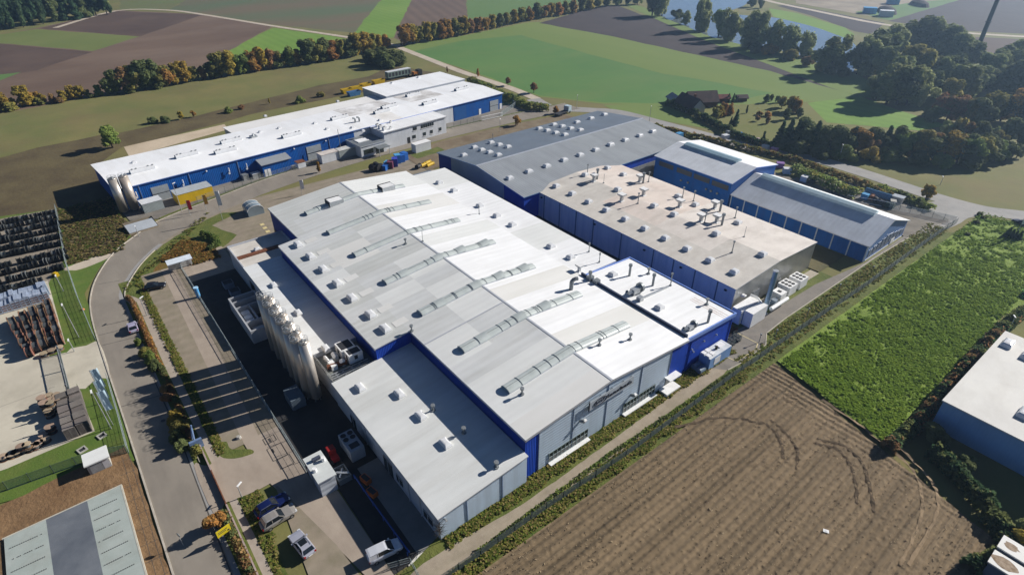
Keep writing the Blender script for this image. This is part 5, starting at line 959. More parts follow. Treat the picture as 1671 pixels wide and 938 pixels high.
fence('thin grey wire fence between the cable drum yard and the lawn', [(-149, -28.4), (-112.4, -29.8), (-95, -29.6), (-76.8, -28.9)], 1.9, 2.6, .14, .016, m_wirel, m_wirel, .045, rows=5)
fence('wire fence along the lawn strip by the street between both yards', [(-62.6, -28.9), (-50.5, -29.0), (-42.0, -29.2)], 1.7, 2.6, .14, .014, m_wirel, m_wirel, .04, rows=5)
fence('green wire fence between the lawn strip and bare earth', [(-42.2, -29.4), (-43.9, -33), (-45.2, -44), (-48, -62)], 1.8, 2.6, .10, .02, mat('green_wire', (0.05, 0.10, 0.085), 0.6), None, .04)
fence('pale wire fence in front of the long white roofed hall', [(-130.4, 3), (-135.4, 22), (-139.0, 48), (-141.2, 84), (-141.0, 108)], 1.8, 2.8, .16, .012, mat('faint_wire', (0.24, 0.25, 0.24), 0.6), m_post, .03)
fence('fence closing the court at the far end of the long hall', [(-141.0, 118), (-148, 131), (-166, 137)], 1.8, 2.8, .16, .014, m_wirel, m_wirel, .05)
fence('grey mesh fence at the gate by the lower blue hall', [(-8.5, 150), (-1.5, 153.2), (6.0, 155.4)], 1.8, 2.4, .12, .018, m_wirel, m_post, .05)
fence('low steel railing at the bottom corner of the yard', [(-1.0, -7.2), (0.0, -4.6), (2.4, -4.8), (5, -5.4)], 1.1, 1.2, .14, .015, m_wirel, m_post, .04, name='railing', rows=2)
gt = thing('sliding_gate', 'closed white sliding gate across the works entrance by the lower blue hall', 'gate', (-17, 147.2, 0))
mb = MB()
for z in (.35, 1.75): mb.tube((-18.5, 146.6, z), (-6.6, 152.2, z), .07, 6)
mb.build('rail', m_white, gt); mb = MB()
for i in range(40): t = i / 39; mb.tube((-18.5 + 11.9 * t, 146.6 + 5.6 * t, .3), (-18.5 + 11.9 * t, 146.6 + 5.6 * t, 1.75), .03, 4)
mb.build('bars', m_wire, gt)
gt = thing('sliding_gate', 'white sliding gate at the court of the long hall', 'gate', (-139.5, 109, 0))
mb = MB()
for z in (.4, 1.7): mb.tube((-140.8, 108.6, z), (-140.4, 118.4, z), .09, 6)
for i in range(30): mb.tube((-140.8 + .4 * i / 29, 108.6 + 9.8 * i / 29, .4), (-140.8 + .4 * i / 29, 108.6 + 9.8 * i / 29, 1.7), .03, 4)
mb.build('frame', m_white, gt)
gt = thing('sliding_gate', 'grey steel sliding gate with long frame open at the drum yard', 'gate', (-76, -34.6, 0))
mb = MB()
for x in (-76.4, -70.4, -63.2): mb.box(x - .12, x + .12, -34.8, -34.55, .1, 2.0)
for z in (.35, 1.9): mb.tube((-76.4, -34.7, z), (-62.4, -34.5, z), .08, 6)
mb.build('frame', m_galvd, gt); mb = MB()
for i in range(70): mb.tube((-76.3 + i * .2, -34.7 + i * .0028, .35), (-76.3 + i * .2, -34.7 + i * .0028, 1.9), .025, 4)
mb.build('bars', m_wire, gt)
mb = MB(); mb.box(-74, -66, -36.6, -36.4, .02, .1); mb.box(-74, -66, -35.6, -35.5, .02, .1)
o = solo(mb, 'ramp_frame', [m_galvd], 'two steel tracks lying on the concrete beside the open gate', 'gate track')
# low wall along the hedge
mb = MB(); mb.box(-37, -30.5, -20.45, -20.25, 0.05, .65, 0); mb.box(-23.0, 8, -20.45, -20.25, .05, .65, 0)
solo(mb, 'low_wall', [mat('pink_coping', (0.36, 0.28, 0.26), 0.8)], 'low reddish wall casting a dark line along the walkway', 'low wall')
mb = MB()
mb.box(-30.45, -23.05, -20.42, -20.28, .12, .64)
for i in range(6): mb.box(-30.4 + i * 1.45, -30.2 + i * 1.45, -20.45, -20.43, .05, .7)
solo(mb, 'driveway_gate', [m_rust], 'low dark red sliding barrier across the works driveway', 'gate')
# entrance portal of the works beside the street trees
eg = thing('entrance_sign', 'blue grey slanted steel sign stele beside the driveway hedge', 'sign stele', (-38, -20.6, 0))
mb = MB(); mb.tube((-37.6, -21.2, 0), (-38.6, -20.4, 3.2), .14, 6); mb.tube((-36.4, -21.0, 0), (-38.6, -20.4, 3.2), .14, 6); mb.box(-36.9, -36.5, -21.6, -19.8, .1, 1.7, 0); mb.build('frame', mat('stele_blue', (0.14, 0.21, 0.36), 0.5), eg)

LAMPH = MB().box(-.11, .11, -.1, .8, 0, .1).mesh('lamp_head', m_white)
def lamp(base, h, rz, label, group='street lamps', arm=0.0, nm='street_lamp'):
    o = thing(nm, label, 'street lamp', (base[0], base[1], 0.05), 0.0, group)
    MB().cyl(base[0], base[1], 0.05, h, .09, 8, 0, .06).build('pole', m_galv, o); part_at(LAMPH, 'lamp_head', o, (base[0], base[1], h), rz); return o
for (bx, by), yt, lb in (((129, 551), 496, 'street lamp on the lawn beside the stacked wooden drums'), ((182, 700), 637, 'street lamp on the grass strip beside the blue flags'), ((227, 386), 372, 'street lamp with white head at the bend by the grey shelter'), ((104, 476), 449, 'grey lamp post at the corner of the black drum rows'), ((122, 574), 568, 'short lamp at the gate of the concrete yard')):
    b = at(bx, by); lamp(b, max(3.0, height(b, yt)), -1.6, lb)
for (bx, by), yt, lb in (((395, 812), 795, 'white lamp at the mouth of the driveway'), ((240, 515), 487, 'lamp post at the upper end of the street hedge'), ((297, 345), 300, 'lamp post beside the street bend at the red flag'), ((1368, 262), 237, 'lamp post before the dark trees across the country road'), ((1534, 302), 295, 'small lamp in the meadow beyond the country road'), ((941, 178), 156, 'thin lamp post beside the big green field'), ((1059, 203), 174, 'lamp post on the lawn above the white roofed blue hall'), ((1644, 540), 518, 'lamp in the hedge by the pale flat roofed hall'), ((816, 215), 195, 'dark lamp post at the verge of the street behind the grey hall')):
    b = at(bx, by); lamp(b, max(2.5, height(b, yt)), 0.6, lb)
BOLL = MB().cyl(0, 0, 0, 1.9, .06, 6).cyl(0, 0, 1.9, 2.2, .16, 8).mesh('post', m_galvd)
for px, py in ((1421, 448), (1367, 478), (1316, 518), (1264, 553), (1472, 410), (1238, 560), (1513, 396)):
    p = at(px, py); o = bpy.data.objects.new('path_light', BOLL); COL.objects.link(o); o.location = (p.x, p.y, .1); tag(o, 'slim post light standing at the kerb along the yard road fence', 'path light', 'post lights along the yard road')
for px, py, ty, lb in ((805, 262, 205, 'slim steel mast between the grey hall and the tan hall'), (558, 255, 215, 'thin mast in front of the long hall court')):
    b = at(px, py); mb = MB(); mb.cyl(0, 0, 0, 9, .09, 8); solo(mb, 'mast', [m_galvd], lb, 'mast', (b.x, b.y, 0))
# tall dark mast far right
b = at(1585, 104); mast = thing('radio_mast', 'very tall dark slender mast rising above the woods at the upper right', 'mast', (b.x, b.y, 0))
mb = MB(); mb.cyl(b.x, b.y, 0, 52, 1.15, 12, 0, .75); mb.build('shaft', mat('mast_dark', (0.02, 0.035, 0.05), 0.6), mast); mb = MB()
for z in (20, 34, 46): mb.cyl(b.x, b.y, z, z + .4, 1.35, 12)
mb.build('platform', m_dark, mast)
# flags
def flag(base, h, label, cm, group, w=1.1, fh=3.4, rz=0.6, nm='flag'):
    o = thing(nm, label, 'flag', (base[0], base[1], 0), rz, group)
    MB().cyl(0, 0, 0, h, .06, 8).build('pole', m_galv, o, local=True); mb = MB(); nx, nz = 6, 8
    V = [(.07 + w * i / nx, .12 * math.sin(i * 1.6 + j * .5) * i / nx, h - .1 - fh * (1 - j / nz)) for j in range(nz + 1) for i in range(nx + 1)]
    mb.add(V + [(x, y + .02, z) for x, y, z in V], [(j * (nx + 1) + i, j * (nx + 1) + i + 1, (j + 1) * (nx + 1) + i + 1, (j + 1) * (nx + 1) + i) for j in range(nz) for i in range(nx)] + [(63 + j * 7 + i, 63 + (j + 1) * 7 + i, 63 + (j + 1) * 7 + i + 1, 63 + j * 7 + i + 1) for j in range(nz) for i in range(nx)])
    mb.build('cloth', cm, o, smooth=True, local=True); return o
m_fb = mat('flag_blue', (0.42, 0.58, 0.68), 0.7, scale=.6, c2=(0.62, 0.72, 0.76))
for k, (px, py) in enumerate(((173, 657), (179, 676), (185, 694))):
    b = at(px, py); flag(b, 7.2, ('pale blue flag nearest the concrete driveway', 'middle one of the three pale blue flags', 'pale blue flag farthest from the concrete driveway')[k], m_fb, 'pale blue flags on the grass strip', 1.0, 3.9, 1.5)
for px, py, yt, c, lb in ((311, 352, 331, (0.62, 0.03, 0.035), 'red flag beside the bend of the street'), (337, 343, 322, (0.62, 0.32, 0.04), 'orange flag between the red and the white flag'), (364, 360, 312, (0.75, 0.75, 0.75), 'white flag on the pole beside the grey shelter'), (493, 318, 302, (0.75, 0.75, 0.75), 'white flag behind the rear corner of the big hall'), (1655, 388, 342, (0.72, 0.74, 0.70), 'white flag above the small firs at the right edge')):
    b = at(px, py); h = max(4.5, height(b, yt)); flag(b, h, lb, mat('flag_%d' % px, c, 0.7, 0.1, 1), 'single flags round the works', .9 if px < 1600 else 1.8, min(4, h * .6), 1.2)
# bike shelter, blue totem pole, grey glass shelter
bs = thing('bike_shelter', 'long narrow bike shelter with white canopy beside the dry reeds', 'shelter', (-94.5, -9.4, 0))
mb = MB(); mb.add([(-95.6, -12.0, 2.75), (-93.6, -12.0, 2.5), (-93.6, -6.8, 2.5), (-95.6, -6.8, 2.75), (-95.6, -12.0, 2.9), (-93.6, -12.0, 2.65), (-93.6, -6.8, 2.65), (-95.6, -6.8, 2.9)], [(0, 3, 2, 1), (4, 5, 6, 7), (0, 1, 5, 4), (1, 2, 6, 5), (2, 3, 7, 6), (3, 0, 4, 7)]); mb.build('canopy', mat('canopy_white', (0.60, 0.66, 0.72), 0.5), bs)
for y in (-11.6, -9.4, -7.2): MB().cyl(-95.3, y, 0, 2.75, .07, 8).build('post', m_galv, bs)
mb = MB(); mb.box(-95.5, -95.42, -11.9, -6.9, .3, 1.6)
for i in range(8): mb.tube((-94.9, -11.5 + i * .6, .1), (-94.0, -11.5 + i * .6, .7), .03, 4)
mb.build('bike_rack', m_galv, bs)
tp = thing('blue_beacon', 'light blue cylinder totem on the fence between parking and yard', 'totem', (-80.4, -9.45, 0))
mb = MB(); mb.cyl(-80.4, -9.45, 0, 2.4, .42, 14); mb.build('cylinder', mat('totem_blue', (0.10, 0.33, 0.62), 0.4, 0.15, 1), tp); mb = MB(); mb.cyl(-80.4, -9.45, 2.4, 2.55, .5, 14); mb.build('cap', mat('totem_cap', (0.35, 0.58, 0.78), 0.4), tp)
for px, py in ((350, 560), (357, 577)): pass
p = at(415, 347); gs = thing('glass_shelter', 'small grey domed glass shelter behind the rear corner of the big hall', 'shelter', (p.x, p.y, 0))
mb = MB(); n = 8; pr = [(2.1 * math.cos(math.pi * j / n), 1.5 + 1.3 * math.sin(math.pi * j / n)) for j in range(n + 1)]
mb.extr([(p.y + a, z) for a, z in pr] + [(p.y - 2.1, 0), (p.y + 2.1, 0)], 'x', p.x - 2.2, p.x + 2.2); mb.build('shell', mat('shelter_glass', (0.20, 0.25, 0.28), 0.2, 0.12, .6, spec=.6), gs)
for dx in (-2.2, 0, 2.2):
    mb = MB(); pp = [(p.x + dx, p.y + a * 1.02, z * 1.02) for a, z in pr]; mb.path(pp, .07, 4); mb.build('rib', m_white, gs)

# silos: two rows on the yard, and the pair at the long hall
def silo_mesh(h, r, m):
    n = 20; mb = MB(); mb.cyl(0, 0, .9, h, r, n); mb.tube((0, 0, h), (0, 0, h + .25), r, n, 0, r * .35); mb.tube((0, 0, .9), (0, 0, .2), r, n, 0, r * .3)
    me = mb.mesh('shell', m); me.polygons.foreach_set('use_smooth', [len(p.vertices) == 4 for p in me.polygons]); return me
m_silo = mat('silo_steel', (0.52, 0.475, 0.42), 0.42, scale=.35, c2=(0.68, 0.62, 0.55), metal=0.6, spec=.5, stretch=(1, 1, .12))
m_silo2 = mat('silo_rust', (0.48, 0.41, 0.34), 0.45, scale=.35, c2=(0.62, 0.55, 0.48), metal=0.55, stretch=(1, 1, .1))
SI = [silo_mesh(12.3, .88, m_silo), silo_mesh(12.3, .88, m_silo2)]
mb = MB()
for z in (12.75, 13.2): mb.ring((0, 0, z), .78, .03, 14)
for i in range(8): mb.cyl(.78 * math.cos(i * .785), .78 * math.sin(i * .785), 12.2, 13.2, .025, 4)
RAIL = mb.mesh('top_railing', m_galv)
TOPU = MB().cyl(0.1, 0, 12.45, 13.0, .2, 10).box(-.5, -.2, -.2, .2, 12.35, 12.7).box(.3, .5, -.3, .1, 12.35, 12.6).mesh('filter_unit', m_galv)
LADD = MB().box(-.84, -.78, -.23, -.18, 0, 12.3).box(-.84, -.78, .18, .23, 0, 12.3).mesh('ladder', m_galvd)
LEGS = MB(); 
for i in range(4): LEGS.cyl(.62 * math.cos(i * 1.5708 + .78), .62 * math.sin(i * 1.5708 + .78), 0, 1.6, .08, 6)
LEGS = LEGS.mesh('legs', m_galvd)
front = [-52.1, -49.0, -45.9, -42.8, -39.7, -36.6]
def silo(x, y, k, label, group):
    o = thing('silo', label, 'silo', (x, y, 0), 0, group); part_at(SI[k % 2], 'shell', o, (x, y, 0), rnd.uniform(0, 6)); part_at(RAIL, 'top_railing', o, (x, y, 0)); part_at(TOPU, 'filter_unit', o, (x, y, 0), rnd.uniform(0, 6)); part_at(LEGS, 'legs', o, (x, y, 0)); part_at(LADD, 'ladder', o, (x, y, 0)); return o
ordn = ['first', 'second', 'third', 'fourth', 'fifth', 'sixth', 'seventh', 'eighth', 'ninth', 'tenth', 'eleventh']
for k, x in enumerate(front):
    silo(x, -2.9, k, 'steel silo, %s from the walled pit, in the front silo row' % ordn[k], 'steel silos in two rows beside the side wing')
    silo(x + .7, -1.35 + .0, k + 1, 'steel silo, %s from the walled pit, in the rear silo row' % ordn[k], 'steel silos in two rows beside the side wing') if False else None
for k, x in enumerate(front[:6]):
    silo(x + 1.25, -2.05, k + 1, 'steel silo, %s from the walled pit, in the rear silo row' % ordn[k], 'steel silos in two rows beside the side wing')
for k, (x, y) in enumerate(((WO.x - .2, WO.y), (WO.x, WO.y))):
    ca, sa = math.cos(WA), math.sin(WA); lx, ly = ((.2, -1.6), (2.7, -1.6))[k]
    silo(x + lx * ca - ly * sa, y + lx * sa + ly * ca, k, ('tall steel silo at the outer corner of the long hall', 'tall steel silo beside the grey container of the long hall')[k], 'silos of the long hall').scale = (1.35, 1.35, .80)
# walled pit with tanks
pit = thing('walled_pit', 'walled concrete pit with white tank lids beside the silos', 'pit', (-70, -5.3, 0))
mb = MB()
for a in ((-71, -57, -5.5, -5.2), (-71, -57, -.5, -.2), (-71, -70.7, -5.2, -.5), (-57.3, -57, -5.2, -.5), (-66.6, -66.4, -5.2, -.5), (-60.6, -60.4, -5.2, -.5), (-69.0, -68.8, -5.2, -.5)): mb.box(*a, 0, 3.0)
mb.box(-66.4, -60.6, -2.9, -2.7, 0, 2.9); mb.build('wall', mat('pit_wall', (0.36, 0.37, 0.39), 0.8, .1, .5), pit)
for x in (-65.2, -63.4, -61.6): mb = MB(); mb.box(x - .7, x + .7, -4.8, -3.3, 0, 2.2); mb.build('tank', m_white, pit)
mb = MB(); mb.box(-59.5, -58.2, -4.6, -2.6, 0, 2.0); mb.build('tank', m_galv, pit)
for k, (x, y) in enumerate(((-80.6, -3.2), (-76.5, -3.0))):
    o = thing('pallet_box', ('blue grey steel bin against the flat roofed block', 'blue grey steel bin nearer the walled pit')[k], 'bin', (x, y, 0), 0, 'steel bins in the shaded yard'); mb = MB(); mb.box(x - 1, x + 1, y - 1, y + 1, .15, 1.3); mb.box(x - .9, x + .9, y - .9, y + .9, 1.3, 1.32, 1); mb.box(x - .9, x - .6, y - .9, y + .9, 0, .15); mb.box(x + .6, x + .9, y - .9, y + .9, 0, .15); mb.build('bin', [mat('bin_blue', (0.16, 0.20, 0.27), 0.6), m_dark], o)
# shaded yard goods at the front hall
o = thing('chiller', 'white chiller with four round fans in the shade of the low hall', 'chiller', (-21, -2.2, 0)); mb = MB(); mb.box(-23.4, -19.0, -3.4, -1.2, .3, 2.5); mb.build('casing', mat('chiller_casing', (0.26, 0.29, 0.33), 0.5), o)
for x in (-22.9, -21.9, -20.9, -19.9)[:2]:
    for y in (-2.85, -1.75): mb = MB(); mb.cyl(x + .2, y, 2.5, 2.56, .42, 14); mb.build('fan', m_black, o)
mb = MB(); mb.box(-20.6, -19.5, -3.0, -1.6, 2.5, 2.53); mb.build('grille', m_dark, o)
for x in (-23, -19.4): mb = MB(); mb.box(x, x + .2, -3.3, -1.3, 0, .3); mb.build('skid', m_dark, o)
o = thing('small_tractor', 'red tractor parked in the shaded yard', 'tractor', (-21.5, -5.2, 0)); mb = MB(); mb.box(-22.8, -20.4, -5.7, -4.7, .6, 1.2); mb.box(-22.8, -21.7, -5.75, -4.65, 1.2, 2.0); mb.build('body', mat('tractor_red', (0.22, 0.012, 0.012), 0.5), o)
for x, y, r in ((-22.3, -5.9, .65), (-22.3, -4.5, .65), (-20.7, -5.8, .42), (-20.7, -4.6, .42)): mb = MB(); mb.tube((x, y - .15, r), (x, y + .15, r), r, 14); mb.build('wheel', m_black, o)
o = thing('skip', 'small steel skip full of pipes beside the equipment kiosk', 'skip', (-17.6, -5.6, 0)); mb = MB(); mb.box(-19, -16.4, -6.6, -4.7, .1, .2); mb.box(-19, -18.9, -6.6, -4.7, .2, 1.2); mb.box(-16.5, -16.4, -6.6, -4.7, .2, 1.2); mb.box(-18.9, -16.5, -6.6, -6.5, .2, 1.2); mb.box(-18.9, -16.5, -4.8, -4.7, .2, 1.2); mb.build('tub', m_galvd, o); mb = MB(); mb.tube((-18.4, -6.2, .9), (-16.8, -5.0, 1.5), .15, 8); mb.tube((-18.6, -5.2, .8), (-17, -6.2, 1.2), .12, 8); mb.build('pipe', m_white, o)
for k, (x, y) in enumerate(((-14.9, -3.3), (-12.3, -3.6))): 
    o = thing('crate', ('orange crate nearer the equipment kiosk behind the blue rail', 'orange crate farther from the equipment kiosk behind the blue rail')[k], 'crate', (x, y, 0), .2, 'orange crates in the shaded yard'); mb = MB(); mb.box(-.8, .8, -.45, .45, .12, .9); mb.box(-.7, .7, -.36, .36, .9, .91, 1); mb.box(-.7, -.4, -.45, .45, 0, .12); mb.box(.4, .7, -.45, .45, 0, .12); mb.build('box', [mat('crate_orange', (0.50, 0.13, 0.03), 0.6, .2), m_dark], o, local=True)
mb = MB(); mb.path([(-16.4, -4.4, .9), (-11, -4.4, .9), (-.8, -4.2, .9)], .12, 6)
for x in (-16.4, -13.5, -10.5, -7.5, -4.5, -1): mb.cyl(x, -4.4, 0, .9, .08, 6)
solo(mb, 'guard_rail', [mat('rail_blue', (0.02, 0.07, 0.28), 0.5)], 'blue guard rail beside the concrete strip of the low hall', 'guard rail')
o = thing('steel_tank', 'small steel tank on a skid at the foot of the silos', 'tank', (-37, -5.6, 0)); mb = MB(); mb.box(-38.6, -35.0, -6.3, -4.0, .2, 2.3); mb.tube((-39.4, -5.4, .9), (-38.6, -5.4, .9), .5, 10); mb.build('vessel', mat('tank_dark', (0.10, 0.13, 0.16), 0.5), o); mb = MB(); mb.box(-39.2, -34.8, -6.1, -5.8, 0, .2); mb.box(-39.2, -34.8, -4.6, -4.3, 0, .2); mb.build('skid', m_dark, o)

# container-like units on the right front
gc = thing('generator_container', 'silver blue generator container with white roof hatches against the blue annexe', 'container', (-.2, 58, 0)); mb = MB(); mb.box(-1.0, 1.3, 55.6, 62.0, .2, 2.75, 0, 1); mb.build('body', [mat('container_blue', (0.16, 0.30, 0.55), 0.4, .1), mat('container_top', (0.55, 0.58, 0.60), 0.5)], gc)
for x in (-.5, .5):
    for y in (56.1, 57.2): mb = MB(); mb.box(x - .42, x + .42, y - .4, y + .4, 2.75, 3.0); mb.build('hatch', m_white, gc)
mb = MB(); mb.box(-.6, .4, 59.6, 61.2, 2.75, 2.9); mb.build('hatch', m_white, gc); mb = MB(); mb.tube((.1, 58.9, 2.75), (.1, 58.9, 3.4), .25, 10); mb.build('exhaust', m_black, gc); mb = MB(); mb.box(1.3, 1.34, 57.0, 58.8, .8, 2.3); mb.build('panel', m_white, gc)
for k, (x, y) in enumerate(((-.4, 54.4), (.7, 54.2))): o = thing('round_tank', ('dark round tank nearer the blue wall beside the generator container', 'dark round tank nearer the path beside the generator container')[k], 'tank', (x, y, 0), 0, 'round tanks by the generator'); mb = MB(); mb.tube((x, y - .8, .85), (x, y + .7, .85), .6, 14); mb.build('vessel', mat('tank_blue', (0.13, 0.18, 0.24), 0.4), o); mb = MB(); mb.box(x - .5, x + .5, y - .6, y - .4, 0, .4); mb.box(x - .5, x + .5, y + .3, y + .5, 0, .4); mb.build('cradle', m_dark, o)
for k in range(5):
    x, y = -1.4 + .5 * (k % 2), 64.4 + .95 * k; o = thing('mesh_crate', 'dark wire mesh crate standing beside the end of the blue annexe wall', 'crate', (x, y, 0), 0, 'wire mesh crates by the annexe'); mb = MB()
    for z in (.1, .6, 1.1): mb.path([(-.5, -.42, z), (.9, -.42, z), (.9, .42, z), (-.5, .42, z), (-.5, -.42, z)], .03, 4)
    for a in (-.5, .2, .9):
        for b_ in (-.42, .42): mb.tube((a, b_, 0), (a, b_, 1.1), .03, 4)
    mb.box(-.45, .85, -.38, .38, .1, .55, 1); mb.build('mesh', [m_wire, mat('scrap_dark', (0.04, 0.04, 0.045), 0.7)], o, local=True)
for k in range(6):
    x, y = -3.2 + rnd.uniform(-.6, .9), 66.2 + k * .75; o = thing('scrap_pile', 'rust red scrap heap between the annexe and the tan hall', 'scrap', (x, y, 0), rnd.uniform(0, 3), 'scrap heaps by the annexe corner'); mb = MB()
    for _ in range(9): a = rnd.uniform(0, 6); mb.tube((.5 * math.cos(a), .5 * math.sin(a), .1), (.7 * math.cos(a + 2), .7 * math.sin(a + 2), rnd.uniform(.3, 1.1)), .07, 4)
    mb.build('scrap', m_rust, o, local=True)
# gas treatment plant in front of the tan hall
pl = thing('filter_unit', 'large white filter house with grey front in front of the tan hall', 'filter house', (-4, 73, 0)); mb = MB(); mb.box(-5.2, -3.2, 71.6, 77.6, .3, 3.6); mb.box(-3.0, -1.2, 72.4, 77.6, .3, 3.6); mb.box(-3.2, -3.0, 72.4, 77.6, .3, 3.3, 1)
mb.build('casing', [m_white, mat('filter_blue', (0.12, 0.22, 0.45), 0.5)], pl)
for x in (-5, -3.4, -1.6):
    for y in (72.8, 77.0): mb = MB(); mb.box(x, x + .25, y, y + .25, 0, .3); mb.build('foot', m_galv, pl)
ch = thing('chimney', 'tall blue grey steel chimney in front of the tan hall', 'chimney', (-2.3, 79.2, 0)); mb = MB(); mb.cyl(-2.3, 79.2, 0, 10.2, .48, 16); mb.build('shaft', mat('chimney_blue', (0.22, 0.33, 0.46), 0.35, .08, .5, metal=.3), ch, smooth=False)
for z, h, r in ((10.2, .25, .54), (0, .3, .7)): mb = MB(); mb.cyl(-2.3, 79.2, z, z + h, r, 16); mb.build('flange', m_galv, ch)
du = thing('duct_run', 'white pipes and blower beside the chimney of the tan hall', 'pipework', (-3, 83, 0)); mb = MB(); mb.tube((-1.5, 80.0, 1.4), (-1.5, 86.2, 1.4), .42, 12); mb.tube((-3.0, 80.4, 1.2), (-3.0, 84.6, 1.2), .3, 10); mb.path([(-5.6, 78.4, 3.3), (-4.2, 78.6, 3.3), (-3.4, 79.0, 2.4)], .3, 8); mb.build('pipe', m_white, du); mb = MB(); mb.box(-4.6, -2.4, 85.2, 87.4, .2, 2.1); mb.box(-3.9, -3.1, 85.9, 86.7, 2.1, 2.14, 1); mb.build('blower', [m_white, m_dark], du); mb = MB(); mb.box(-2.9, -1.9, 82, 83, .2, 2.2); mb.build('valve_box', mat('valve_grey', (.2, .24, .28), .5), du)
for k, y in enumerate((90.0, 94.4)):
    o = thing('condenser', ('white condenser with dark fans nearer the chimney', 'white condenser with dark fans nearer the weedy yard')[k], 'condenser', (-3.9, y, 0), 0, 'condensers before the tan hall'); mb = MB(); mb.box(-5.2, -2.4, y - 1.6, y + 1.5, .3, 2.5); mb.build('casing', m_white, o)
    for x_ in (-4.6, -3.8, -3.0):
        for y_ in (-.7, .6): mb = MB(); mb.cyl(x_, y + y_, 2.5, 2.58, .36, 12); mb.build('fan', m_black, o)
    for x_ in (-5.1, -2.7): mb = MB(); mb.box(x_, x_ + .2, y - 1.5, y + 1.4, 0, .3); mb.build('skid', m_dark, o)
# containers and sheds by the long hall
def cont(name, label, c, sx, sy, sz, rz, ms, ridge=False, parts=True):
    o = thing(name, label, 'container', (c.x, c.y, 0), rz); mb = MB(); mb.box(-sx / 2, sx / 2, -sy / 2, sy / 2, .15, sz, 0); mb.build('body', ms[0], o, local=True); mb = MB(); mb.box(-sx / 2 - .08, sx / 2 + .08, -sy / 2 - .08, sy / 2 + .08, sz, sz + .12); mb.build('roof', ms[1], o, local=True)
    mb = MB(); mb.box(sx / 2, sx / 2 + .05, -sy / 2 + .2, sy / 2 - .2, .3, sz - .2); mb.build('door', ms[2] if len(ms) > 2 else ms[1], o, local=True)
    for x in (-sx / 2 + .2, sx / 2 - .4): mb = MB(); mb.box(x, x + .2, -sy / 2, sy / 2, 0, .15); mb.build('skid', m_dark, o, local=True)
    return o
def wp(x, y): ca, sa = math.cos(WA), math.sin(WA); return Vector((WO.x + x * ca - y * sa, WO.y + x * sa + y * ca, 0))
m_yel = mat('yellow_sheet', (0.55, 0.36, 0.01), 0.5, .12, .6); m_ct = mat('container_grey', (0.30, 0.335, 0.33), 0.5, .1, .6, wave=('X', .3, .3, .1)); m_cw = mat('container_white', (0.62, 0.64, 0.66), 0.5, .08, .6, wave=('X', .3, .3, .1))
o = cont('yellow_container', 'yellow sided store container with ribbed grey roof by the long hall', wp(17.2, -4.4), 9.6, 4.6, 3.0, WA, [m_yel, mat('ribbed_grey', (0.42, 0.45, 0.46), .5, .1, .5, wave=('Y', 1.2, .3, .2))])
o = cont('grey_container', 'grey site container with white roof by the tall silo', wp(6.4, -4.2), 5.0, 3.6, 2.7, WA, [m_ct, m_cw]);
cont('white_container', 'white office container standing on the street verge', at(688, 246), 6.2, 2.6, 2.9, WA, [m_cw, m_white]); cont('white_container', 'white container with rusty roof in the court of the long hall', wp(59.5, -4.2), 6.2, 3.2, 2.9, WA, [m_cw, mat('rusty_top', (.55, .5, .46), .7, .25, .8)]); cont('white_container', 'pale grey open topped container beside the rusty roofed one', wp(65.6, -4.6), 6.2, 3.0, 2.9, WA, [m_ct, mat('pale_top', (.5, .5, .48), .7, .2, .6)]); cont('small_container', 'low white box beside the blue shed', wp(50.2, -3.2), 2.6, 2.4, 1.9, WA, [m_cw, m_rust])
cont('water_tank', 'grey water tank in the shade of the blue shed', wp(33.2, -1.6), 1.6, 1.6, 1.8, WA, [m_galv, m_galvd]); cont('water_tank', 'pale bin beside the grey water tank', wp(36.2, -2.0), 2.4, 1.8, 1.6, WA, [m_galv, m_cw])
sp = wp(.8, -14.0); o = thing('silver_basin', 'low concrete basin with slanted grey cover at the end of the long hall', 'basin', (sp.x, sp.y, 0), WA); mb = MB(); mb.add([(-3.4, -2.6, 0), (3.4, -2.6, 0), (3.4, 2.4, 0), (-3.4, 2.4, 0), (-3.4, -2.6, .5), (3.4, -2.6, .5), (3.4, 2.4, 1.5), (-3.4, 2.4, 1.5)], [(0, 1, 5, 4), (1, 2, 6, 5), (2, 3, 7, 6), (3, 0, 4, 7)]); mb.build('wall', mat('basin_wall', (.30, .25, .18), .85), o, local=True); mb = MB(); mb.add([(-3.3, -2.5, .5), (3.3, -2.5, .5), (3.3, 1.6, 1.2), (-3.3, 1.6, 1.2)], [(0, 1, 2, 3)]); mb.build('cover', mat('basin_cover', (.36, .39, .42), .5, .1, .5), o, local=True)
# goods stored behind the grey hall and between the halls
def drumset(): pass
def goods(name, label, c, w, h, rz, m, group, cat='goods', round_=False):
    o = thing(name, label, cat, (c.x, c.y, 0), rz, group); mb = MB()
    if round_: mb.tube((0, -w * .5, h / 2), (0, w * .5, h / 2), h / 2, 12); mb.tube((0, -w * .56, h / 2), (0, -w * .5, h / 2), h * .58, 12); mb.tube((0, w * .5, h / 2), (0, w * .56, h / 2), h * .58, 12)
    else: mb.box(-w / 2, w / 2, -w * .4, w * .4, .12, h); mb.box(-w / 2, -w * .3, -w * .4, w * .4, 0, .12); mb.box(w * .3, w / 2, -w * .4, w * .4, 0, .12); mb.box(-w * .51, w * .51, -w * .41, w * .41, h, h + .06)
    mb.build('load', m, o, local=True); return o
m_gb = mat('crate_blue', (0.02, 0.12, 0.42), .5, .2, .8); m_gb2 = mat('crate_cobalt', (0.04, 0.06, 0.40), .5, .15, .8); m_gl = mat('crate_skyblue', (0.08, 0.30, 0.55), .5, .15, .8); m_gm = mat('crate_maroon', (0.14, 0.04, 0.08), .6, .2, .8)
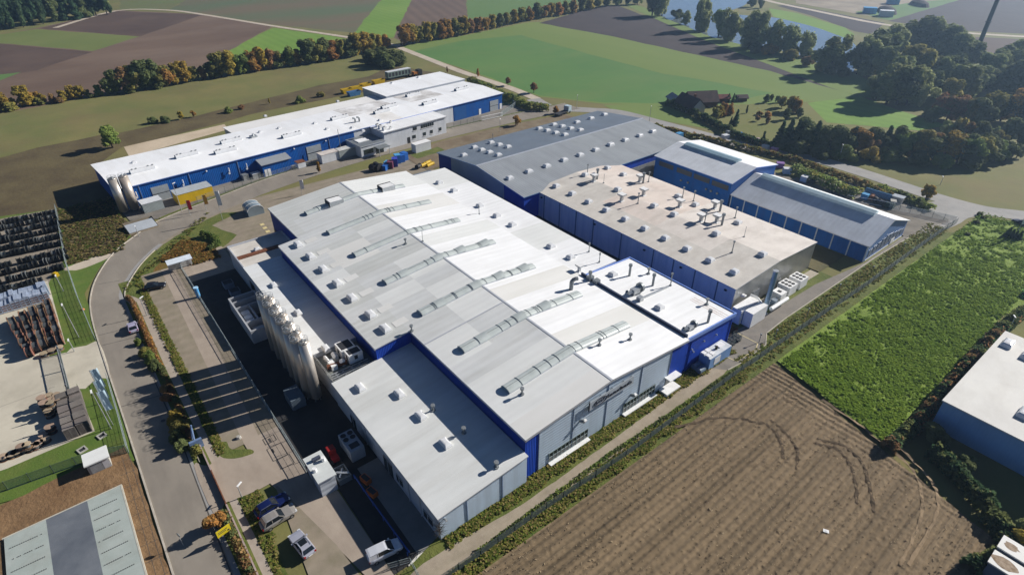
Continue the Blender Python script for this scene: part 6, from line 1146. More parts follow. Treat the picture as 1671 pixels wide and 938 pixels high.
for i, (px, py, m, n_, h, r) in enumerate(((610, 279, m_black, 'black tyre stack', 1.9, True), (617, 278, m_black, 'dark round reel', 2.4, True), (629, 277, m_gb, 'low blue crate stack', 1.6, False), (633, 272, m_gl, 'sky blue crate stack', 1.7, False), (638, 274, m_gm, 'maroon crate stack', 2.2, False), (645, 271, m_gb2, 'cobalt blue crate stack', 2.6, False), (649, 266, m_gl, 'tall sky blue crate stack', 2.8, False), (655, 264, m_gb, 'dark blue drum stack', 2.4, False), (660, 261, m_gb, 'farthest blue drum stack', 2.5, False))):
    goods(n_.replace(' ', '_'), n_ + ' beside the street behind the big hall', at(px, py), 2.2, h, WA + .2 * i, m, 'goods stacked behind the big hall', 'crates', r)
for i, (px, py) in enumerate(((690, 272), (697, 268), (702, 271))): goods('yellow_machine_part', ('yellow steel roller nearest the street', 'yellow steel roller between two others', 'yellow steel roller nearest the grey hall')[i], at(px, py), 2.8, 1.0, .3, m_yel, 'yellow steel rollers by the grey hall', 'roller', True)
goods('dark_reel', 'dark reel lying beside the yellow rollers', at(683, 275), 1.6, 1.4, .4, m_black, 'yellow steel rollers by the grey hall', 'reel', True)
for i, (px, py, lx, lb, m) in enumerate(((566, 152, 4, 'yellow skip at the left end of the rear row', m_yel), (583, 148, 5, 'open yellow skip beside the blue skip', m_yel), (597, 143, 4, 'lower yellow skip in the middle', m_yel), (618, 137, 5, 'yellow skip with square end nearest the machine trailer', m_yel), (578, 156, 5, 'blue skip beside the yellow ones', mat('skip_blue', (.05, .16, .36), .5)))):
    p = at(px, py); o = thing('skip', lb, 'skip', (p.x, p.y, 0), WA, 'skips behind the rear halls'); mb = MB(); mb.add([(-lx / 2, -1.1, .2), (lx / 2, -1.1, .2), (lx / 2, 1.1, .2), (-lx / 2, 1.1, .2), (-lx / 2 - .5, -1.3, 1.9), (lx / 2 + .5, -1.3, 1.9), (lx / 2 + .5, 1.3, 1.9), (-lx / 2 - .5, 1.3, 1.9)], [(0, 1, 5, 4), (1, 2, 6, 5), (2, 3, 7, 6), (3, 0, 4, 7)]); mb.box(-lx / 2, lx / 2, -1.1, 1.1, .05, .25); mb.box(-lx / 2 - .2, lx / 2 + .2, -1.2, 1.2, 1.2, 1.22, 1); mb.build('tub', [m, m_dark], o, local=True)
p = at(652, 127); o = thing('livestock_trailer', 'long slatted green grey trailer parked behind the rear hall', 'trailer', (p.x, p.y, 0), WA); mb = MB(); mb.box(-7, 6, -1.3, 1.3, 1.0, 3.6); mb.box(-7.02, 6.02, -1.32, 1.32, 3.6, 3.75, 1)
for i in range(7): mb.box(-6.6 + i * 1.85, -5.4 + i * 1.85, -1.34, -1.31, 1.5, 3.2, 2)
mb.build('body', [mat('trailer_green', (.16, .22, .20), .6), m_offw, m_dark], o, local=True)
for x in (-5.5, -4.2, 3.2, 4.5):
    for y in (-1.1, 1.1): mb = MB(); mb.tube((x, y - .15, .5), (x, y + .15, .5), .5, 12); mb.build('wheel', m_black, o, local=True)
p = at(681, 124); o = thing('loader', 'orange and dark loader at the end of the trailer', 'loader', (p.x, p.y, 0), WA); mb = MB(); mb.box(-2.5, 0, -1.1, 1.1, .8, 2.2, 0); mb.box(0, 2.2, -1.3, 1.3, .6, 2.9, 1); mb.build('body', [mat('loader_orange', (.40, .15, .03), .5), m_black], o, local=True)
for x in (-1.6, 1.4):
    for y in (-1.2, 1.2): mb = MB(); mb.tube((x, y - .25, .7), (x, y + .25, .7), .7, 12); mb.build('wheel', m_black, o, local=True)
for i, (px, py, m, n_) in enumerate(((1249, 243, m_white, 'white covered pallet'), (1262, 249, mat('pink_tarp', (.50, .22, .36), .7), 'pink wrapped stack nearest the white roof'), (1246, 236, mat('pink_tarp2', (.48, .20, .34), .7), 'second pink wrapped stack'), (1232, 232, mat('pink_pale', (.55, .38, .45), .7), 'pale pink wrapped stack'), (1272, 273, mat('violet_tarp', (.20, .10, .30), .7), 'violet wrapped stack'), (1283, 283, m_cw, 'white crate'), (1218, 228, m_gl, 'light blue stack'), (1206, 224, m_gb, 'blue stack'), (1190, 221, m_galv, 'silver stack'), (1183, 226, m_cw, 'small pale stack'), (1108, 224, m_gl, 'light blue tank'), (1312, 296, m_cw, 'long white bundle'), (1324, 299, m_black, 'dark container'))):
    goods(n_.replace(' ', '_'), n_ + ' in the store yard behind the blue halls', at(px, py), 2.3, 1.3 + .2 * (i % 3), .15 * i, m, 'goods behind the blue halls', 'goods')
for i, (px, py, m, n_, rd) in enumerate(((1410, 325, m_gl, 'small blue barrel crate', False), (1421, 327, m_rust, 'rust red reel', True), (1428, 331, m_black, 'black reel', True), (1438, 336, m_black, 'larger black reel', True), (1450, 340, mat('dark_green', (.03, .06, .04), .6), 'dark green reel', True), (1455, 336, m_conc, 'pale stone block', False))):
    goods(n_.replace(' ', '_'), n_ + ' beside the blue pipe bundle by the gate', at(px, py), 1.8, 1.6, .4 * i, m, 'goods by the pipe bundle', 'goods', rd)
p = at(1437, 322); o = thing('pipe_bundle', 'long light blue pipe bundle beside the hedge by the gate', 'pipes', (p.x, p.y, 0), .03); mb = MB()
for k in range(3):
    for j in range(3 - k): mb.tube((-4.4, (j + k * .5 - 1) * .6, .35 + k * .5), (4.4, (j + k * .5 - 1) * .6, .35 + k * .5), .29, 10)
mb.build('pipes', mat('pipe_blue', (.14, .30, .48), .4, .1, .5), o, local=True)
mb = MB(); mb.box(-1.3, 1.3, -.9, .9, .0, 1.9); mb.box(-1.5, 1.5, -1.1, 1.1, 1.9, 2.05); p = at(1463, 331); solo(mb, 'tool_hut', [m_galv], 'small grey tool hut at the end of the pipe bundle', 'hut', (p.x, p.y, 0), .1)

# ---- drum yard
def drum_mesh(r, w, mf, mc, hub=.45):
    mb = MB()
    for s in (-1, 1): mb.tube((s * w / 2 - .05, 0, r), (s * w / 2 + .05, 0, r), r, 18, 0)
    mb.tube((-w / 2, 0, r), (w / 2, 0, r), r * .78, 14, 1); mb.tube((-w / 2 - .09, 0, r), (w / 2 + .09, 0, r), r * .16, 8, 2); return mb.mesh('cable_drum', [mf, mc, m_dark])
m_bd = mat('drum_black', (0.018, 0.022, 0.022), .55, .3, .8, rand=.35); m_bc = mat('drum_winding', (0.012, 0.014, 0.017), .5, .3, 1.5, rand=.4); m_bg = mat('drum_grey', (0.10, 0.11, 0.11), .6, .3, .8, rand=.5)
SMALL = [drum_mesh(.78, .72, m_bd, m_bc), drum_mesh(.72, .8, m_bd, m_bg), drum_mesh(.8, .6, m_bg, m_bc), drum_mesh(.7, .7, m_bd, m_bc)]
rows = (((89, 350), (0, 369)), ((91, 357.5), (0, 377.5)), ((94, 366.5), (0, 388)), ((97, 377), (0, 398.5)), ((100, 389), (0, 410)), ((101, 401), (0, 422)), ((106, 414.5), (0, 439)), ((110.5, 423.5), (0, 451)), ((101.5, 440), (0, 464.5)), ((68, 462), (0, 478.5)))
for k, (a, b) in enumerate(rows):
    A_, B_ = at(*a), at(*b); L = (B_ - A_).length; n = int(L / .93) + 1; rz = math.atan2(B_.y - A_.y, B_.x - A_.x)
    for i in range(n):
        if rnd.random() < .05: continue
        p = A_ + (B_ - A_) * (i / max(1, n - 1)); o = bpy.data.objects.new('cable_drum', SMALL[rnd.choice((0, 0, 1, 2, 3, 0))]); COL.objects.link(o); s = rnd.uniform(.9, 1.12)
        o.location = (p.x + rnd.uniform(-.1, .1), p.y + rnd.uniform(-.08, .08), .09); o.rotation_euler = (0, 0, rz + rnd.uniform(-.14, .14)); o.scale = (1, s, s)
        tag(o, 'black cable drum standing in the %s row from the brown plot' % ordn[k], 'cable drum', 'black cable drums in rows')
m_wf = mat('drum_wood', (0.16, 0.085, 0.05), .8, .35, 1.0, rand=.4); m_wc = mat('drum_cable_grey', (0.07, 0.08, 0.085), .6, .25, 1.2, rand=.4)
BIGD = [drum_mesh(1.05, 1.05, m_wf, m_wc), drum_mesh(1.0, .95, m_wf, m_bc), drum_mesh(1.1, 1.1, m_wf, m_wc)]
cols = (((23, 530), (52, 581)), ((42, 522), (64, 573)), ((57, 514), (75, 568)), ((70, 509), (88, 563)), ((82, 503), (101, 562)))
for k, (a, b) in enumerate(cols):
    A_, B_ = at(*a), at(*b)
    for i in range(8):
        if k == 0 and i in (0,): pass
        p = A_ + (B_ - A_) * (i / 7); o = bpy.data.objects.new('wooden_cable_drum', BIGD[rnd.randrange(3)]); COL.objects.link(o); o.location = (p.x, p.y, .09); o.rotation_euler = (0, 0, 1.5708 + rnd.uniform(-.1, .1)); s = rnd.uniform(.86, 1.08); o.scale = (1, s, s)
        tag(o, 'wooden cable drum standing in the %s file from the concrete yard' % ordn[k], 'cable drum', 'wooden cable drums standing in files')
m_lid = mat('drum_lid', (0.36, 0.27, 0.19), .8, .25, .8, rand=.3)
def flat_drum(x, y, lb, z=0.09, s=1.0):
    o = thing('flat_cable_drum', lb, 'cable drum', (x, y, z), rnd.uniform(0, 3), 'wooden drums lying flat'); mb = MB(); mb.cyl(0, 0, 0, .08, .68 * s, 18); mb.cyl(0, 0, .64, .72, .68 * s, 18, 1); mb.cyl(0, 0, .08, .64, .45 * s, 14, 2); mb.build('drum', [m_wf, m_lid, m_wc], o, local=True); return o
for i, (px, py) in enumerate(((74, 581), (86, 576), (99, 571))): p = at(px, py); flat_drum(p.x, p.y, ('drum lying flat nearest the yard below the standing files', 'middle drum lying flat below the standing files', 'drum lying flat nearest the lawn below the standing files')[i])
A_, B_ = at(3, 511), at(79, 489); m_wrap = mat('stretch_wrap', (0.22, 0.27, 0.36), .35, scale=1.2, c2=(0.38, 0.43, 0.52), bump=.6, bscale=3)
for r in range(2):
    for i in range(11):
        t = i / 10; p = A_ + (B_ - A_) * t + Vector((-2.6 * r - .4, .15 * r, 0)); h = rnd.uniform(2.0, 2.5) * (1 if i > 2 or r else .8)
        o = thing('wrapped_pallet', 'foil wrapped pallet in the %s row beside the black drums' % ('front' if r == 0 else 'rear'), 'wrapped pallet', (p.x, p.y, .09), rnd.uniform(-.05, .05), 'foil wrapped pallets'); mb = MB(); mb.box(-1.2, 1.2, -.4, .4, .14, h, 0); mb.box(-1.15, 1.15, -.36, .36, h, h + .06, 0); mb.box(-1.2, 1.2, -.4, -.2, 0, .14, 1); mb.box(-1.2, 1.2, .2, .4, 0, .14, 1)
        for zz in (.5, 1.0, 1.5): mb.box(-1.22, 1.22, -.3, .3, zz, zz + .22, 1 if r == 0 else 0)
        mb.build('load', [m_wrap, m_wf], o, local=True)
m_pal = mat('pallet_wood', (0.17, 0.15, 0.135), .85, .25, .8, wave=('X', .35, .1, .35), rand=.25)
k = 0
for i in range(7):
    for j in range(2):
        x, y = -61.2 + i * 1.62, -35.6 + j * 1.75 + i * .03; h = (1.6, 1.2, 1.9, 2.1, 2.0, 2.3, 2.2)[i] + .15 * j
        o = thing('pallet_stack', 'stack of grey pallets in the %s rank from the gate, %s the lawn' % (ordn[i], 'nearer' if j else 'farther from'), 'pallet stack', (x, y, .09), rnd.uniform(-.03, .03), 'pallet stacks by the lawn'); mb = MB()
        for q in range(int(h / .15)):
            z = q * .15; mb.box(-.76, .76, -.82, .82, z + .1, z + .14)
            for yy in (-.78, -.08, .66): mb.box(-.74, .74, yy, yy + .12, z, z + .099)
        mb.build('pallets', m_pal, o, local=True)
for i, (px, py) in enumerate(((85, 655), (76, 664), (84, 662), (97, 654), (80, 672), (84, 680), (87, 706), (73, 714), (77, 721), (66, 727), (50, 735), (60, 731), (40, 738), (22, 745), (8, 750), (98, 660), (90, 672), (30, 742))):
    p = at(px, py); n = (2, 3, 2, 2, 3, 2, 2, 1, 1, 1, 2, 1, 2, 1, 1, 2, 3, 1)[i]
    for j in range(n): flat_drum(p.x, p.y, 'wooden drum lying flat, layer %s, in the heap left of the pallet stacks' % ('one', 'two', 'three')[j], .09 + .73 * j, rnd.uniform(.85, 1.1))
p = at(92, 451); mb = MB(); mb.box(-1.4, 1.4, -.6, .6, .2, 1.1); mb.box(-.3, 1.4, -.6, .6, 1.1, 1.8)
for x in (-.9, .9):
    for y in (-.6, .6): mb.tube((x, y - .1, .35), (x, y + .1, .35), .35, 10, 1)
fk = solo(mb, 'forklift', [m_yel, m_black], 'small yellow forklift at the end of the black drum rows', 'forklift', (p.x, p.y, .09), .5); fk.scale = (.55, .55, .55)
# small things on the lawns
for px, py, lb in ((136, 506, 'orange ground marker on the lawn beside the street'), ):
    p = at(px, py); mb = MB(); mb.cyl(0, 0, 0, .3, .35, 12, 0, .2); solo(mb, 'ground_marker', [mat('marker_orange', (.5, .18, .08), .6)], lb, 'marker', (p.x, p.y, .1))
for px, py, lb in ((135, 735, 'square manhole kerb on the lawn below the pallet stacks'), (167, 712, 'round manhole kerb on the lawn below the pallet stacks')):
    p = at(px, py); mb = MB(); mb.box(-.6, .6, -.6, -.4, 0, .22); mb.box(-.6, .6, .4, .6, 0, .22); mb.box(-.6, -.4, -.4, .4, 0, .22); mb.box(.4, .6, -.4, .4, 0, .22); mb.box(-.4, .4, -.4, .4, 0, .1, 1); solo(mb, 'manhole_kerb', [m_conc, m_dark], lb, 'manhole', (p.x, p.y, .1), .3)
p = at(371, 880); o = thing('notice_board', 'yellow two legged site board in the hedge beside the street', 'board', (p.x, p.y, 0), 1.5708 + .2); mb = MB(); mb.box(-.9, .9, -.04, .04, 1.3, 2.5); mb.build('board', [mat('board_yellow', (.62, .48, .02), .5)], o, local=True)
for x in (-.75, .75): mb = MB(); mb.box(x - .05, x + .05, .05, .13, 0, 2.5); mb.build('post', m_galvd, o, local=True)
mb = MB(); mb.box(-.7, .5, -.055, -.041, 2.05, 2.15); mb.box(-.7, .3, -.055, -.041, 1.8, 1.9); mb.box(.45, .7, -.055, -.041, 1.5, 1.75); mb.build('printing', m_dark, o, local=True)
for (px, py), yt, lb in (((352, 868), 842, 'round traffic sign post beside the yellow board'), ((300, 890), 860, 'thin sign post at the lower end of the street')):
    p = at(px, py); o = thing('sign_post', lb, 'traffic sign', (p.x, p.y, 0), .4); MB().cyl(0, 0, 0, 2.5, .035, 6).build('post', m_galv, o, local=True); mb = MB(); mb.tube((0, -.03, 2.3), (0, .03, 2.3), .33, 16); mb.build('plate', m_galvd, o, local=True)
p = at(390, 715); o = thing('stone_pillar', 'pale boulder in the hedge by the driveway', 'boulder', (p.x, p.y, 0)); mb = MB(); mb.cyl(p.x, p.y, 0, .5, .45, 9, 0, .3); mb.build('stone', m_conc, o)
p = at(1346, 870); mb = MB(); mb.box(-.35, .35, -.25, .25, 0, .02); mb.box(-.1, .2, -.1, .2, .02, .06); solo(mb, 'paper_scrap', [m_white], 'scrap of white paper lying on the ploughed field', 'paper', (p.x, p.y, .56), .5)
# far construction yard
for px, py, lb, m in ((1418, 22, 'blue site hut nearest the path at the far construction yard', m_gl), (1456, 7, 'blue site hut behind the dark mound at the far yard', m_gl), (1445, 27, 'pale blue tank at the far construction yard', m_cw)):
    p = at(px, py); goods('site_hut', lb, p, 9, 4, .5, m, 'huts of the far construction yard', 'hut')
for px, py, lb in ((1447, 20, 'dark earth mound in the middle of the far yard'), (1500, 9, 'long dark earth mound at the top of the far yard')):
    p = at(px, py); mb = MB(); n = 16
    V = [(16 * math.cos(i * 6.283 / n) * s, 6 * math.sin(i * 6.283 / n) * s, z) for s, z in ((1, 0), (.8, 2.6), (.35, 4)) for i in range(n)]; mb.add(V, [(r * n + i, r * n + (i + 1) % n, (r + 1) * n + (i + 1) % n, (r + 1) * n + i) for r in range(2) for i in range(n)] + [tuple(range(2 * n, 3 * n))]); solo(mb, 'earth_mound', [g_dark], lb, 'mound', (p.x, p.y, 0), -.9)
# ---------------------------------------------------------------- trees, hedges
def lm(name, c, c2, rand=.18): return leafmat('leaf_' + name, tuple(x * 3.3 for x in c), tuple(x * 3.0 for x in c2), rand, .62)
L_ = {'dark': [lm('dark', (0.030, 0.040, 0.016), (0.062, 0.070, 0.026)), lm('dark2', (0.038, 0.046, 0.019), (0.07, 0.077, 0.028))],
      'green': [lm('green', (0.04, 0.06, 0.016), (0.085, 0.10, 0.026)), lm('green2', (0.05, 0.07, 0.018), (0.10, 0.11, 0.03))],
      'olive': [lm('olive', (0.07, 0.07, 0.02), (0.14, 0.115, 0.03)), lm('olive2', (0.05, 0.055, 0.018), (0.10, 0.09, 0.027))],
      'yellow': [lm('yellow', (0.10, 0.078, 0.016), (0.17, 0.12, 0.02)), lm('yellow2', (0.07, 0.064, 0.017), (0.115, 0.09, 0.022))],
      'orange': [lm('orange', (0.12, 0.068, 0.018), (0.19, 0.10, 0.025)), lm('orange2', (0.075, 0.053, 0.018), (0.12, 0.075, 0.023))],
      'brown': [lm('brown', (0.085, 0.052, 0.025), (0.15, 0.085, 0.04)), lm('brown2', (0.06, 0.045, 0.02), (0.10, 0.07, 0.03))],
      'willow': [lm('willow', (0.055, 0.068, 0.028), (0.105, 0.115, 0.046)), lm('willow2', (0.075, 0.085, 0.035), (0.13, 0.135, 0.055))],
      'conifer': [lm('conifer', (0.012, 0.026, 0.013), (0.028, 0.046, 0.02)), lm('conifer2', (0.018, 0.032, 0.015), (0.035, 0.052, 0.024))],
      'red': [lm('red', (0.085, 0.042, 0.022), (0.12, 0.06, 0.03)), lm('red2', (0.065, 0.048, 0.02), (0.09, 0.062, 0.027))]}
m_bark = mat('bark', (0.055, 0.043, 0.033), .9, .3, 2.0)
def crown(name, shape, mats, n, leaf, seed):
    """crown of unit height 1 (base z=0) and unit half width: many leaf clumps spread through lobes"""
    g = np.random.default_rng(seed); lobes = []
    if shape == 'cone':
        for i in range(26):
            t = (i + .5) / 26; r = (1 - t) * .95 + .04; a = g.uniform(0, 6.28); lobes.append((r * .5 * math.cos(a), r * .5 * math.sin(a), t * .95, .16 + r * .42, .05))
    elif shape == 'column':
        for i in range(14):
            t = (i + .5) / 14; r = .75 * math.sin(min(1, t * 1.15 + .25) * 2.6); a = g.uniform(0, 6.28); lobes.append((r * .35 * math.cos(a), r * .35 * math.sin(a), t * .92 + .03, .25 + r * .5, .10))
    elif shape == 'willow':
        for i in range(24):
            a = g.uniform(0, 6.28); z = g.uniform(.10, .90); r = g.uniform(.15, .78) * math.sqrt(max(.1, 1 - ((z - .48) / .56) ** 2)); lobes.append((r * math.cos(a), r * math.sin(a), z, g.uniform(.2, .34), g.uniform(.09, .17)))
        lobes.append((0, 0, .5, .4, .3))
    elif shape == 'bush':
        for i in range(12):
            a = g.uniform(0, 6.28); r = g.uniform(.0, .7); lobes.append((r * math.cos(a), r * math.sin(a), g.uniform(.25, .75) * (1 - .4 * r), g.uniform(.28, .5), g.uniform(.2, .32)))
    else:
        for i in range(17):
            a = g.uniform(0, 6.28); z = g.uniform(.12, .86); r = g.uniform(.2, .72) * math.sqrt(max(.08, 1 - ((z - .45) / .55) ** 2)); lobes.append((r * math.cos(a), r * math.sin(a), z, g.uniform(.24, .42), g.uniform(.12, .2)))
        lobes.append((0, 0, .5, .5, .3))
    lobes = np.array(lobes); wt = lobes[:, 3] ** 2 * np.sqrt(lobes[:, 4]); k = g.choice(len(lobes), n, p=wt / wt.sum())
    d = g.normal(size=(n, 3)); d /= np.linalg.norm(d, axis=1)[:, None]; rad = g.uniform(.55, 1.08, n) ** .6
    C = lobes[k, :3] + d * rad[:, None] * np.stack([lobes[k, 3], lobes[k, 3], lobes[k, 4]], -1)
    if shape == 'willow': C[:, 2] -= g.uniform(0, .08, n)
    C[:, 2] = np.maximum(C[:, 2], .0)
    N_ = d * .8 + g.normal(size=(n, 3)) * .38; N_[:, 2] += .35; N_ /= np.linalg.norm(N_, axis=1)[:, None]
    T = np.cross(N_, g.normal(size=(n, 3))); T /= np.linalg.norm(T, axis=1)[:, None] + 1e-9; B = np.cross(N_, T); s = leaf * g.uniform(.5, 1.4, n)[:, None] * .5
    asp = np.array([1, 1, .42])                               # meshes are later scaled taller than wide
    return quads(name, mats, C, T * s * asp, B * s * asp * g.uniform(.5, 1, n)[:, None], (g.random(n) < .4).astype(int) if True else None)
def trunk(shape, seed):
    g = random.Random(seed); mb = MB(); top = {'cone': .9, 'column': .6}.get(shape, .55)
    mb.tube((0, 0, -.05), (0, 0, top * .5), .075, 7, 0, .05); mb.tube((0, 0, top * .5), (.05, .03, top), .05, 6, 0, .02)
    if shape not in ('cone',):
        for i in range(6):
            a = g.uniform(0, 6.28); z = g.uniform(.2, .5); r = g.uniform(.3, .6); mb.tube((0, 0, z), (r * math.cos(a), r * math.sin(a), z + g.uniform(.18, .36)), .03, 5, 0, .01)
    return mb.mesh('trunk', m_bark)
CR, TR = {}, {}
def getcrown(kind, shape, big):
    key = (kind, shape, big)
    if key not in CR: CR[key] = [crown('crown', shape, L_[kind], {0: 900, 1: 2600, 2: 5200}[big], {0: .26, 1: .165, 2: .12}[big], 100 + len(CR) * 7 + v) for v in range(2)]
    if shape not in TR: TR[shape] = [trunk(shape, v) for v in range(2)]
    return rnd.choice(CR[key]), rnd.choice(TR[shape])
def tree(p, h, wd, kind, shape, label, group=None, big=1, clear=.12, name=None, z=0.0):
    nm = name or {'cone': 'fir_tree', 'willow': 'willow_tree', 'bush': 'shrub', 'column': 'slender_tree'}.get(shape, 'broadleaf_tree')
    o = thing(nm, label, 'shrub' if shape == 'bush' else 'tree', (p[0], p[1], z), rnd.uniform(0, 6.28), group); c, t = getcrown(kind, shape, big)
    a = bpy.data.objects.new('trunk', t); COL.objects.link(a); a.parent = o; a.scale = (wd / 2, wd / 2, h)
    b = bpy.data.objects.new('crown', c); COL.objects.link(b); b.parent = o; b.location = (0, 0, h * clear); b.scale = (wd / 2, wd / 2, h * (1 - clear)); b.rotation_euler = (0, 0, rnd.uniform(0, 6.28)); return o
def row(lst, where, group, big=1, wk=1.0):
    for px, yb, yt, kind, *r in lst:
        shape = r[0] if r else 'round'; p = at(px, yb); h = max(1.5, height(p, yt)); wd = h * {'round': .85, 'willow': .8, 'cone': .5, 'column': .35, 'bush': 1.5}[shape] * wk * rnd.uniform(.9, 1.15)
        tree(p, h, wd, kind, shape, COLN[kind] % (KN[shape], where), group, big, {'bush': .0, 'willow': .02, 'cone': .02}.get(shape, .05))
COLN = {'dark': 'dark green %s %s', 'green': 'green %s %s', 'olive': 'olive brown %s %s', 'yellow': 'golden yellow %s %s', 'orange': 'orange autumn %s %s', 'brown': 'brown thin leaved %s %s', 'willow': 'grey green %s %s', 'conifer': 'blackish green %s %s', 'red': 'reddish %s %s'}
KN = {'round': 'tree', 'willow': 'willow', 'cone': 'fir', 'column': 'slender tree', 'bush': 'shrub'}
d, g_, o_, y, or_, b_, w_, c_ = 'dark', 'green', 'olive', 'yellow', 'orange', 'brown', 'willow', 'conifer'
row([(-12, 184, 150, y), (10, 180, 152, y), (24, 177, 160, o_), (45, 173, 140, y), (58, 170, 146, or_), (72, 169, 152, y), (88, 168, 152, b_), (104, 166, 148, y), (119, 163, 140, y), (133, 161, 139, y), (145, 160, 146, o_), (164, 157, 138, g_), (178, 156, 128, d), (192, 153, 114, d), (206, 151, 108, b_), (222, 149, 106, o_), (238, 147, 98, d), (252, 145, 98, d), (266, 142, 106, o_), (277, 140, 104, or_), (290, 137, 104, y), (304, 135, 100, y), (318, 132, 108, o_), (332, 130, 108, b_), (344, 128, 102, d), (362, 126, 84, o_), (376, 124, 82, y), (390, 121, 90, g_), (402, 119, 88, g_), (416, 117, 80, or_), (430, 114, 76, y), (444, 112, 78, b_), (458, 110, 82, o_), (474, 108, 76, g_), (488, 106, 80, y), (502, 104, 64, d), (516, 102, 62, o_), (530, 100, 62, d), (542, 98, 62, or_), (556, 96, 64, o_), (568, 93, 64, d), (580, 91, 54, y), (594, 88, 52, y), (606, 85, 54, o_), (618, 82, 56, y), (630, 78, 54, or_)], 'in the hedgerow between brown field and meadow', 'hedgerow trees on the left', 1, 1.05)
row([(16, 181, 166, o_, 'bush'), (64, 171, 158, o_, 'bush'), (96, 168, 156, b_, 'bush'), (150, 160, 150, d, 'bush'), (210, 152, 134, d, 'bush'), (258, 145, 128, d, 'bush'), (312, 134, 120, d, 'bush'), (350, 128, 112, d, 'bush'), (398, 120, 106, d, 'bush'), (452, 112, 98, d, 'bush'), (524, 102, 86, d, 'bush'), (574, 94, 78, d, 'bush')], 'under the hedgerow trees beside the meadow', 'hedgerow shrubs on the left', 0)
row([(612, 106, 80, d, 'bush'), (628, 110, 80, d, 'bush'), (642, 106, 78, d, 'bush'), (650, 100, 80, d, 'bush'), (622, 98, 74, d, 'bush'), (604, 98, 78, d, 'bush')], 'in the dark thicket at the end of the meadow', 'dark thicket shrubs', 1)
row([(664, 74, 36, or_), (674, 72, 40, y), (684, 70, 42, o_), (697, 68, 36, y), (708, 66, 36, o_), (720, 64, 31, or_), (731, 62, 28, or_), (744, 59, 28, o_), (756, 57, 26, y), (768, 55, 30, b_), (780, 52, 26, or_), (792, 50, 26, or_), (803, 47, 24, y), (816, 45, 22, d), (828, 42, 20, o_), (840, 39, 16, y), (851, 37, 12, o_), (863, 34, 10, or_), (876, 32, 4, d), (888, 30, 6, or_), (899, 28, 4, y), (911, 26, 2, or_), (922, 24, 0, o_), (935, 22, -2, or_), (948, 19, -4, d), (961, 17, -6, y), (975, 14, -9, o_), (990, 11, -12, d), (1006, 9, -14, g_), (1022, 8, -16, d), (1040, 8, -14, g_)], 'in the tree row above the big green field', 'tree row above the big field', 1, 1.0)
row([(1064, 26, -24, d), (1080, 27, -22, w_), (1104, 30, 13, d, 'bush'), (1118, 40, 18, w_), (1146, 50, -6, w_, 'willow'), (1172, 60, 16, g_), (1190, 66, 10, w_, 'willow'), (1222, 78, 14, w_, 'willow'), (1256, 86, 26, w_, 'willow'), (1284, 88, 34, w_, 'willow'), (1312, 92, 46, w_, 'willow'), (1352, 121, 50, w_, 'willow'), (1240, 14, -4, d), (1226, 12, -8, d)], 'beside the river', 'riverside trees', 2)
row([(1254, 90, 70, or_, 'bush'), (1290, 98, 76, o_, 'bush'), (1318, 108, 90, b_, 'bush'), (1375, 124, 106, d, 'bush'), (1232, 86, 66, d, 'bush'), (1340, 116, 98, o_, 'bush')], 'at the foot of the riverside trees', 'riverside shrubs', 1)
row([(1398, 122, 66, d, 'willow'), (1414, 122, 54, w_, 'willow'), (1432, 116, 42, d), (1446, 100, 38, w_, 'willow'), (1462, 96, 36, d), (1480, 92, 34, w_), (1498, 96, 26, d), (1516, 94, 28, w_), (1528, 100, 38, d), (1544, 104, 48, w_), (1560, 110, 52, w_), (1575, 116, 64, d), (1440, 128, 74, w_), (1478, 134, 72, o_), (1496, 134, 76, o_), (1460, 150, 90, w_), (1516, 134, 90, w_), (1534, 138, 92, w_), (1552, 136, 84, d)], 'in the riverside wood left of the mast', 'riverside wood', 2, 1.05)
row([(1428, 164, 118, d), (1446, 170, 102, w_), (1462, 172, 102, d), (1478, 172, 106, w_), (1494, 170, 108, w_, 'willow'), (1510, 162, 112, d), (1556, 158, 102, w_), (1574, 160, 104, d), (1590, 150, 104, w_), (1544, 170, 126, o_), (1606, 140, 84, w_), (1622, 132, 84, w_), (1636, 128, 70, d), (1652, 124, 62, w_), (1668, 124, 58, d), (1690, 130, 60, w_), (1640, 150, 94, d), (1660, 154, 96, d), (1684, 160, 96, w_), (1612, 150, 112, d, 'bush'), (1630, 152, 118, d, 'bush')], 'in the wood beside the lime green field', 'wood beside the lime field', 2, 1.05)
row([(1528, 188, 148, 'red'), (1544, 196, 152, 'red'), (1560, 200, 156, b_), (1578, 204, 160, o_), (1596, 206, 158, d), (1614, 200, 148, o_), (1632, 198, 150, d), (1650, 200, 142, or_), (1668, 204, 146, d), (1690, 210, 150, d), (1520, 196, 168, d, 'bush'), (1600, 190, 160, b_)], 'in the reddish wood edge at the right', 'reddish wood edge', 2)
row([(1540, 226, 196, w_), (1556, 228, 192, o_), (1574, 230, 198, b_), (1592, 234, 198, d), (1610, 236, 204, w_), (1640, 232, 192, d), (1662, 236, 200, d), (1686, 240, 200, d), (1625, 240, 212, o_)], 'in the second belt of trees above the right meadow', 'second tree belt', 1)
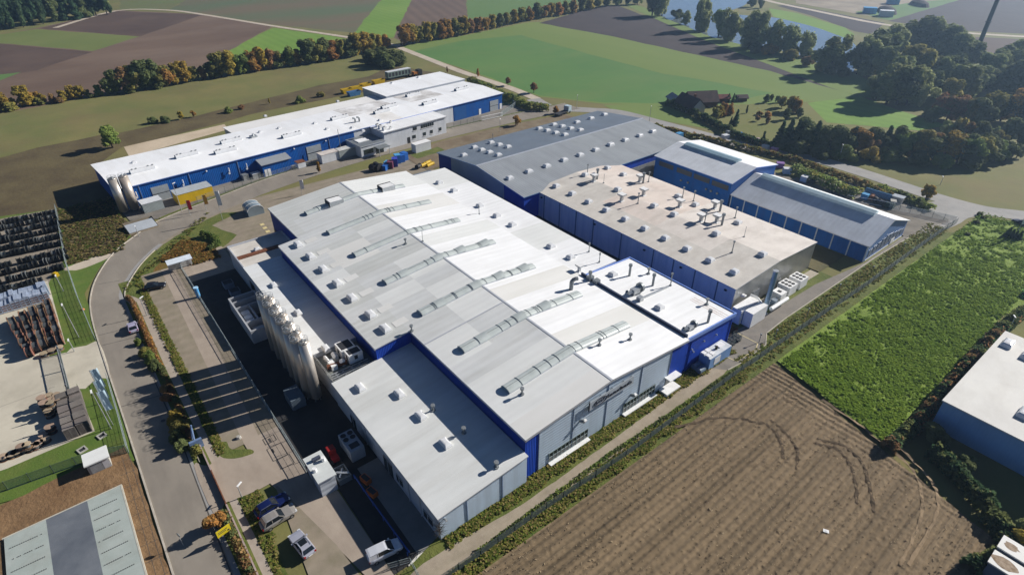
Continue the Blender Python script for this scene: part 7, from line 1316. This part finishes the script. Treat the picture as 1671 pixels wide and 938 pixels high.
row([(1272, 232, 196, c_, 'cone'), (1284, 236, 192, c_, 'cone'), (1296, 238, 196, c_, 'cone'), (1312, 240, 192, d), (1326, 244, 196, c_, 'cone'), (1340, 246, 200, d), (1356, 248, 203, c_, 'cone'), (1370, 250, 204, d), (1386, 250, 206, c_, 'cone'), (1399, 250, 208, or_), (1412, 252, 216, b_), (1426, 250, 206, d), (1440, 250, 204, c_, 'cone'), (1456, 252, 206, d), (1470, 256, 214, g_), (1484, 258, 212, g_), (1498, 260, 212, o_), (1514, 262, 214, d), (1528, 262, 218, b_), (1544, 266, 216, y), (1560, 266, 214, d), (1576, 268, 218, g_), (1592, 268, 222, o_), (1608, 266, 220, d), (1622, 264, 226, g_), (1640, 262, 230, d), (1658, 258, 232, d)], 'in the dark belt along the country road', 'dark belt along the road', 2, 1.1)
row([(1298, 250, 226, d, 'bush'), (1334, 256, 232, d, 'bush'), (1376, 260, 236, g_, 'bush'), (1420, 262, 238, y, 'bush'), (1452, 264, 238, g_, 'bush'), (1496, 268, 244, d, 'bush'), (1538, 272, 248, g_, 'bush'), (1580, 274, 250, d, 'bush')], 'at the foot of the dark belt along the road', 'shrubs of the dark belt', 1)
# garden
row([(1172, 193, 172, y), (1180, 190, 166, or_), (1190, 188, 168, or_), (1166, 196, 176, o_), (1200, 205, 178, c_, 'cone'), (1192, 205, 190, c_, 'cone'), (1188, 167, 152, c_, 'cone'), (1196, 167, 152, c_, 'cone'), (1218, 185, 172, d, 'column'), (1240, 188, 181, or_, 'bush'), (1252, 190, 181, or_, 'bush'), (1235, 198, 188, b_), (1252, 202, 190, b_), (1258, 165, 154, d), (1275, 176, 157, o_), (1290, 182, 156, y), (1299, 185, 160, or_), (1282, 196, 178, d), (1140, 182, 176, g_, 'bush'), (1244, 234, 214, c_, 'column'), (1268, 168, 156, g_), (1250, 168, 154, d), (1302, 192, 176, d)], 'in the orchard garden of the farm', 'garden trees', 1)
# court and street trees
for px, yb, yt, kind, shape, lb in ((907, 186, 172, 'orange', 'round', 'small orange street tree before the grey hall'), (844, 205, 188, 'orange', 'round', 'small orange tree beside the white gate'), (780, 126, 112, 'orange', 'column', 'narrow orange tree on the track beside the big field'), (829, 140, 126, 'brown', 'round', 'first bare tree on the track beside the big field'), (871, 152, 134, 'brown', 'round', 'second bare tree on the track beside the big field'), (521, 282, 264, 'orange', 'column', 'thin orange tree behind the rear of the big hall'), (1510, 326, 302, 'yellow', 'round', 'golden street tree at the gate of the lower blue hall'), (730, 119, 109, 'brown', 'column', 'brown sapling at the far corner of the rear hall'), (1516, 322, 304, 'orange', 'round', 'orange street tree at the gate of the lower blue hall'),
                                (354, 862, 838, 'orange', 'round', 'orange autumn tree at the lower end of the street hedge'), (184, 242, 205, 'green', 'round', 'bright green tree at the left end of the dirt lot'), (297, 195, 182, 'yellow', 'round', 'small yellow sapling behind the long hall'), (317, 191, 180, 'orange', 'round', 'small orange sapling behind the long hall'), (270, 200, 188, 'dark', 'bush', 'dark bush behind the dirt lot'), (250, 202, 190, 'dark', 'bush', 'second dark bush behind the dirt lot'), (440, 170, 160, 'yellow', 'column', 'thin yellow sapling behind the rear hall'), (490, 168, 156, 'green', 'bush', 'green bush left of the skips'), (373, 184, 174, 'green', 'bush', 'low green bush behind the dirt lot'), (395, 178, 170, 'brown', 'bush', 'brown bush behind the rear hall'), (524, 158, 148, 'olive', 'bush', 'olive bush next to the yellow skips')):
    p = at(px, yb); h = max(2.0, height(p, yt)); tree(p, h, h * {'round': .9, 'column': .45, 'bush': 1.5}[shape], kind, shape, lb, None, 1, .15 if shape != 'bush' else 0)
for k, (px, yb) in enumerate(((1640, 388), (1648, 390), (1655, 391), (1661, 393), (1644, 385))): p = at(px, yb); tree(p, 2.6 + .3 * (k % 2), 1.9, 'conifer', 'cone', 'small dark fir in the clump below the white flag', 'small firs below the flag', 1, .02)
for k, (px, yb) in enumerate(((1598, 352), (1602, 358), (1592, 366), (1578, 385))): p = at(px, yb); tree(p, 1.3, 2.0, 'dark', 'bush', 'small dark bush at the top edge of the green crop', 'bushes at the crop edge', 0, 0)
# street planting: leafy shrubs in the hedge strip and saplings that throw thin shadows on the street
for k, (px, yb, h, kind) in enumerate(((228, 562, 1.6, 'green'), (238, 580, 2.2, 'olive'), (249, 590, 2.6, 'green'), (255, 602, 2.4, 'dark'), (287, 690, 2.6, 'yellow'), (294, 705, 2.8, 'olive'), (290, 718, 2.2, 'dark'), (300, 735, 2.4, 'dark'), (276, 655, 2.0, 'brown'), (270, 640, 1.8, 'brown'))):
    p = at(px, yb); tree(p, h, h * 1.05, kind, 'bush', COLN[kind] % ('shrub', 'in the street planting, number %s from the bend' % ordn[k]), 'shrubs of the street planting', 1, 0)
for k, (px, yb) in enumerate(((262, 618), (306, 742), (247, 556), (330, 770))):
    p = at(px, yb); o = thing('bare_sapling', 'thin leafless street sapling beside the walkway, %s from the bend' % ('second', 'third', 'first', 'fourth')[k], 'tree', (p.x, p.y, 0), 0, 'bare street saplings'); mb = MB(); mb.tube((0, 0, 0), (0, 0, 4.2), .05, 6, 0, .02)
    for i in range(22): a = rnd.uniform(0, 6.28); z = rnd.uniform(1.6, 3.9); r = rnd.uniform(.5, 1.2); mb.tube((0, 0, z), (r * math.cos(a), r * math.sin(a), z + rnd.uniform(.2, .9)), .022, 4, 0, .008)
    mb.build('branches', m_bark, o)
def hedge(label, pts, wd, h, kinds, dens=70, leaf=.34, group=None, name='hedge', zb=.05):
    mats = sum((L_[k] for k in kinds), []); Cs = []
    for a, b in zip(pts, pts[1:]):
        L = math.hypot(b[0] - a[0], b[1] - a[1]); n = int(L * dens); t = nr.uniform(0, 1, n); s = t * L; dx, dy = (b[0] - a[0]) / L, (b[1] - a[1]) / L
        hh = h * (.78 + .25 * vnoise(s, s * 0 + a[0], 1.6, 41) + .12 * vnoise(s, s * 0 + a[1], .6, 43)); ww = wd * (.85 + .25 * vnoise(s, s * 0 + 3, 1.3, 44))
        th = nr.uniform(0, math.pi, n); rr = nr.uniform(.55, 1.05, n) ** .5; off = np.cos(th) * rr * ww / 2; z = zb + np.abs(np.sin(th)) ** .6 * rr * hh * .95
        Cs.append(np.stack([a[0] + dx * s - dy * off + nr.normal(0, .08, n), a[1] + dy * s + dx * off + nr.normal(0, .08, n), z], -1))
    C = np.concatenate(Cs); A, B = leaf_axes(len(C), leaf, .35); root = pts[0]; C[:, 0] -= root[0]; C[:, 1] -= root[1]
    # colour runs in patches along the hedge
    k = (np.floor((vnoise(C[:, 0], C[:, 1], 2.2, 51) * .5 + .5 + nr.normal(0, .14, len(C))) * len(mats))).clip(0, len(mats) - 1)
    o = bpy.data.objects.new(name, quads(name, mats, C, A, B, k.astype(int))); COL.objects.link(o); o.location = (root[0], root[1], 0); return tag(o, label, 'hedge', group)
hedge('clipped rusty red and green hedge along the street walkway', [(-89.4, -21.4), (-86.6, -20.9), (-80, -20.9), (-60, -20.95)], .9, 1.3, ['red', 'orange', 'brown'], 130, .28)
hedge('darker brown lower hedge along the walkway down to the driveway', [(-60, -20.9), (-45, -20.9), (-38, -21.0)], .9, 1.2, ['brown', 'red', 'dark'], 110, .3)
hedge('green and brown shrub hedge around the driveway mouth', [(-38.4, -21.2), (-34.4, -20.9)], 1.5, 1.6, ['dark', 'olive'], 130, .3)
hedge('mixed hedge with red tips along the street below the driveway', [(-22.0, -21.1), (-14, -21.0), (8, -21.0)], 1.3, 1.5, ['olive', 'brown', 'red', 'dark'], 110, .3)
P3 = lambda *q: [tuple(at(*a)[:2]) for a in q]
hedge('broad dark hedge beside the court of the long hall', P3((768, 134), (800, 150), (840, 168), (870, 180), (895, 180)), 5.0, 3.4, ['dark', 'green', 'olive'], 150, .5)
hedge('tall dark hedge along the farm lawn beside the country road', P3((1090, 172), (1130, 188), (1165, 205), (1195, 222), (1240, 238), (1262, 244)), 3.0, 3.2, ['dark', 'conifer'], 110, .55)
hedge('long trimmed hedge between country road and blue halls', P3((1065, 208), (1130, 224), (1200, 240), (1290, 262), (1360, 286), (1420, 308), (1470, 332)), 2.6, 1.9, ['dark', 'brown', 'olive'], 70, .5)
hedge('olive shrub belt behind the lower blue hall', P3((1292, 280), (1330, 296), (1370, 312), (1400, 322)), 6.0, 3.0, ['olive', 'green', 'willow'], 130, .5)
hedge('dark shrub hedge beside the pipe bundle', P3((1430, 308), (1455, 318), (1480, 328), (1520, 345)), 3.4, 2.4, ['dark', 'green'], 110, .5)
hedge('dark unkempt hedge between the green crop and the pale flat hall', [(29.4, 61.5), (30.0, 70), (29.8, 84), (29.6, 104), (30.2, 118), (32, 130)], 2.2, 3.0, ['dark', 'conifer', 'brown'], 210, .42)
hedge('dark shrubs at the corner of the ploughed field', [(44.6, 49), (47.4, 56), (42, 62), (34, 66.5)], 3.2, 3.2, ['dark', 'conifer'], 200, .45)
for (x, y_), h, kd in (((48, 60.5), 4.6, 'willow'), ((47.5, 57.4), 3.6, 'yellow'), ((38, 67), 3.0, 'dark'), ((33, 69.5), 3.6, 'dark')): tree((x, y_), h, h * 1.1, kd, 'round', COLN[kd] % ('tree', 'at the dark corner below the blue wall'), 'trees at the field corner', 2, .05)
hedge('wire fence ivy running along the fence of the path', [(4.25, 3), (3.8, 28.5), (4.3, 60)], .5, 1.0, ['dark', 'green'], 40, .26, None, 'fence_ivy')
hedge('dark curved bush at the edge of the rear paved plaza', [(-108.8, -1.4), (-105.2, .6), (-102, .6), (-99.6, -2.2)], 1.6, 1.9, ['dark', 'green'], 170, .32, None, 'curved_bush')
# dark wood at the top left
k = 0
for i in range(13):
    for j in range(5):
        px = -30 + i * 17 + rnd.uniform(-4, 4); yb = 53 - (px + 30) * .135 - j * 10 + rnd.uniform(-1.5, 1.5)
        if px > 196 - j * 2: continue
        p = at(px, yb); tree(p, rnd.uniform(17, 21), rnd.uniform(9, 12), rnd.choice(('conifer', 'dark', 'conifer')), rnd.choice(('round', 'round', 'cone')), ('tree of the dark wood at the top left, %s rank from the brown field' % ordn[j]), 'dark wood at the top left', 1, .03, 'wood_tree')
# ---------------------------------------------------------------- vehicles
m_tyre = mat('tyre', (0.015, 0.015, 0.016), .8, .2, 2); m_rim = mat('rim', (0.32, 0.33, 0.34), .35, .1, 2, metal=.7); m_cg = glass('car_glass', (0.012, 0.016, 0.02), .05); m_lampw = mat('headlamp', (.6, .62, .64), .2, .05, 2); m_lampr = mat('tail_lamp', (.30, .012, .012), .3, .1, 2)
TY = MB().tube((0, -.11, 0), (0, .11, 0), .33, 16).mesh('tyre', m_tyre); RI = MB().tube((0, -.116, 0), (0, .116, 0), .2, 10).mesh('rim', m_rim)
def car(label, p, rz, col, L=4.5, W=1.8, H=1.5, kind='estate', roofglass=False):
    o = thing('parked_car' if kind != 'van' else 'parked_van', label, 'van' if kind == 'van' else 'car', (p[0], p[1], .06), rz); paint = mat('paint_%d_%d_%d' % tuple(int(c * 999) for c in col), col, .28, .05, 1.0, metal=.25, spec=.6)
    x0, x1 = -L / 2, L / 2; hood = {'estate': .60, 'hatch': .62, 'van': .70, 'suv': .60}[kind]; wsb = {'estate': .36, 'hatch': .38, 'van': .40, 'suv': .36}[kind]
    st = [(0, .55, .72, .80), (.03, .38, .92, .90), (.12, .3, 1.0, .92), (.3, .3, 1.0, .95), (.55, .3, 1.0, .95), (hood + .06, .3, 1.0, .92), (.86, .3, .97, .86), (.96, .34, .90, .74), (1.0, .45, .76, .62)]; zs = H / 1.5
    ring = lambda t, zb, w, zt: [(x0 + L * t, -W / 2 * w * .9, zb * .9), (x0 + L * t, -W / 2 * w, zb + .14), (x0 + L * t, -W / 2 * w, zt * zs * .86), (x0 + L * t, -W / 2 * w * .9, zt * zs), (x0 + L * t, W / 2 * w * .9, zt * zs), (x0 + L * t, W / 2 * w, zt * zs * .86), (x0 + L * t, W / 2 * w, zb + .14), (x0 + L * t, W / 2 * w * .9, zb * .9)]
    mb = MB(); V = [q for s in st for q in ring(*s)]; n = len(st); mb.add(V, [(8 * i + j, 8 * i + (j + 1) % 8, 8 * i + 8 + (j + 1) % 8, 8 * i + 8 + j) for i in range(n - 1) for j in range(8)] + [tuple(range(8))[::-1], tuple(range(8 * n - 8, 8 * n))]); body = mb.build('body', paint, o, smooth=False, local=True)
    r0 = {'estate': .05, 'hatch': .08, 'van': .015, 'suv': .06}[kind]; rb = {'estate': .14, 'hatch': .2, 'van': .03, 'suv': .14}[kind]; rf = {'estate': .48, 'hatch': .48, 'van': .56, 'suv': .5}[kind]; wf = hood + .06
    zb, zt, wb, wt = .90 * zs, H - .05, W / 2 * .9, W / 2 * .72; B = [(x0 + L * r0, wb), (x0 + L * wf, wb * .96)]; T = [(x0 + L * rb, wt), (x0 + L * rf, wt)]
    mb = MB(); v = [(B[0][0], -wb, zb), (B[1][0], -wb, zb), (B[1][0], wb, zb), (B[0][0], wb, zb), (T[0][0], -wt, zt), (T[1][0], -wt, zt), (T[1][0], wt, zt), (T[0][0], wt, zt)]; mb.add(v, [(0, 1, 5, 4), (1, 2, 6, 5), (2, 3, 7, 6), (3, 0, 4, 7)]); mb.build('window', m_cg if kind != 'van' else m_cg, o, local=True)
    mb = MB(); e = .03; xm = (T[0][0] + T[1][0]) / 2; R = lambda x, k, z: [(x, -wt * k, z), (x, wt * k, z)]
    q = R(T[0][0] - .05, 1.02, zt) + R(T[0][0] + .2, 1.0, zt + .05) + R(xm, 1.0, zt + .075) + R(T[1][0] - .2, 1.0, zt + .05) + R(T[1][0] + .06, 1.0, zt - .02); mb.add(q, [(2 * i, 2 * i + 1, 2 * i + 3, 2 * i + 2) for i in range(4)]); mb.add([(a, b, c - .05) for a, b, c in q], [(2 * i, 2 * i + 2, 2 * i + 3, 2 * i + 1) for i in range(4)])
    for s in (-1, 1):
        for a, b in (((B[0][0], s * wb, zb), (T[0][0], s * wt, zt)), ((B[1][0], s * wb, zb), (T[1][0], s * wt, zt)), ((xm - .1, s * wb, zb), (xm - .1, s * wt, zt))): mb.tube(a, b, .055, 4)
        if kind == 'van': mb.add([(B[0][0], s * (wb + .015), zb), (xm - .2, s * (wb + .015), zb), (xm - .2, s * (wt + .02), zt), (T[0][0], s * (wt + .02), zt)], [(0, 1, 2, 3)])
    if kind == 'van': mb.add([(B[0][0] - .012, -wb, zb), (B[0][0] - .012, wb, zb), (T[0][0] - .012, wt, zt), (T[0][0] - .012, -wt, zt)], [(0, 1, 2, 3)])
    mb.build('roof', paint, o, local=True)
    if roofglass: mb = MB(); mb.box(xm - .2, xm + .75, -wt * .7, wt * .7, zt + .055, zt + .095); mb.build('roof_window', m_cg, o, local=True)
    if kind in ('estate', 'suv'):
        for s in (-1, 1): mb = MB(); mb.tube((T[0][0] + .1, s * wt * .92, zt + .1), (T[1][0] - .1, s * wt * .92, zt + .09), .025, 5); mb.build('roof_rail', m_galvd if kind == 'estate' else m_trim, o, local=True)
    for s in (-1, 1):
        mb = MB(); mb.box(x1 - .32, x1 - .06, s * W * .36 - .18, s * W * .36 + .18, .60 * zs, .74 * zs); mb.build('headlight', m_lampw, o, local=True); mb = MB(); mb.box(x0 + .0, x0 + .14, s * W * .39 - .12, s * W * .39 + .12, .62 * zs, .88 * zs); mb.build('tail_light', m_lampr, o, local=True)
        mb = MB(); mb.box(x0 + L * wf - .35, x0 + L * wf - .15, s * (W / 2 + .1) - .1, s * (W / 2 + .1) + .1, .92 * zs, 1.06 * zs); mb.build('mirror', paint, o, local=True)
        for x in (x0 + L * .19, x0 + L * .81):
            wh = bpy.data.objects.new('wheel', TY); COL.objects.link(wh); wh.parent = o; wh.location = (x, s * (W / 2 - .10), .33); ri = bpy.data.objects.new('rim', RI); COL.objects.link(ri); ri.parent = wh
    mb = MB(); mb.box(x0 - .02, x0 + .04, -.27, .27, .52, .64); mb.build('number_plate', m_white, o, local=True); return o
def facing(a, b): A_, B_ = at(*a, .6), at(*b, .6); return ((A_ + B_) / 2, math.atan2(B_.y - A_.y, B_.x - A_.x))
p, r = facing((428, 834), (460, 814)); car('dark blue estate car in the parking bay below the driveway', p, r, (0.008, 0.016, 0.085), 4.7, 1.82, 1.5, 'estate')
p, r = facing((434, 856), (474, 832)); car('silver grey estate car parked beside the dark blue one', p, r, (0.30, 0.28, 0.255), 4.8, 1.85, 1.62, 'suv', False)
p, r = facing((505, 903), (481, 872)); car('silver hatchback with dark roof window standing across the bays', p, r, (0.42, 0.43, 0.50), 4.5, 1.85, 1.55, 'suv', True)
p, r = facing((607, 909), (648, 889)); car('white van with dark windscreen at the edge of the shaded yard', p, r, (0.62, 0.64, 0.68), 4.5, 1.85, 1.75, 'van')
p, r = facing((242, 469), (264, 465)); car('black hatchback alone at the upper end of the parking', p, r, (0.012, 0.013, 0.018), 4.2, 1.75, 1.45, 'hatch')
p, r = facing((219, 541), (214, 527)); car('small lilac white hatchback parked at the kerb of the street', p, r, (0.45, 0.42, 0.56), 3.7, 1.65, 1.5, 'hatch')
p, r = facing((1671, 366), (1662, 362)); car('dark car at the right end of the country road', p, r, (0.03, 0.02, 0.03), 4.3, 1.8, 1.5, 'hatch')
p, r = facing((1644, 470), (1652, 460)); p = at(1673, 484); car('bright green car beside the hedge at the right edge', p, r, (0.25, 0.55, 0.12), 4.0, 1.7, 1.5, 'hatch')
def truck(label, p, rz, cab, load, L=9.0, H=2.9):
    o = thing('truck', label, 'truck', (p[0], p[1], .05), rz); mb = MB(); mb.box(L / 2 - 2.0, L / 2, -1.2, 1.2, .6, 2.8); mb.build('cab', mat('cab_%d' % int(cab[0] * 999), cab, .4), o, local=True); mb = MB(); mb.box(L / 2 - .02, L / 2 + .02, -1.0, 1.0, 1.6, 2.5); mb.build('windscreen', m_cg, o, local=True); mb = MB(); mb.box(-L / 2, L / 2 - 2.1, -1.2, 1.2, .8, 1.05); mb.build('chassis', m_dark, o, local=True)
    if load: mb = MB(); mb.box(-L / 2, L / 2 - 2.4, -1.25, 1.25, 1.06, H); mb.build('load', load, o, local=True)
    for x in (-L / 2 + 1, -L / 2 + 2.2, L / 2 - 1):
        for y in (-1.1, 1.1): wh = bpy.data.objects.new('wheel', TY); COL.objects.link(wh); wh.parent = o; wh.location = (x, y, .48); wh.scale = (1.4, 1.4, 1.4)
    return o
p = at(918, 187); truck('empty flatbed truck with blue white cab on the street before the grey hall', p, WA + .1, (.40, .50, .55), None, 8.5)
# ---------------------------------------------------------------- air
hz = MB().box(-2800, 2800, -2700, 2800, -1.0, 78.0).build('haze', [], kind='stuff')
hm = bpy.data.materials.new('haze_air'); hm.use_nodes = True; hn = hm.node_tree; hn.nodes.remove(hn.nodes['Principled BSDF'])
pv = hn.nodes.new('ShaderNodeVolumePrincipled'); pv.inputs['Color'].default_value = (0.50, 0.72, 1.0, 1); pv.inputs['Density'].default_value = 0.00028; pv.inputs['Anisotropy'].default_value = 0.6
hn.links.new(pv.outputs[0], hn.nodes['Material Output'].inputs['Volume']); hz.data.materials.append(hm)
hz['label'] = 'thin blue autumn haze lying over the whole valley'; hz['category'] = 'haze'
S.cycles.volume_step_rate = 10.0
